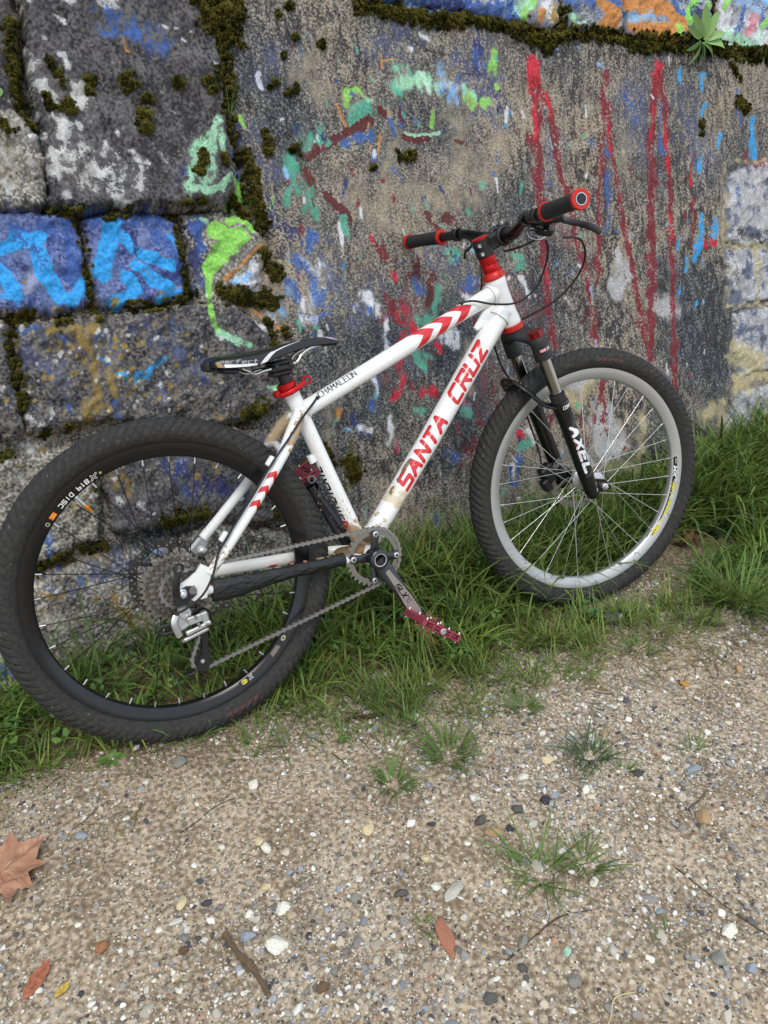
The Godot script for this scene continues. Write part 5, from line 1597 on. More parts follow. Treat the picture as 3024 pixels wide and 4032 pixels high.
func leaf_fan(b: MB, at: Vector3, yaw: float, length: float, half: float, cup: float, lift: float) -> void:
	var out := Vector3(cos(yaw), lift, sin(yaw)).normalized()
	var across := Vector3(-sin(yaw), 0, cos(yaw))
	var up := across.cross(out) if across.cross(out).y > 0 else -across.cross(out)
	var first := b.v.size()
	for i in 7:
		var t := i / 6.0
		var w := half * sqrt(maxf(0.0, sin(PI * pow(t, 0.8)))) 
		var droop := -cup * t * t * length
		for s in [-1.0, 0.0, 1.0]:
			b.vert(at + out * length * (t - 0.35) + across * w * s + up * (absf(s) * w * 0.25 + droop), (up - across * s * 0.25).normalized(), Vector2(s * 0.5 + 0.5, t))
	b.grid(7, 3, first)

# a fallen leaf from its outline, curled; veins and blotches come from its own picture
func fallen_leaf(label: String, rim: Array, size: float, curl: float, col: Color, dark: Color, where: Vector3, turn: Vector3, sd: int, cat := "leaf") -> void:
	var o := outline(rim)
	var b := MB.new()
	var f := noise(sd, 1.2, 3)
	var rings := 7
	var per := 4
	var edge := []
	for k in o.size():
		for j in per: edge.append(o[k].lerp(o[(k + 1) % o.size()], float(j) / per))
	var cnt := edge.size()
	for r in rings + 1:
		for k in cnt + 1:
			var q: Vector2 = edge[k % cnt] * (float(r) / rings)
			var h := f.get_noise_2d(q.x * 2.0, q.y * 2.0) * 0.10 + curl * q.length_squared() + curl * 0.6 * absf(q.y) * smoothstep(0.2, 1.0, absf(q.y)) - 0.05 * exp(-absf(sin(atan2(q.y, q.x) * 2.5)) * 9.0) * q.length()
			b.vert(Vector3(q.x, h, q.y) * size, Vector3.UP, Vector2(q.x * 0.5 + 0.5, q.y * 0.5 + 0.5))
	b.grid(rings + 1, cnt + 1, 0)
	b.smooth_normals()
	var w := 160
	var im := blank(w, w, col)
	var nf := noise(sd + 1, 0.03, 5)
	for y in w:
		for x in w: im.set_pixel(x, y, col.lerp(dark, clampf(0.45 + nf.get_noise_2d(x, y) * 1.3, 0, 1)))
	var mid := Vector2(w * 0.5, w * 0.5)
	for k in 5:
		var a := -1.9 + k * 0.95
		line(im, mid - Vector2(w * 0.22, 0), mid + Vector2(cos(a), sin(a)) * w * 0.48, 1.6, dark.darkened(0.25))
		for j in 4:
			var p := mid + Vector2(cos(a), sin(a)) * w * (0.12 + 0.09 * j)
			line(im, p, p + Vector2(cos(a + 0.7), sin(a + 0.7)) * w * 0.10, 0.9, dark.darkened(0.1))
			line(im, p, p + Vector2(cos(a - 0.7), sin(a - 0.7)) * w * 0.10, 0.9, dark.darkened(0.1))
	var m := mat("leaf_%d" % sd, Color.WHITE, 0.7)
	m.albedo_texture = ImageTexture.create_from_image(im)
	var n := put("leaf" if cat == "leaf" else "brick_shard", b.mesh(), m, self)
	n.position = where + Vector3(0, ground_y(where.x, where.z), 0)
	n.rotation = turn
	tag(n, label, cat)

func build_litter() -> void:
	pebble(-0.001, 0.473, 0.0121, 1.1, "white", "largest smooth white pebble, just above the pale stick")
	pebble(-0.031, 0.528, 0.0167, 1.35, "white", "broad cracked white stone right of the pale stick")
	pebble(0.017, 0.347, 0.0099, 1.3, "white", "upright white pebble below a paler twin in mid gravel")
	pebble(0.011, 0.327, 0.0092, 1.1, "cream", "cream pebble touching the upright white one in mid gravel")
	pebble(0.046, 0.190, 0.0118, 1.2, "white", "white faceted pebble in the sand below the chain side")
	pebble(-0.145, 0.388, 0.0115, 1.9, "cream", "long cream pebble standing left of the largest white pebble")
	pebble(-0.052, 0.457, 0.0083, 1.1, "white", "small rounded white pebble left of the largest white one")
	pebble(-0.067, 0.493, 0.0125, 1.3, "blue", "flat blue grey stone at the upper end of the pale stick")
	pebble(-0.269, 0.161, 0.0106, 1.4, "blue", "flat blue grey pebble alone in the sandy left part")
	pebble(-0.012, 0.422, 0.0078, 1.3, "cream", "angular cream pebble above the largest white pebble")
	pebble(0.192, 0.400, 0.0134, 1.5, "cream", "pale buff rounded stone beside the lower left grass tuft")
	pebble(0.111, 0.511, 0.0084, 1.1, "grey", "pale grey round pebble in the middle of the gravel")
	pebble(-0.067, 0.067, 0.0141, 1.6, "grey", "flat grey slate chip in the sand below the rear tyre")
	pebble(-0.136, -0.018, 0.0077, 1.3, "white", "white pebble close under the rear tyre")
	pebble(-0.157, 0.454, 0.0091, 1.1, "grey", "round grey pebble left of the pale stick, half sunk")
	pebble(0.005, 0.625, 0.0103, 1.5, "brown", "dark brown clod near the lower end of the pale stick")
	pebble(-0.275, 0.408, 0.0116, 1.1, "clay", "reddish brown clod of earth in the lower left gravel")
	pebble(-0.163, 0.473, 0.0086, 1.1, "brown", "round brown clod directly below the half sunk grey pebble")
	pebble(0.518, 0.426, 0.0108, 1.1, "white", "square white pebble below the left grass tuft")
	pebble(0.522, 0.493, 0.0139, 1.2, "black", "largest black glassy stone in the right gravel")
	pebble(0.545, 0.490, 0.0088, 1.5, "blue", "pale blue grey chip behind the largest black stone")
	pebble(0.459, 0.489, 0.0120, 1.1, "dark", "rough dark grey stone left of the largest black one")
	pebble(0.382, 0.479, 0.0118, 1.4, "dark", "flat dark stone between a tan clod and a grass wisp")
	pebble(0.389, 0.513, 0.0133, 1.5, "tan", "long tan clod beside a small black stone")
	pebble(0.420, 0.519, 0.0109, 1.2, "black", "small black stone right of the long tan clod")
	pebble(0.749, 0.665, 0.0160, 1.1, "tan", "biggest tan and grey rough stone in the right gravel")
	pebble(0.260, 0.582, 0.0161, 2.1, "pale", "smooth pale grey oval pebble above the red brick shard")
	pebble(0.182, 0.542, 0.0108, 1.2, "dark", "dark stone capped with white, left of the pale oval pebble")
	pebble(0.240, 0.559, 0.0085, 1.1, "white", "white pebble touching the pale grey oval one")
	pebble(0.598, 0.849, 0.0129, 1.5, "white", "square white pebble in the lower right gravel")
	pebble(0.549, 0.873, 0.0125, 1.2, "grey", "flat round grey stone in the lower right gravel")
	pebble(0.578, 0.906, 0.0089, 1.1, "blue", "blue grey round pebble near the right edge of the gravel")
	pebble(0.214, 0.755, 0.0108, 1.3, "dark", "dark stone with a white vein at the bottom of the gravel")
	pebble(0.338, 0.793, 0.0116, 1.5, "grey", "pale grey slanting stone in the bottom gravel")
	pebble(0.309, 0.708, 0.0093, 1.6, "grey", "thin grey chip right of the red brick shard")
	pebble(0.283, 0.740, 0.0083, 1.1, "dark", "round dark grey pebble in the bottom gravel below a thin chip")
	pebble(0.358, 0.752, 0.0078, 1.2, "mint", "small mint green paint chip stone in the gravel")
	pebble(0.422, 0.783, 0.0085, 1.3, "pale", "mottled pinkish white stone in the lower middle gravel")
	pebble(0.830, 0.568, 0.0127, 1.6, "blue", "broad blue grey chip right of the dense dark grass tuft")
	pebble(0.802, 0.520, 0.0101, 1.2, "white", "clean white pebble right of the dense dark grass tuft")
	pebble(0.605, 0.507, 0.0097, 1.6, "white", "flat white chip under the dense dark grass tuft")
	pebble(0.594, 0.407, 0.0121, 1.4, "cream", "cream oval pebble at the left side of the dense dark tuft")
	pebble(0.253, 0.503, 0.0096, 1.2, "cream", "square cream pebble in the gravel left of the spread tuft")
	pebble(0.478, 0.678, 0.0093, 1.2, "white", "rounded white pebble inside the right side of the spread tuft")
	pebble(0.351, 0.608, 0.0078, 1.2, "cream", "cream pebble left of the spread grass tuft")
	pebble(0.461, 0.530, 0.0109, 1.5, "pale", "pinkish pale flat chip right of the small black stone")
	pebble(0.740, 0.408, 0.0115, 1.4, "tan", "flat tan pebble behind the dense dark grass tuft")
	pebble(0.359, 0.226, 0.0096, 1.2, "white", "white pebble left of the left grass tuft")
	pebble(0.632, 0.342, 0.0087, 1.2, "white", "small white pebble between the two upper tufts")
	pebble(0.936, 0.504, 0.0086, 1.3, "white", "small white pebble right of the thin grass wisp")
	pebble(1.168, 0.389, 0.0118, 1.3, "tan", "tan angular chip among straw near the right edge")
	pebble(1.019, 0.368, 0.0115, 1.6, "ochre", "ochre yellow chip near straw below the right hand grass")
	pebble(1.038, -0.270, 0.0326, 1.2, "grey", "grey rock standing in the grass behind the front wheel")
	pebble(0.908, -0.190, 0.0336, 1.4, "grey", "pale rock hidden in grass at the left of the front tyre")
	pebble(1.046, 0.090, 0.0261, 1.6, "dark", "flat slaty stone on bare earth right of the front tyre")
	pebble(1.084, 0.086, 0.0108, 1.1, "white", "little cream pebble on the slaty stone by the front tyre")
	var plane := [-0.30, -0.06, -0.45, -0.42, -0.22, -0.40, -0.30, -0.85, 0.0, -0.62, 0.18, -0.95, 0.30, -0.50, 0.62, -0.62, 0.58, -0.30, 1.0, 0.0, 0.58, 0.28, 0.66, 0.62, 0.30, 0.50, 0.16, 0.95, 0.0, 0.62, -0.30, 0.85, -0.22, 0.40, -0.45, 0.42, -0.30, 0.06]
	fallen_leaf("large light brown plane leaf on the gravel at the left edge", plane, 0.088, 0.10, rgb(172, 130, 102), rgb(150, 106, 80), Vector3(-0.405, 0.012, 0.187), Vector3(0.03, 0.45, 0.05), 71)
	fallen_leaf("curled brown leaf lying on bare earth right of the front wheel", plane, 0.062, 0.42, rgb(156, 112, 80), rgb(112, 76, 54), Vector3(1.52, 0.022, -0.075), Vector3(0.3, 2.6, -0.25), 73)
	fallen_leaf("brown leaf standing half hidden in the grass under the pedal", plane, 0.060, 0.18, rgb(140, 104, 72), rgb(104, 74, 50), Vector3(0.576, 0.042, -0.055), Vector3(0.95, 0.4, 0.2), 75)
	var slim := [-1.0, 0.0, -0.6, -0.26, 0.0, -0.38, 0.5, -0.28, 1.0, 0.0, 0.5, 0.30, 0.0, 0.38, -0.6, 0.26]
	fallen_leaf("small rust red oval leaf in the lower left gravel", slim, 0.033, 0.03, rgb(168, 102, 72), rgb(146, 84, 60), Vector3(-0.37, 0.006, 0.416), Vector3(0.02, 0.85, 0.03), 77)
	fallen_leaf("little yellow leaf beside the rust red oval one", slim, 0.016, 0.05, rgb(196, 168, 74), rgb(168, 136, 56), Vector3(-0.338, 0.006, 0.452), Vector3(0.04, 0.5, 0.03), 79)
	# a piece of broken brick
	var sh := put("brick_shard", rock(801, 2, 0.42, 0.5, 2.3), mat("brick_clay", rgb(166, 112, 86), 0.9), self)
	sh.transform = Transform3D(Basis(Vector3.UP, 1.35) * 0.0165, Vector3(0.209, ground_y(0.209, 0.642) + 0.002, 0.642))
	with_bump(M.brick_clay, bump_tex(88, 0.05, 128), 0.15)
	M.brick_clay.uv1_triplanar = true
	tag(sh, "long red brick shard half sunk in the gravel", "brick")
	# sticks
	var wood := mat("dry_wood", rgb(128, 106, 80), 0.9)
	with_bump(wood, bump_tex(81, 0.06, 256), 0.2)
	wood.uv1_scale = Vector3(1, 4, 1)
	var dead := mat("dark_twig", rgb(64, 52, 42), 0.9)
	var sticks := [
		["pale barkless stick lying on the gravel near the bottom", wood, 0.0062, [-0.098, 0.475, -0.092, 0.51, -0.078, 0.55, -0.070, 0.60]],
		["dark twig lying in the sand in front of the grass", dead, 0.0050, [0.282, 0.108, 0.31, 0.112, 0.335, 0.128, 0.368, 0.135]],
		["thin pale stalk at the bottom right of the gravel", mat("pale_stalk", rgb(190, 172, 134), 0.8), 0.0014, [0.317, 0.872, 0.345, 0.862, 0.372, 0.842, 0.405, 0.850]],
		["thin brown root thread crossing the right gravel", dead, 0.0012, [0.62, 0.72, 0.63, 0.80, 0.64, 0.86, 0.66, 0.93]],
		["thin dark stem in the gravel below the sprawling tuft", dead, 0.0013, [0.27, 0.72, 0.34, 0.705, 0.39, 0.70, 0.44, 0.715]],
		["bent dry stem in the sand left of the white faceted pebble", dead, 0.0011, [-0.11, 0.24, -0.07, 0.225, -0.04, 0.21, 0.0, 0.205]]]
	for s in sticks:
		var pts := []
		for k in range(0, s[3].size(), 2): pts.append(Vector3(s[3][k], ground_y(s[3][k], s[3][k + 1]) + s[2] * 0.75, s[3][k + 1]))
		var first: Vector3 = pts[0]
		for k in pts.size(): pts[k] -= first
		var cv := curve(pts, 6)
		var rad := []
		for k in cv.size(): rad.append(s[2] * (0.8 + 0.25 * sin(k * 1.7) * (0.5 if s[2] > 0.003 else 0.2) + 0.15 * cos(k * 0.6)))
		var o := put("stick" if s[2] > 0.003 else "stem", tube(cv, rad, 9), s[1], self)
		o.position = first
		tag(o, s[0], "stick" if s[2] > 0.003 else "stem")
	# weeds with broad leaves
	weed("leafy_weed", "pale green rosette weed at the grass edge left of the rear tyre", Vector3(-0.188, 0.004, -0.01), 7, 0.026, 0.007, 0.5, Color(0.13, 0.24, 0.055))
	weed("leafy_weed", "flat lobed seedling in the sand in front of the grass", Vector3(0.255, 0.002, 0.16), 6, 0.018, 0.007, 0.25, Color(0.12, 0.21, 0.05))
	weed("leafy_weed", "broad dark leaved dock plant in the grass right of the brown leaf", Vector3(1.66, 0.02, -0.13), 8, 0.075, 0.026, 0.5, Color(0.045, 0.10, 0.035))
	weed("leafy_weed", "small upright clover plant in front of the front tyre", Vector3(1.0, 0.03, 0.075), 7, 0.020, 0.008, 0.8, Color(0.08, 0.17, 0.04))
	var w := thing("wall_weed", "long leaved weed sprouting from the mossy ledge at the upper right", "plant", on_wall(1.91, 1.425, 0.012))
	var lv := [[0.35, 0.095, 0.013, 0.9], [0.0, 0.11, 0.015, 0.2], [-0.5, 0.08, 0.013, 0.1], [1.0, 0.09, 0.014, 0.5], [1.6, 0.085, 0.014, 0.25], [2.2, 0.07, 0.012, 0.6], [2.7, 0.06, 0.010, 0.8], [-1.3, 0.06, 0.013, -0.5], [-1.9, 0.065, 0.014, -0.7], [-1.0, 0.055, 0.012, -0.2], [0.7, 0.06, 0.012, 0.9], [-2.5, 0.05, 0.011, -0.3]]
	var wm := mat("weed_leaf", Color(0.22, 0.40, 0.11).linear_to_srgb(), 0.45)
	wm.backlight_enabled = true; wm.backlight = Color(0.45, 0.45, 0.45)
	for l in lv:
		var b := MB.new()
		leaf_fan(b, Vector3.ZERO, 0.0, l[1], l[2], 0.5, 0.25)
		var o := put("leaf", b.mesh(), wm, w)
		o.transform = Transform3D(Basis(Vector3(0, 0, 1), l[0]) * Basis(Vector3.RIGHT, 1.0) , Vector3(cos(l[0]), sin(l[0]), 0.3) * l[1] * 0.42 + Vector3(0, 0.01, 0.012))
	var e := thing("wall_weed", "round leaved sprout with thin stems at the left edge of the wall", "plant", on_wall(-0.085, 1.30, 0.02))
	for k in 5:
		var b := MB.new()
		leaf_fan(b, Vector3.ZERO, 0.0, 0.024, 0.012, 0.3, 0.2)
		var o := put("leaf", b.mesh(), wm, e)
		o.transform = Transform3D(Basis(Vector3(0, 0, 1), 0.4 + k * 1.3) * Basis(Vector3.RIGHT, 1.1), Vector3(-0.03 + 0.012 * (k % 2), 0.04 - k * 0.022, 0.012))
	var sb := MB.new()
	sb.sweep(curve([Vector3(-0.02, -0.06, 0), Vector3(-0.015, -0.01, 0.014), Vector3(-0.03, 0.05, 0.01)], 5), [0.0016, 0.0008], 6)
	put("stem", sb.mesh(), wm, e)
	var sp := put("grass_sprig", clump(6, 0.004, 0.04, 0.085, 0.5, 0.7, 0.0026), M.grass_blades, self)
	sp.position = on_wall(0.385, 1.225, 0.005)
	sp.rotation_degrees = Vector3(35, 0, 0)
	sprig_green(sp)
	tag(sp, "thin grass sprig growing from the vertical mossy joint", "grass sprig")

func sprig_green(o: MeshInstance3D) -> void:
	var b := (o.mesh as ArrayMesh).surface_get_arrays(0)
	var cc: PackedColorArray = b[Mesh.ARRAY_COLOR]
	for k in cc.size(): cc[k] = cc[k] * Color(0.15, 0.26, 0.055)
	b[Mesh.ARRAY_COLOR] = cc
	var am := ArrayMesh.new()
	am.add_surface_from_arrays(Mesh.PRIMITIVE_TRIANGLES, b)
	o.mesh = am

func weed(called: String, label: String, where: Vector3, many: int, length: float, half: float, lift: float, col: Color) -> void:
	var w := thing(called, label, "plant", Vector3(where.x, ground_y(where.x, where.z) + where.y, where.z))
	var m := mat("weed_%d" % used.get(called, 0), col.linear_to_srgb(), 0.5)
	m.backlight_enabled = true; m.backlight = Color(0.45, 0.45, 0.45)
	for k in many:
		var a := k * 2.4 + rng.randf() * 0.5
		var b := MB.new()
		var l := length * rng.randf_range(0.7, 1.1)
		leaf_fan(b, Vector3(cos(a), 0, sin(a)) * l * 0.4, a, l, half * rng.randf_range(0.8, 1.1), 0.5, lift * rng.randf_range(0.5, 1.3))
		put("leaf", b.mesh(), m, w)

# ------------------------------------------------------------------ the bicycle; P() takes x forward and y up from the rear axle, z to the right (drive) side
func P(x: float, y: float, z := 0.0) -> Vector3: return Vector3(x, y + AXLE, z)
func P3(a: Array) -> Vector3: return P(a[0], a[1], a[2])
func path(a: Array) -> Array: return a.map(func(q): return P3(q))

var bike: Node3D
const HEAD_AXIS := Vector3(-0.333, 0.943, 0.0)
const WHEEL_STEER := -6.8
const BAR_STEER := -2.0

func bike_materials() -> void:
	var w := mat("white_paint", rgb(231, 231, 229), 0.22)
	w.clearcoat_enabled = true; w.clearcoat = 0.6; w.clearcoat_roughness = 0.1
	mat("red_anodised", rgb(186, 22, 26), 0.32, 0.55)
	mat("red_cup", rgb(192, 36, 26), 0.40, 0.25)
	mat("maroon_knob", rgb(122, 14, 18), 0.25, 0.5)
	mat("pink_pedal", rgb(156, 70, 80), 0.42, 0.5)
	mat("black_gloss", rgb(16, 16, 17), 0.16)
	mat("black_satin", rgb(24, 24, 25), 0.42)
	mat("black_forged", rgb(34, 34, 36), 0.55)
	mat("black_hose", rgb(18, 18, 18), 0.5)
	mat("grip_rubber", rgb(34, 33, 33), 0.85)
	mat("chrome", rgb(205, 204, 200), 0.16, 1.0)
	mat("stanchion", rgb(150, 145, 138), 0.14, 1.0)
	mat("silver", rgb(196, 197, 198), 0.36, 0.85)
	mat("rim_silver", rgb(186, 187, 186), 0.42, 0.7)
	mat("rim_black", rgb(15, 15, 17), 0.25)
	mat("crank_grey", rgb(66, 67, 71), 0.30, 0.7)
	mat("crank_plate", rgb(166, 158, 155), 0.34, 0.75)
	mat("steel", rgb(146, 142, 136), 0.38, 0.9)
	mat("dirty_steel", rgb(96, 91, 85), 0.5, 0.7)
	mat("steel_worn", rgb(132, 126, 118), 0.45, 0.75)
	mat("rotor_dark", rgb(60, 57, 54), 0.5, 0.35)
	mat("chain_steel", rgb(152, 149, 145), 0.40, 0.85)
	mat("spoke_steel", rgb(206, 206, 204), 0.25, 0.9)
	mat("spoke_black", rgb(40, 39, 38), 0.35, 0.6)
	mat("brass_cap", rgb(214, 140, 40), 0.35, 0.5)
	mat("mud", rgb(132, 106, 76), 0.95)
	mat("tape_black", rgb(22, 22, 23), 0.48)
	with_bump(M.mud, bump_tex(91, 0.05, 256), 0.5)
	with_bump(M.grip_rubber, bump_tex(92, 0.2, 256, 2), 0.05)
	with_bump(M.tape_black, bump_tex(93, 0.03, 256, 3), 0.25)

func chevrons(im: Image, tips: Array, vc: float, band: float, back: float, half: float, dirn := 1.0) -> void:
	var w := im.get_width()
	var h := im.get_height()
	for u in tips:
		var p := PackedVector2Array()
		for q in [[u, vc], [u - back, vc - half], [u - back - band, vc - half], [u - band, vc], [u - back - band, vc + half], [u - back, vc + half]]:
			p.append(Vector2((u + (q[0] - u) * dirn) * w, q[1] * h))
		fill_poly(im, p, rgb(202, 28, 36))

func nicks(im: Image, many: int) -> void:             # chips and scratches in the paint
	for k in many:
		var p := Vector2(rng.randf() * im.get_width(), rng.randf() * im.get_height())
		var l := rng.randf_range(0.0, 9.0)
		var a := rng.randf() * TAU
		line(im, p, p + Vector2(cos(a), sin(a)) * l, rng.randf_range(0.8, 2.4), rgb(120, 116, 110) if rng.randf() < 0.7 else rgb(70, 66, 62))

func build_frame() -> void:
	var fr := holder("frame", bike)
	var white := rgb(231, 231, 229)
	var mudc := rgb(164, 136, 100)
	# down tube
	var im := blank(1024, 256, white)
	write(im, "SANTA CRUZ", Vector2(0.222 * 1024, 0.535 * 256), Vector2(63.5, 0), Vector2(0, -52), 15.5, rgb(200, 26, 36), 0.28, 0.70)
	dirt(im, 61, rgb(184, 166, 138), 0.0, 0.12, 0.1, 0.9, 0.26); dirt(im, 62, rgb(206, 190, 160), 0.14, 0.22, 0.2, 0.7, 0.55); dirt(im, 63, rgb(120, 92, 66), 0.16, 0.36, 0.28, 0.36, 0.40); dirt(im, 64, mudc, 0.0, 0.9, 0.55, 0.95, 0.18, 0.05)
	nicks(im, 46)
	put("down_tube", tube([P(.440, -.010), P(.62, .19), P(.80, .400), P(.842, .449)], [0.0235, 0.0245, 0.0250, 0.0265], 32), decal_mat("down_tube_paint", im, 0.24, 0.6), fr)
	# top tube
	im = blank(1024, 256, white)
	chevrons(im, [0.855, 0.755, 0.655], 0.44, 0.055, 0.055, 0.20)
	write(im, "CHAMALEON", Vector2(0.095 * 1024, 0.425 * 256), Vector2(20.5, 0), Vector2(0, -30), 4.2, rgb(40, 40, 46), 0.12, 0.74)
	dirt(im, 65, rgb(190, 178, 156), 0.0, 1.0, 0.5, 0.95, 0.12, 0.06)
	nicks(im, 30)
	put("top_tube", tube([P(.314, .296), P(.40, .328), P(.72, .451), P(.826, .4915)], [0.0185, 0.0180, 0.0185, 0.0200], 32), decal_mat("top_tube_paint", im, 0.24, 0.6), fr)
	# seat tube
	im = blank(1024, 256, white)
	write(im, "SYNDICATE", Vector2(0.775 * 1024, 0.655 * 256), Vector2(-38, 0), Vector2(0, 44), 11.0, rgb(20, 20, 22), 0.1, 0.74)
	fill_poly(im, PackedVector2Array([Vector2(.785 * 1024, .60 * 256), Vector2(.85 * 1024, .60 * 256), Vector2(.85 * 1024, .9 * 256), Vector2(.785 * 1024, .9 * 256)]), rgb(204, 32, 36))
	fill_poly(im, PackedVector2Array([Vector2(.33 * 1024, .12 * 256), Vector2(.42 * 1024, .12 * 256), Vector2(.42 * 1024, .27 * 256), Vector2(.33 * 1024, .27 * 256)]), rgb(204, 32, 36))
	dirt(im, 66, mudc, 0.80, 1.0, 0.2, 1.0, 0.62); dirt(im, 67, rgb(196, 178, 150), 0.6, 0.95, 0.4, 0.9, 0.25, 0.05)
	nicks(im, 34)
	put("seat_tube", tube([P(.3005, .3515), P(.360, .162), P(.4205, -.030)], [0.0168, 0.0162, 0.0175], 28), decal_mat("seat_tube_paint", im, 0.24, 0.6), fr)
	# head tube with flared ends, and the welds round it
	var b := MB.new()
	b.lathe([Vector2(.0228, 0), Vector2(.0245, .004), Vector2(.0238, .016), Vector2(.0222, .030), Vector2(.0220, .085), Vector2(.0236, .100), Vector2(.0244, .110), Vector2(.0228, .1135)], P(.8665, .4145), HEAD_AXIS, 32)
	put("head_tube", b.mesh(), M.white_paint, fr)
	for w in [[P(.330, .302), Vector3(.93, .37, 0), .0195], [P(.813, .4865), Vector3(.93, .36, 0), .0218], [P(.828, .4335), Vector3(.66, .75, 0), .0285], [P(.452, .003), Vector3(.66, .75, 0), .0250]]:
		var prof := []
		for k in 9: prof.append(Vector2(w[2] + 0.0022 * sin(k * TAU / 8), -0.0028 * cos(k * TAU / 8)))
		b = MB.new()
		b.lathe(prof, w[0], w[1], 30)
		put("weld_bead", b.mesh(), M.white_paint, fr)
	b = MB.new()
	b.sweep([P(.765, .415), P(.795, .437), P(.822, .455)], [Vector2(.006, .006), Vector2(.016, .007), Vector2(.022, .008)], 14)
	put("gusset", b.mesh(), M.white_paint, fr)
	put("seat_tube_collar", tube([P(.304, .338), P(.300, .352)], [.0185, .0186], 28), M.white_paint, fr)
	# bottom bracket shell, muddy
	b = MB.new()
	b.lathe([Vector2(.016, -.037), Vector2(.0212, -.036), Vector2(.0212, .036), Vector2(.016, .037)], P(.422, -.036), Vector3(0, 0, 1), 28)
	put("bottom_bracket", b.mesh(), M.white_paint, fr)
	b = MB.new()
	b.ball(P(.398, -.024, 0.012), Vector3(.026, .016, .026), 14); b.ball(P(.380, -.026, 0.0), Vector3(.030, .010, .034), 12); b.ball(P(.428, .0, 0.006), Vector3(.018, .012, .022), 12)
	put("mud_cake", b.mesh(), M.mud, fr).set_meta("kind", "stuff")
	# stays
	im = blank(512, 128, white)
	chevrons(im, [0.375, 0.46, 0.545], 0.5, 0.036, 0.030, 0.17, -1.0)
	dirt(im, 68, mudc, 0.0, 0.26, 0.0, 0.62, 0.55, 0.03); dirt(im, 69, mudc, 0.82, 1.0, 0.0, 1.0, 0.30, 0.05)
	var sm := decal_mat("stay_paint", im, 0.25, 0.5)
	put("seat_stay", tube(curve(path([[.312, .298, .010], [.290, .276, .034], [.262, .243, .050], [.234, .209, .057], [.179, .147, .062], [.103, .067, .066], [.060, .024, .067]]), 4), [.013, .013, .0135, .014, .014, .014, .014, .0135, .013, .0125, .0120, .0115, .0112, .011, .0108, .0106, .0104, .0104, .0102, .0102, .0100, .0100, .0098, .0098, .0096], 18), sm, fr)
	im = blank(512, 128, white)
	dirt(im, 70, mudc, 0.0, 0.36, 0.0, 1.0, 0.62, 0.03)
	put("seat_stay", tube(curve(path([[.312, .298, -.010], [.288, .274, -.034], [.258, .236, -.052], [.216, .178, -.060], [.142, .110, -.064], [.060, .040, -.067]]), 4), [.013, .0135, .014, .014, .0135, .013, .0125, .012, .0115, .011, .0108, .0106, .0104], 18), decal_mat("stay_paint_muddy", im, 0.3, 0.4), fr)
	put("stay_bridge", tube(path([[.250, .232, -.050], [.256, .240, 0.0], [.250, .232, .050]]), 0.0075, 12), M.white_paint, fr)
	var cs := [[.396, -.034, .028], [.340, -.028, .044], [.250, -.020, .055], [.150, -.014, .062], [.085, -.010, .066], [.050, -.006, .068]]
	put("chain_stay", tube(curve(path(cs), 4), [Vector2(.010, .012)], 16), M.white_paint, fr)
	im = blank(512, 128, white)
	chevrons(im, [0.55, 0.42, 0.30], 0.28, 0.05, 0.03, 0.14)
	put("chain_stay", tube(curve(path(cs.map(func(q): return [q[0], q[1] - (.004 if q[0] < .3 else 0.0), -q[2]])), 4), [Vector2(.0135, .010)], 16), decal_mat("left_stay_paint", im, 0.25, 0.5), fr)
	# black wrap of inner tube round the right chain stay
	b = MB.new()
	var wr := curve(path([[.352, -.026, .043], [.30, -.022, .051], [.20, -.017, .060], [.13, -.016, .066], [.088, -.014, .070], [.058, -.010, .0705]]), 6)
	var rr := []
	for k in wr.size():
		var t := float(k) / (wr.size() - 1)
		var lap := 0.0012 * (1.0 if k % 4 == 0 else 0.0)
		rr.append(Vector2(lerpf(.0140, .0235, smoothstep(0.30, 0.80, t)) + lap, lerpf(.013, .0105, t) + lap))
	b.sweep(wr, rr, 20)
	put("chain_stay_wrap", b.mesh(), M.tape_black, fr)
	b = MB.new()
	for k in 12:
		var q: Vector3 = wr[2 + k * 2 if k < 9 else 18 + k]
		b.ball(q + Vector3(rng.randf_range(-.01, .01), rng.randf_range(.010, .016), rng.randf_range(-.004, .004)), Vector3(rng.randf_range(.004, .012), .0026, .005), 8)
	put("mud_splash", b.mesh(), M.mud, fr).set_meta("kind", "stuff")
	# dropouts
	for s in [1.0, -1.0]:
		b = MB.new()
		b.extrude(outline([.0, .017 + AXLE, .016, .024 + AXLE, .034, .034 + AXLE, .046, .048 + AXLE, .066, .032 + AXLE, .058, .014 + AXLE, .054, .002 + AXLE, .046, -.022 + AXLE, .020, -.022 + AXLE, .004, -.012 + AXLE, -.006, .002 + AXLE]), Vector3.ZERO, Basis.IDENTITY, s * .0665 - .0035, s * .0665 + .0035, 0.0008)
		put("dropout", b.mesh(), M.white_paint, fr)
	b = MB.new()
	b.extrude(outline([-.012, .004 + AXLE, .010, .012 + AXLE, .026, .008 + AXLE, .026, -.008 + AXLE, .008, -.020 + AXLE, .004, -.036 + AXLE, -.010, -.038 + AXLE, -.012, -.012 + AXLE]), Vector3.ZERO, Basis.IDENTITY, .0702, .0755, 0.0008)
	put("mech_hanger", b.mesh(), M.black_forged, fr)
	b = MB.new()
	b.lathe([Vector2(0, .0025), Vector2(.003, .0025), Vector2(.0036, .004), Vector2(.0075, .004), Vector2(.0075, 0)], P(.020, .002, .0755), Vector3(0, 0, 1), 16)
	put("bolt", b.mesh(), M.steel, fr)
	# cable stops
	for q in [[.222, .214, .060], [.104, .086, .064]]:
		b = MB.new()
		b.box(P3(q) + Vector3(-.006, .006, .006), Vector3(.022, .010, .012), Basis(Vector3(0, 0, 1), .85), .002)
		put("cable_stop", b.mesh(), M.white_paint, fr)
	b = MB.new()
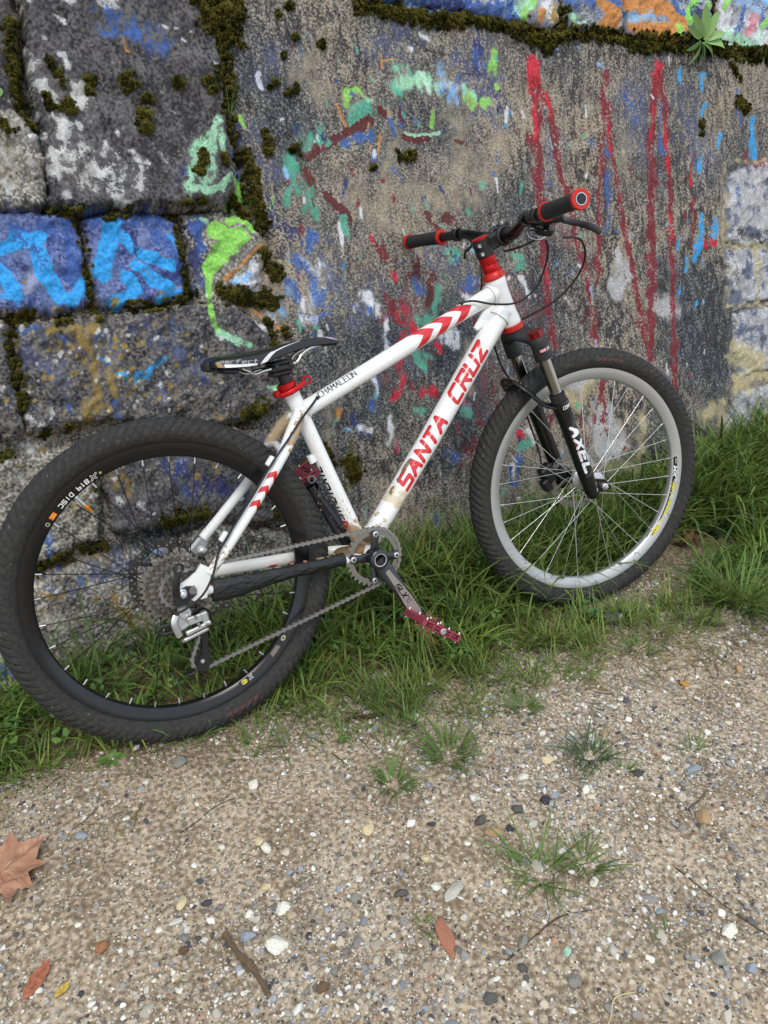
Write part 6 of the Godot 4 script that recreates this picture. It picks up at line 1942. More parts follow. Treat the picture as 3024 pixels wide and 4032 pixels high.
	b.lathe([Vector2(.003, -.009), Vector2(.0065, -.009), Vector2(.0065, .009), Vector2(.003, .009)], P(.325, .196, .004), Vector3(-.3, .95, 0), 14)
	b.box(P(.331, .196, .004), Vector3(.012, .016, .008), Basis(Vector3(0, 0, 1), .3), .001)
	put("cable_stop", b.mesh(), M.white_paint, fr)

func ring(major: float, tube_r: float, z: float, seg := 48, about := Vector3.ZERO) -> ArrayMesh:
	var b := MB.new()
	var prof := []
	for k in 11: prof.append(Vector2(major + tube_r * sin(k * TAU / 10), z - tube_r * cos(k * TAU / 10)))
	b.lathe(prof, about, Vector3(0, 0, 1), seg)
	return b.mesh()

func tyre_mesh() -> ArrayMesh:
	var b := MB.new()
	var nu := 1400
	var nv := 30
	for i in nu + 1:
		var th := TAU * i / nu
		for k in nv + 1:
			var ps := (float(k) / nv - 0.5) * 5.3
			var s := absf(ps)
			var arc := 0.3215 * th
			var cut := 0.0
			if s < 1.25:
				var f := fposmod(arc / 0.0180 - s * 0.95 + (0.5 if ps < 0 else 0.0), 1.0)
				cut = 0.0026 * (1.0 if f < 0.30 else 0.0)
				if s < 0.10: cut = 0.0006
				if absf(s - 0.80) < 0.06: cut = maxf(cut, 0.0022)
			elif s < 1.9:
				var f2 := fposmod(arc / 0.0180 - s * 0.95 + (0.5 if ps < 0 else 0.0), 1.0)
				cut = 0.0011 * (1.0 if f2 < 0.25 else 0.0) + 0.0009
			else: cut = 0.0019
			var r := 0.0272 - cut
			var rr := 0.3082 + r * cos(ps)
			b.vert(Vector3(cos(th) * rr, sin(th) * rr, r * sin(ps) * 1.0), Vector3(cos(th) * cos(ps), sin(th) * cos(ps), sin(ps)), Vector2(float(i) / nu, float(k) / nv))
	b.grid(nu + 1, nv + 1, 0)
	var keep := b.n.duplicate()
	b.smooth_normals()
	for i in nv + 1:                                 # close the seam
		b.n[nu * (nv + 1) + i] = keep[i]; b.n[i] = keep[i]
	return b.mesh()

func tyre_mat(called: String, mark_at: float, sd: int) -> StandardMaterial3D:
	var im := blank(2048, 128, rgb(58, 56, 55))
	var f := noise(sd, 0.05, 5)
	for y in 128:
		for x in 2048:
			var k := f.get_noise_2d(x, y * 2.0)
			var c := Color(0.175, 0.172, 0.170).lerp(Color(0.235, 0.228, 0.220), clampf(k * 0.9 + 0.4, 0, 1))
			im.set_pixel(x, y, c)
	for k in 5:                                      # what is left of the printed name on the side wall
		var x0 := mark_at * 2048 + k * 17.0
		fill_poly(im, PackedVector2Array([Vector2(x0, 99), Vector2(x0 + 13, 99), Vector2(x0 + 18, 106), Vector2(x0 + 5, 106)]), rgb(92, 60, 56))
	for k in 200:
		var p := Vector2(rng.randf() * 2048, rng.randf_range(4, 124))
		line(im, p, p + Vector2(rng.randf_range(-3, 3), rng.randf_range(-2, 2)), rng.randf_range(0.6, 2.2), rgb(118, 104, 84))
	var m := decal_mat(called, im, 0.78)
	m.metallic_specular = 0.35
	return m

func gear(teeth: int, r: float, hole: float, z0: float, z1: float, b: MB) -> void:
	var cnt := teeth * 4
	for e in 2:
		var z := z0 if e == 0 else z1
		var o := Vector3(0, 0, -1.0 if e == 0 else 1.0)
		var first := b.v.size()
		for k in cnt + 1:
			var a := TAU * k / cnt
			var rr := r + (0.0032 if k % 4 == 1 or k % 4 == 2 else -0.0032)
			b.vert(Vector3(cos(a) * hole, sin(a) * hole, z), o); b.vert(Vector3(cos(a) * rr, sin(a) * rr, z), o)
		for k in cnt: b.quad(first + k * 2, first + k * 2 + 1, first + k * 2 + 3, first + k * 2 + 2)
	for k in cnt:
		var a0 := TAU * k / cnt
		var a1 := TAU * (k + 1) / cnt
		var r0 := r + (0.0032 if k % 4 == 1 or k % 4 == 2 else -0.0032)
		var r1 := r + (0.0032 if (k + 1) % 4 == 1 or (k + 1) % 4 == 2 else -0.0032)
		var p := Vector3(cos(a0) * r0, sin(a0) * r0, 0)
		var q := Vector3(cos(a1) * r1, sin(a1) * r1, 0)
		b.flat([p + Vector3(0, 0, z0), q + Vector3(0, 0, z0), q + Vector3(0, 0, z1), p + Vector3(0, 0, z1)], (p + q))

func rotor_mesh() -> ArrayMesh:
	var b := MB.new()
	var cnt := 108
	for rr in [[.0785, .0812], [.0715, .0735], [.0655, .0680]]:
		for e in 2:
			var z := -0.001 if e == 0 else 0.001
			var first := b.v.size()
			for k in cnt + 1:
				var a := TAU * k / cnt
				var wave := 0.0016 * sin(a * 8.0)
				for r in rr: b.vert(Vector3(cos(a), sin(a), 0) * (r + wave) + Vector3(0, 0, z), Vector3(0, 0, signf(z)))
			for k in cnt: b.quad(first + k * 2, first + k * 2 + 1, first + k * 2 + 3, first + k * 2 + 2)
	for k in 54:
		var a := TAU * k / 54.0
		var wave := 0.0016 * sin(a * 8.0)
		b.box(Vector3(cos(a), sin(a), 0) * (.073 + wave), Vector3(.014, .0052, .0019), Basis(Vector3(0, 0, 1), a + 0.35 * (1 if k % 2 == 0 else -1)))
	for k in 6:
		var a := TAU * k / 6.0
		var d0 := Vector3(cos(a), sin(a), 0)
		var d1 := Vector3(cos(a + 0.35), sin(a + 0.35), 0)
		b.sweep([d0 * .022, (d0 + d1).normalized() * .044, d1 * .068], [Vector2(.0045, .001)], 8)
	return b.mesh()

func sticker(im: Image, called: String, a0: float, a1: float, r0: float, r1: float, parent: Node3D) -> void:
	var b := MB.new()
	for i in 25:
		var a := deg_to_rad(lerpf(a0, a1, i / 24.0))
		for k in 2:
			var r := r0 if k == 0 else r1             # k = 1 is the outer edge, the foot of the lettering
			b.vert(Vector3(cos(a) * r, sin(a) * r, 0.0095 + (r - 0.2612) * 0.256), Vector3(-cos(a) * .25, -sin(a) * .25, 0.97), Vector2(i / 24.0, float(k)))
	b.grid(25, 2, 0)
	put(called, b.mesh(), decal_mat("sticker_%d" % parent.get_child_count(), im, 0.3), parent)

func build_wheel(rear: bool, t: Transform3D) -> void:
	var w := holder("wheel", bike, t)
	put("tyre", tyre_mesh() if not M.has("tyre_mesh_done") else null, null, w)
	var ty: MeshInstance3D = w.get_child(0)
	if tyre_shared == null: tyre_shared = tyre_mesh()
	ty.mesh = tyre_shared
	ty.material_override = tyre_mat("tyre_rubber_rear" if rear else "tyre_rubber_front", 0.775 if rear else 0.20, 171 if rear else 173)
	var b := MB.new()
	b.lathe([Vector2(.2845, .0105), Vector2(.2872, .0125), Vector2(.2862, .0138), Vector2(.2760, .0132), Vector2(.2745, .0126), Vector2(.2612, .0092), Vector2(.2590, .0060), Vector2(.2584, 0), Vector2(.2590, -.0060), Vector2(.2612, -.0092), Vector2(.2745, -.0126), Vector2(.2760, -.0132), Vector2(.2862, -.0138), Vector2(.2872, -.0125), Vector2(.2845, -.0105)], Vector3.ZERO, Vector3(0, 0, 1), 160)
	flip(b)
	put("rim", b.mesh(), M.rim_black if rear else M.rim_silver, w)
	# hub
	b = MB.new()
	if rear: b.lathe([Vector2(.006, -.066), Vector2(.009, -.064), Vector2(.010, -.042), Vector2(.029, -.040), Vector2(.030, -.036), Vector2(.018, -.030), Vector2(.015, 0), Vector2(.018, .012), Vector2(.029, .016), Vector2(.029, .020), Vector2(.012, .022), Vector2(.012, .060), Vector2(.006, .066)], Vector3.ZERO, Vector3(0, 0, 1), 32)
	else: b.lathe([Vector2(.006, -.052), Vector2(.010, -.050), Vector2(.022, -.044), Vector2(.022, -.030), Vector2(.029, -.028), Vector2(.029, -.023), Vector2(.017, -.016), Vector2(.0145, 0), Vector2(.017, .022), Vector2(.028, .030), Vector2(.028, .035), Vector2(.012, .038), Vector2(.008, .052)], Vector3.ZERO, Vector3(0, 0, 1), 32)
	put("hub", b.mesh(), M.black_satin if rear else M.silver, w)
	# spokes: two sides, leading and trailing
	var fz := [.018, -.038] if rear else [.032, -.026]
	var kinds := []
	for side in 2:
		for lead in 2:
			var ang := 1.18 * (1.0 if lead == 0 else -1.0)
			var hub := Vector3(cos(ang) * .0265, sin(ang) * .0265, fz[side] + (.002 if lead == 0 else -.002))
			var rim := Vector3(.2600, 0, .003 * (1 if side == 0 else -1))
			var sb := MB.new()
			sb.sweep([hub, rim], [.00105], 7)
			var d := (rim - hub).normalized()
			kinds.append([sb.mesh(), tube([rim - d * .013, rim - d * .0005], [.0019], 8)])
	var metal: Material = M.spoke_black if rear else M.spoke_steel
	for k in 32:
		var side := k % 2
		var lead := (k / 2) % 2
		var o := put("spoke", kinds[side * 2 + lead][0], metal, w)
		o.rotation.z = TAU * k / 32.0 + 0.06
		var np := put("nipple", kinds[side * 2 + lead][1], M.silver, w)
		np.rotation.z = o.rotation.z
	put("brake_rotor", rotor_mesh(), M.steel if not rear else M.rotor_dark, w).position.z = -.052 if rear else -.048
	if rear:
		for k in 9:
			var g := MB.new()
			var r: float = [.0690, .0606, .0526, .0465, .0404, .0364, .0303, .0263, .0222][k]
			gear([34, 30, 26, 23, 20, 18, 15, 13, 11][k], r, maxf(r - .009, .012), .0235 + k * .0042, .0252 + k * .0042, g)
			put("sprocket", g.mesh(), M.dirty_steel if k % 2 else M.steel_worn, w)
		var g := MB.new()
		g.lathe([Vector2(.0165, .0215), Vector2(.0165, .0600), Vector2(.012, .0615)], Vector3.ZERO, Vector3(0, 0, 1), 24)
		put("lock_ring", g.mesh(), M.dirty_steel, w)
		var im := blank(1024, 72, rgb(12, 12, 13))
		write(im, "819 DISC", Vector2(225, 58), Vector2(62, 0), Vector2(0, -46), 12, rgb(226, 226, 224), 0.0, 0.68)
		for k in 2: write(im, "X", Vector2(95, 62), Vector2(100, 0), Vector2(0, -54), 24 - k * 12, rgb(226, 226, 224) if k == 0 else rgb(14, 14, 14), 0.25)
		fill_poly(im, PackedVector2Array([Vector2(790, 6), Vector2(890, 6), Vector2(890, 66), Vector2(790, 66)]), rgb(206, 78, 34))
		write(im, "SSC", Vector2(805, 56), Vector2(27, 0), Vector2(0, -38), 7, rgb(236, 196, 60), 0.0, 0.7)
		line(im, Vector2(965, 36), Vector2(966, 36), 52, rgb(168, 168, 140)); line(im, Vector2(965, 36), Vector2(966, 36), 30, rgb(30, 30, 28)); line(im, Vector2(40, 36), Vector2(50, 36), 26, rgb(170, 168, 90))
		sticker(im, "rim_sticker", 109.5, 141.5, .2622, .2738, w)
		im = blank(256, 72, rgb(12, 12, 13))
		line(im, Vector2(62, 36), Vector2(100, 36), 54, rgb(222, 202, 40))
		write(im, "MAVIC", Vector2(42, 48), Vector2(17, 0), Vector2(0, -24), 4, rgb(30, 28, 10), 0.0, 0.7)
		for k in 2: write(im, "X", Vector2(165, 62), Vector2(66, 0), Vector2(0, -54), 20 - k * 10, rgb(226, 226, 224) if k == 0 else rgb(14, 14, 14), 0.25)
		sticker(im, "rim_sticker", -70.0, -62.0, .2622, .2738, w)
		im = blank(256, 72, rgb(12, 12, 13))
		line(im, Vector2(205, 36), Vector2(206, 36), 54, rgb(196, 190, 140)); line(im, Vector2(205, 36), Vector2(206, 36), 26, rgb(60, 58, 40))
		fill_poly(im, PackedVector2Array([Vector2(20, 8), Vector2(120, 4), Vector2(130, 64), Vector2(14, 66)]), rgb(116, 108, 94))
		sticker(im, "rim_sticker", -51.5, -38.5, .2622, .2738, w)
		# valve
		b = MB.new()
		b.lathe([Vector2(.0055, .260), Vector2(.0055, .255), Vector2(.003, .254), Vector2(.003, .232)].map(func(q): return Vector2(q.x, q.y)), Vector3.ZERO, Vector3(cos(2.175), sin(2.175), 0), 12)
		put("valve", b.mesh(), M.silver, w)
		b = MB.new()
		b.lathe([Vector2(.004, .235), Vector2(.0042, .227), Vector2(.0028, .225), Vector2(.0022, .217), Vector2(.0, .216)], Vector3.ZERO, Vector3(cos(2.175), sin(2.175), 0), 12)
		put("valve_cap", b.mesh(), M.brass_cap, w)
		# quick release lever and nut
		b = MB.new()
		b.sweep(curve([Vector3(-.012, -.004, .082), Vector3(-.013, .012, .087), Vector3(-.009, .030, .089), Vector3(-.004, .046, .088)], 4), [Vector2(.0070, .004), Vector2(.0065, .0035), Vector2(.0072, .003)], 12)
		b.lathe(ring_prof(.0088, .0026, 0.0), Vector3(-.001, .055, .088), Vector3(0.1, 0, 1), 20)
		b.box(Vector3(-.012, -.008, .080), Vector3(.014, .016, .012), Basis(Vector3(0, 0, 1), .1), .002)
		put("quick_release_lever", b.mesh(), M.black_satin, w)
		b = MB.new()
		b.lathe([Vector2(.010, .068), Vector2(.010, .076), Vector2(.007, .078), Vector2(.007, .086), Vector2(.0045, .088), Vector2(.0045, .091), Vector2(0, .092)], Vector3.ZERO, Vector3(0, 0, 1), 6)
		put("axle_nut", b.mesh(), M.silver, w)
	else:
		var im := blank(1024, 72, rgb(188, 188, 186))
		line(im, Vector2(62, 36), Vector2(150, 36), 62, rgb(226, 206, 36))
		write(im, "MAVIC", Vector2(34, 54), Vector2(29, 0), Vector2(0, -36), 6, rgb(36, 32, 12), 0.0, 0.66)
		fill_poly(im, PackedVector2Array([Vector2(190, 4), Vector2(1016, 4), Vector2(1016, 66), Vector2(770, 66), Vector2(740, 40), Vector2(260, 24)]), rgb(16, 16, 17))
		write(im, "crossride", Vector2(215, 66), Vector2(56, 0), Vector2(0, -56), 15, rgb(20, 20, 16), 0.3, 0.8)
		write(im, "crossride", Vector2(213, 64), Vector2(56, 0), Vector2(0, -56), 10, rgb(232, 214, 40), 0.3, 0.8)
		write(im, "XM", Vector2(775, 60), Vector2(66, 0), Vector2(0, -46), 16, rgb(220, 220, 218), 0.2, 0.7)
		for k in 3: line(im, Vector2(940 + k * 22, 46), Vector2(943 + k * 22, 44), 15, rgb(200, 200, 190))
		sticker(im, "rim_sticker", -45.5, 4.5, .2618, .2742, w)
		b = MB.new()
		b.lathe([Vector2(.012, .052), Vector2(.012, .060), Vector2(.0085, .064), Vector2(.0085, .076), Vector2(.005, .078), Vector2(.005, .082), Vector2(0, .083)], Vector3.ZERO, Vector3(0, 0, 1), 20)
		put("axle_nut", b.mesh(), M.silver, w)

var tyre_shared: ArrayMesh = null

func ring_prof(major: float, r: float, z: float) -> Array:
	var prof := []
	for k in 9: prof.append(Vector2(major + r * sin(k * TAU / 8), z - r * cos(k * TAU / 8)))
	return prof

func flip(b: MB) -> void:                            # turn a lathe inside out
	for k in b.n.size(): b.n[k] = -b.n[k]
	for k in range(0, b.ix.size(), 3):
		var t := b.ix[k + 1]
		b.ix[k + 1] = b.ix[k + 2]; b.ix[k + 2] = t

func steer_frame(deg: float) -> Transform3D:         # x forward across the steering axis, y up along it, z right
	var turn := Basis(HEAD_AXIS.normalized(), deg_to_rad(deg))
	var fw := Vector3(0.943, 0.333, 0)
	return Transform3D(Basis(turn * fw.normalized(), turn * HEAD_AXIS.normalized(), turn * Vector3(0, 0, 1)), P(.8665, .4150))

func build_fork() -> void:
	var f := holder("fork", bike, steer_frame(WHEEL_STEER))
	var b := MB.new()
	b.lathe([Vector2(.022, -.0135), Vector2(.0262, -.012), Vector2(.0262, -.002), Vector2(.0235, .0005)], Vector3.ZERO, Vector3.UP, 32)
	put("headset_cup", b.mesh(), M.red_cup, f)
	# forged crown: a bridge that arches down to the two legs
	b = MB.new()
	b.sweep(curve([Vector3(.012, -.052, -.066), Vector3(.010, -.036, -.050), Vector3(.003, -.024, -.024), Vector3(0, -.021, 0), Vector3(.003, -.024, .024), Vector3(.010, -.036, .050), Vector3(.012, -.052, .066)], 5), [Vector2(.017, .017), Vector2(.017, .017), Vector2(.019, .017), Vector2(.020, .016), Vector2(.022, .014), Vector2(.023, .013), Vector2(.024, .0125), Vector2(.025, .012), Vector2(.026, .012), Vector2(.027, .012), Vector2(.028, .012), Vector2(.0285, .0125), Vector2(.0285, .013), Vector2(.0285, .0135), Vector2(.0285, .014), Vector2(.0285, .0135), Vector2(.0285, .0130), Vector2(.0285, .0125), Vector2(.028, .012), Vector2(.027, .012), Vector2(.026, .012), Vector2(.025, .012), Vector2(.024, .0125), Vector2(.023, .013), Vector2(.022, .014), Vector2(.020, .016), Vector2(.019, .017), Vector2(.017, .017), Vector2(.017, .017), Vector2(.017, .017), Vector2(.017, .017)], 18, Vector3(0, 1, 0))
	b.lathe([Vector2(.020, -.034), Vector2(.0245, -.030), Vector2(.0250, -.014), Vector2(.022, -.0125)], Vector3.ZERO, Vector3.UP, 28)
	for s in [-1.0, 1.0]:
		b.lathe([Vector2(.0165, -.092), Vector2(.0200, -.091), Vector2(.0208, -.086), Vector2(.0200, -.050), Vector2(.0195, -.040), Vector2(.0165, -.036), Vector2(0, -.0355)], Vector3(.014, 0, .066 * s), Vector3.UP, 24)
	put("crown", b.mesh(), M.black_forged, f)
	b = MB.new()
	var knob := []
	for k in 16: knob.append(Vector2(cos(TAU * k / 16), sin(TAU * k / 16)) * (.0185 if k % 2 == 0 else .0165))
	b.extrude(PackedVector2Array(knob), Vector3(.014, 0, .066), Basis(Vector3(1, 0, 0), Vector3(0, 0, -1), Vector3(0, 1, 0)), -.036, -.021, .002)
	put("preload_knob", b.mesh(), M.maroon_knob, f)
	b = MB.new()
	b.lathe([Vector2(.0125, -.036), Vector2(.0125, -.030), Vector2(.009, -.027), Vector2(0, -.0265)], Vector3(.014, 0, -.066), Vector3.UP, 20)
	put("top_cap", b.mesh(), M.black_satin, f)
	var lab := blank(128, 64, rgb(30, 30, 32))
	fill_poly(lab, PackedVector2Array([Vector2(6, 20), Vector2(74, 20), Vector2(74, 46), Vector2(6, 46)]), rgb(196, 34, 40))
	write(lab, "SSS", Vector2(14, 42), Vector2(19, 0), Vector2(0, -18), 4, rgb(235, 220, 220), 0, 0.7)
	write(lab, "N", Vector2(82, 46), Vector2(34, 0), Vector2(0, -26), 6, rgb(220, 220, 220), 0.2, 0.7)
	band(lab, "crown_label", Vector3(.014, -.066, .066), .0209, .016, -0.75, 0.75, f)
	for s in [-1.0, 1.0]:
		var c := Vector3(.014, 0, .066 * s)
		b = MB.new()
		b.lathe([Vector2(.0142, -.215), Vector2(.0142, -.085)], c, Vector3.UP, 28)
		put("stanchion", b.mesh(), M.stanchion, f)
		b = MB.new()
		b.lathe([Vector2(.0145, -.182), Vector2(.0180, -.180), Vector2(.0188, -.186), Vector2(.0182, -.192), Vector2(.0192, -.199), Vector2(.0180, -.203)], c, Vector3.UP, 24)
		put("wiper_seal", b.mesh(), M.grip_rubber, f)
		b = MB.new()
		b.lathe([Vector2(0, -.472), Vector2(.010, -.471), Vector2(.0145, -.466), Vector2(.0170, -.452), Vector2(.0180, -.430), Vector2(.0188, -.26), Vector2(.0202, -.225), Vector2(.0212, -.206), Vector2(.0205, -.201), Vector2(.016, -.200)], c, Vector3.UP, 28)
		# dropout web, ahead of the leg
		b.extrude(outline([.014, -.405, .030, -.425, .062, -.446, .063, -.460, .054, -.470, .036, -.468, .014, -.470]), Vector3(0, 0, .062 * s), Basis.IDENTITY, -.005, .005, .001)
		put("lower_leg", b.mesh(), M.black_gloss, f)
	var al := blank(512, 128, rgb(14, 14, 15))
	fill_poly(al, PackedVector2Array([Vector2(20, 16), Vector2(470, 16), Vector2(500, 112), Vector2(60, 112)]), rgb(70, 68, 72))
	fill_poly(al, PackedVector2Array([Vector2(36, 24), Vector2(462, 24), Vector2(484, 104), Vector2(70, 104)]), rgb(16, 16, 17))
	write(al, "AXEL", Vector2(60, 106), Vector2(106, 0), Vector2(0, -84), 28, rgb(224, 226, 230), 0.22, 0.66)
	line(al, Vector2(120, 112), Vector2(330, 112), 4, rgb(180, 60, 60))
	dirt(al, 75, rgb(16, 16, 16), 0.3, 1.0, 0.0, 1.0, 0.16, 0.09)
	band(al, "leg_label", Vector3(.014, -.330, .066), .01885, .160, -0.62, 1.0, f, true)
	var cl := blank(128, 48, rgb(14, 14, 15))
	write(cl, "COMP", Vector2(18, 38), Vector2(25, 0), Vector2(0, -26), 6, rgb(220, 220, 222), 0.2, 0.7)
	band(cl, "leg_label", Vector3(.014, -.214, .066), .0212, .013, -0.55, 0.75, f)
	# brace behind the legs, over the tyre
	b = MB.new()
	b.sweep(curve([Vector3(.008, -.214, -.062), Vector3(-.022, -.190, -.056), Vector3(-.042, -.150, -.044), Vector3(-.052, -.126, -.022), Vector3(-.054, -.120, 0), Vector3(-.052, -.126, .022), Vector3(-.042, -.150, .044), Vector3(-.022, -.190, .056), Vector3(.008, -.214, .062)], 4), [Vector2(.018, .006)], 12, Vector3(-0.55, .83, 0))
	put("brace", b.mesh(), M.black_gloss, f)
	b = MB.new()
	for k in 9:
		var a := -0.9 + k * 0.22
		b.ball(Vector3(-.054 + .008 * absf(a), -.1165 - .030 * a * a, a * .040), Vector3(rng.randf_range(.006, .012), .0030, rng.randf_range(.004, .010)), 7)
	put("mud_splash", b.mesh(), M.mud, f).set_meta("kind", "stuff")
	b = MB.new()                                     # scuffs of bare metal on the outer leg
	for k in 7: b.box(Vector3(.014 + cos(.5 + k * .12) * .0186, -.405 - k * .008 + rng.randf_range(-.004, .004), .066 + sin(.5 + k * .12) * .0175), Vector3(.0006, rng.randf_range(.004, .010), .0025), Basis(Vector3.UP, -.5 - k * .12))
	put("scuff", b.mesh(), M.silver, f)
	# disc brake on the far leg
	var br := MB.new()
	br.box(Vector3(-.022, -.405, -.052), Vector3(.036, .046, .030), Basis(Vector3(0, 0, 1), .35), .004)
	br.box(Vector3(-.040, -.432, -.050), Vector3(.022, .034, .026), Basis(Vector3(0, 0, 1), .2), .004)
	br.box(Vector3(-.002, -.395, -.060), Vector3(.030, .014, .014), Basis(Vector3(0, 0, 1), .5), .002)
	br.lathe([Vector2(.011, -.072), Vector2(.011, -.064), Vector2(.006, -.062)], Vector3(-.030, -.412, 0), Vector3(0, 0, 1), 16)
	put("brake_caliper", br.mesh(), M.black_satin, f)
	put("brake_hose", tube(curve([Vector3(-.010, .020, -.070), Vector3(-.022, -.045, -.080), Vector3(-.022, -.11, -.082), Vector3(-.008, -.17, -.084), Vector3(-.006, -.26, -.084), Vector3(-.012, -.35, -.078), Vector3(-.028, -.395, -.066)], 6), 0.0024, 8), M.black_hose, f)
	b = MB.new()
	b.lathe([Vector2(.0190, -.245), Vector2(.0208, -.243), Vector2(.0208, -.238), Vector2(.0190, -.236)], Vector3(.014, 0, -.066), Vector3.UP, 20)
	put("hose_tie", b.mesh(), M.black_hose, f)

func band(im: Image, called: String, at: Vector3, r: float, tall: float, a0: float, a1: float, parent: Node3D, upward := false) -> void:
	# a printed label wrapped round an upright tube; a0 to a1 from the right side (z) towards the front (x)
	var b := MB.new()
	for i in 13:
		var a := lerpf(a0, a1, i / 12.0)
		for k in 2:
			var d := Vector3(sin(a), 0, cos(a))
			var u := Vector2(i / 12.0, float(k))
			if upward: u = Vector2(float(k), 1.0 - i / 12.0)
			b.vert(at + d * (r + .0004) + Vector3(0, tall * (0.5 - k), 0), d, u)
	b.grid(13, 2, 0)
	put(called, b.mesh(), decal_mat("label_%s_%d" % [called, parent.get_child_count()], im, 0.25), parent)

func build_cockpit() -> void:
	var c := holder("steering", bike, steer_frame(BAR_STEER))
	var b := MB.new()
	b.lathe([Vector2(.0232, .1135), Vector2(.0262, .1150), Vector2(.0266, .1215), Vector2(.0240, .1250), Vector2(.0225, .1290), Vector2(.0190, .1310)], Vector3.ZERO, Vector3.UP, 32)
	put("headset_cup", b.mesh(), M.red_cup, c)
	b = MB.new()
	b.lathe([Vector2(.0188, .1300), Vector2(.0195, .1310), Vector2(.0195, .1462), Vector2(.0191, .1468), Vector2(.0195, .1474), Vector2(.0195, .1660), Vector2(.0186, .1668)], Vector3.ZERO, Vector3.UP, 32)
	put("spacer", b.mesh(), M.red_anodised, c)
	b = MB.new()
	b.lathe([Vector2(.0195, .2060), Vector2(.0200, .2085), Vector2(.0175, .2105), Vector2(.0, .2110)], Vector3.ZERO, Vector3.UP, 28)
	put("top_cap", b.mesh(), M.red_anodised, c)
	var st := MB.new()
	st.lathe([Vector2(.0190, .1665), Vector2(.0210, .1675), Vector2(.0210, .2050), Vector2(.0190, .2062)], Vector3.ZERO, Vector3.UP, 28)
	st.box(Vector3(.026, .189, .013), Vector3(.040, .030, .008), Basis(Vector3(0, 0, 1), .06), .003)
	st.box(Vector3(.026, .189, -.013), Vector3(.040, .030, .008), Basis(Vector3(0, 0, 1), .06), .003)
	st.box(Vector3(.026, .203, 0), Vector3(.034, .006, .030), Basis(Vector3(0, 0, 1), .06), .002)
	st.box(Vector3(.026, .176, 0), Vector3(.034, .006, .030), Basis(Vector3(0, 0, 1), .06), .002)
	for s in [-1.0, 1.0]:
		st.box(Vector3(.066, .192, .017 * s), Vector3(.010, .048, .010), Basis(Vector3(0, 0, 1), -.08), .003)
		st.lathe(ring_prof(.0178, .0055, .017 * s), Vector3(.052, .191, 0), Vector3(0, 0, 1), 24)
		st.box(Vector3(-.018, .187 + .010 * s, .006), Vector3(.012, .010, .022), Basis.IDENTITY, .003)
	put("stem", st.mesh(), M.black_satin, c)
	b = MB.new()
	for q in [[-.019, .196, .019], [-.019, .177, .019]]: b.lathe([Vector2(.0042, 0), Vector2(.0042, .0022), Vector2(.0018, .0024), Vector2(.0016, .001), Vector2(0, .001)], Vector3(q[0], q[1], q[2] - .001), Vector3(0, 0, 1), 12)
	for q in [[.055, .2165, .017], [.055, .2165, -.017]]: b.lathe([Vector2(.004, 0), Vector2(.004, .005), Vector2(0, .0055)], Vector3(q[0], q[1], q[2]), Vector3.UP, 12)
	put("bolt", b.mesh(), M.silver, c)
	# handlebar
	var half := [[.052, .191, 0.0], [.052, .191, .034], [.051, .194, .060], [.046, .208, .100], [.042, .216, .130], [.034, .222, .200], [.022, .229, .285], [.011, .2355, .352]]
	var hb := []
	for k in range(half.size() - 1, 0, -1): hb.append(Vector3(half[k][0], half[k][1], -half[k][2]))
	for k in half.size(): hb.append(Vector3(half[k][0], half[k][1], half[k][2]))
	var bar := curve(hb, 5)
	var rad := []
	for p in bar: rad.append(lerpf(.0159, .0112, smoothstep(.035, .11, absf(p.z))))
	put("handlebar", tube(bar, rad, 20, Vector3.UP), M.black_gloss, c)
	for s in [-1.0, 1.0]:
		var a := Vector3(.0325, .2232, .212 * s)
		var e := Vector3(.011, .2355, .352 * s)
		var d := (e - a).normalized()
		var l := a.distance_to(e)
		var g := MB.new()
		var prof := [Vector2(.0150, .006)]
		for k in 40: prof.append(Vector2(.0160 + (.0006 if k % 2 == 0 else 0.0) - .0012 * sin(PI * k / 39.0), .008 + (l - .016) * k / 39.0))
		prof.append(Vector2(.0150, l - .006))
		g.lathe(prof, a, d, 24)
		put("grip", g.mesh(), M.grip_rubber, c)
		for k in 2:
			var r := MB.new()
			var h := 0.0 if k == 0 else l - .008
			r.lathe([Vector2(.0118, h), Vector2(.0182, h), Vector2(.0192, h + .0012), Vector2(.0192, h + .0068), Vector2(.0182, h + .008), Vector2(.0118, h + .008), Vector2(.0112, h + .004)], a, d, 28)
			put("grip_ring", r.mesh(), M.red_cup, c)
		var hole := MB.new()                           # the open bar end
		hole.lathe([Vector2(.0112, l - .002), Vector2(.0112, l + .0009), Vector2(.0098, l + .0009), Vector2(.0098, l - .05), Vector2(0, l - .05)], a, d, 24)
		put("bar_end", hole.mesh(), M.chrome if s > 0 else M.black_satin, c)
		# brake lever with its clamp
		var lv := MB.new()
		var cz: float = (.176 if s > 0 else .150) * s
		var bp := Vector3(.0375, .2205, cz)
		lv.lathe([Vector2(.0118, -.007), Vector2(.0165, -.006), Vector2(.0165, .006), Vector2(.0118, .007)], bp, d, 20)
		lv.box(bp + Vector3(.016, -.010, 0), Vector3(.022, .016, .014), Basis(Vector3(0, 0, 1), -.5), .003)
		lv.sweep(curve([bp + Vector3(.020, -.016, -.014 * s), bp + Vector3(.034, -.024, .004 * s), bp + Vector3(.044, -.026, .020 * s)], 4), [Vector2(.009, .008), Vector2(.0085, .008), Vector2(.008, .007)], 12)
		lv.box(bp + Vector3(.030, -.023, -.024 * s), Vector3(.018, .018, .034), Basis(Vector3.UP, .35 * s), .004)
		put("lever_body", lv.mesh(), M.black_satin, c)
		lv = MB.new()
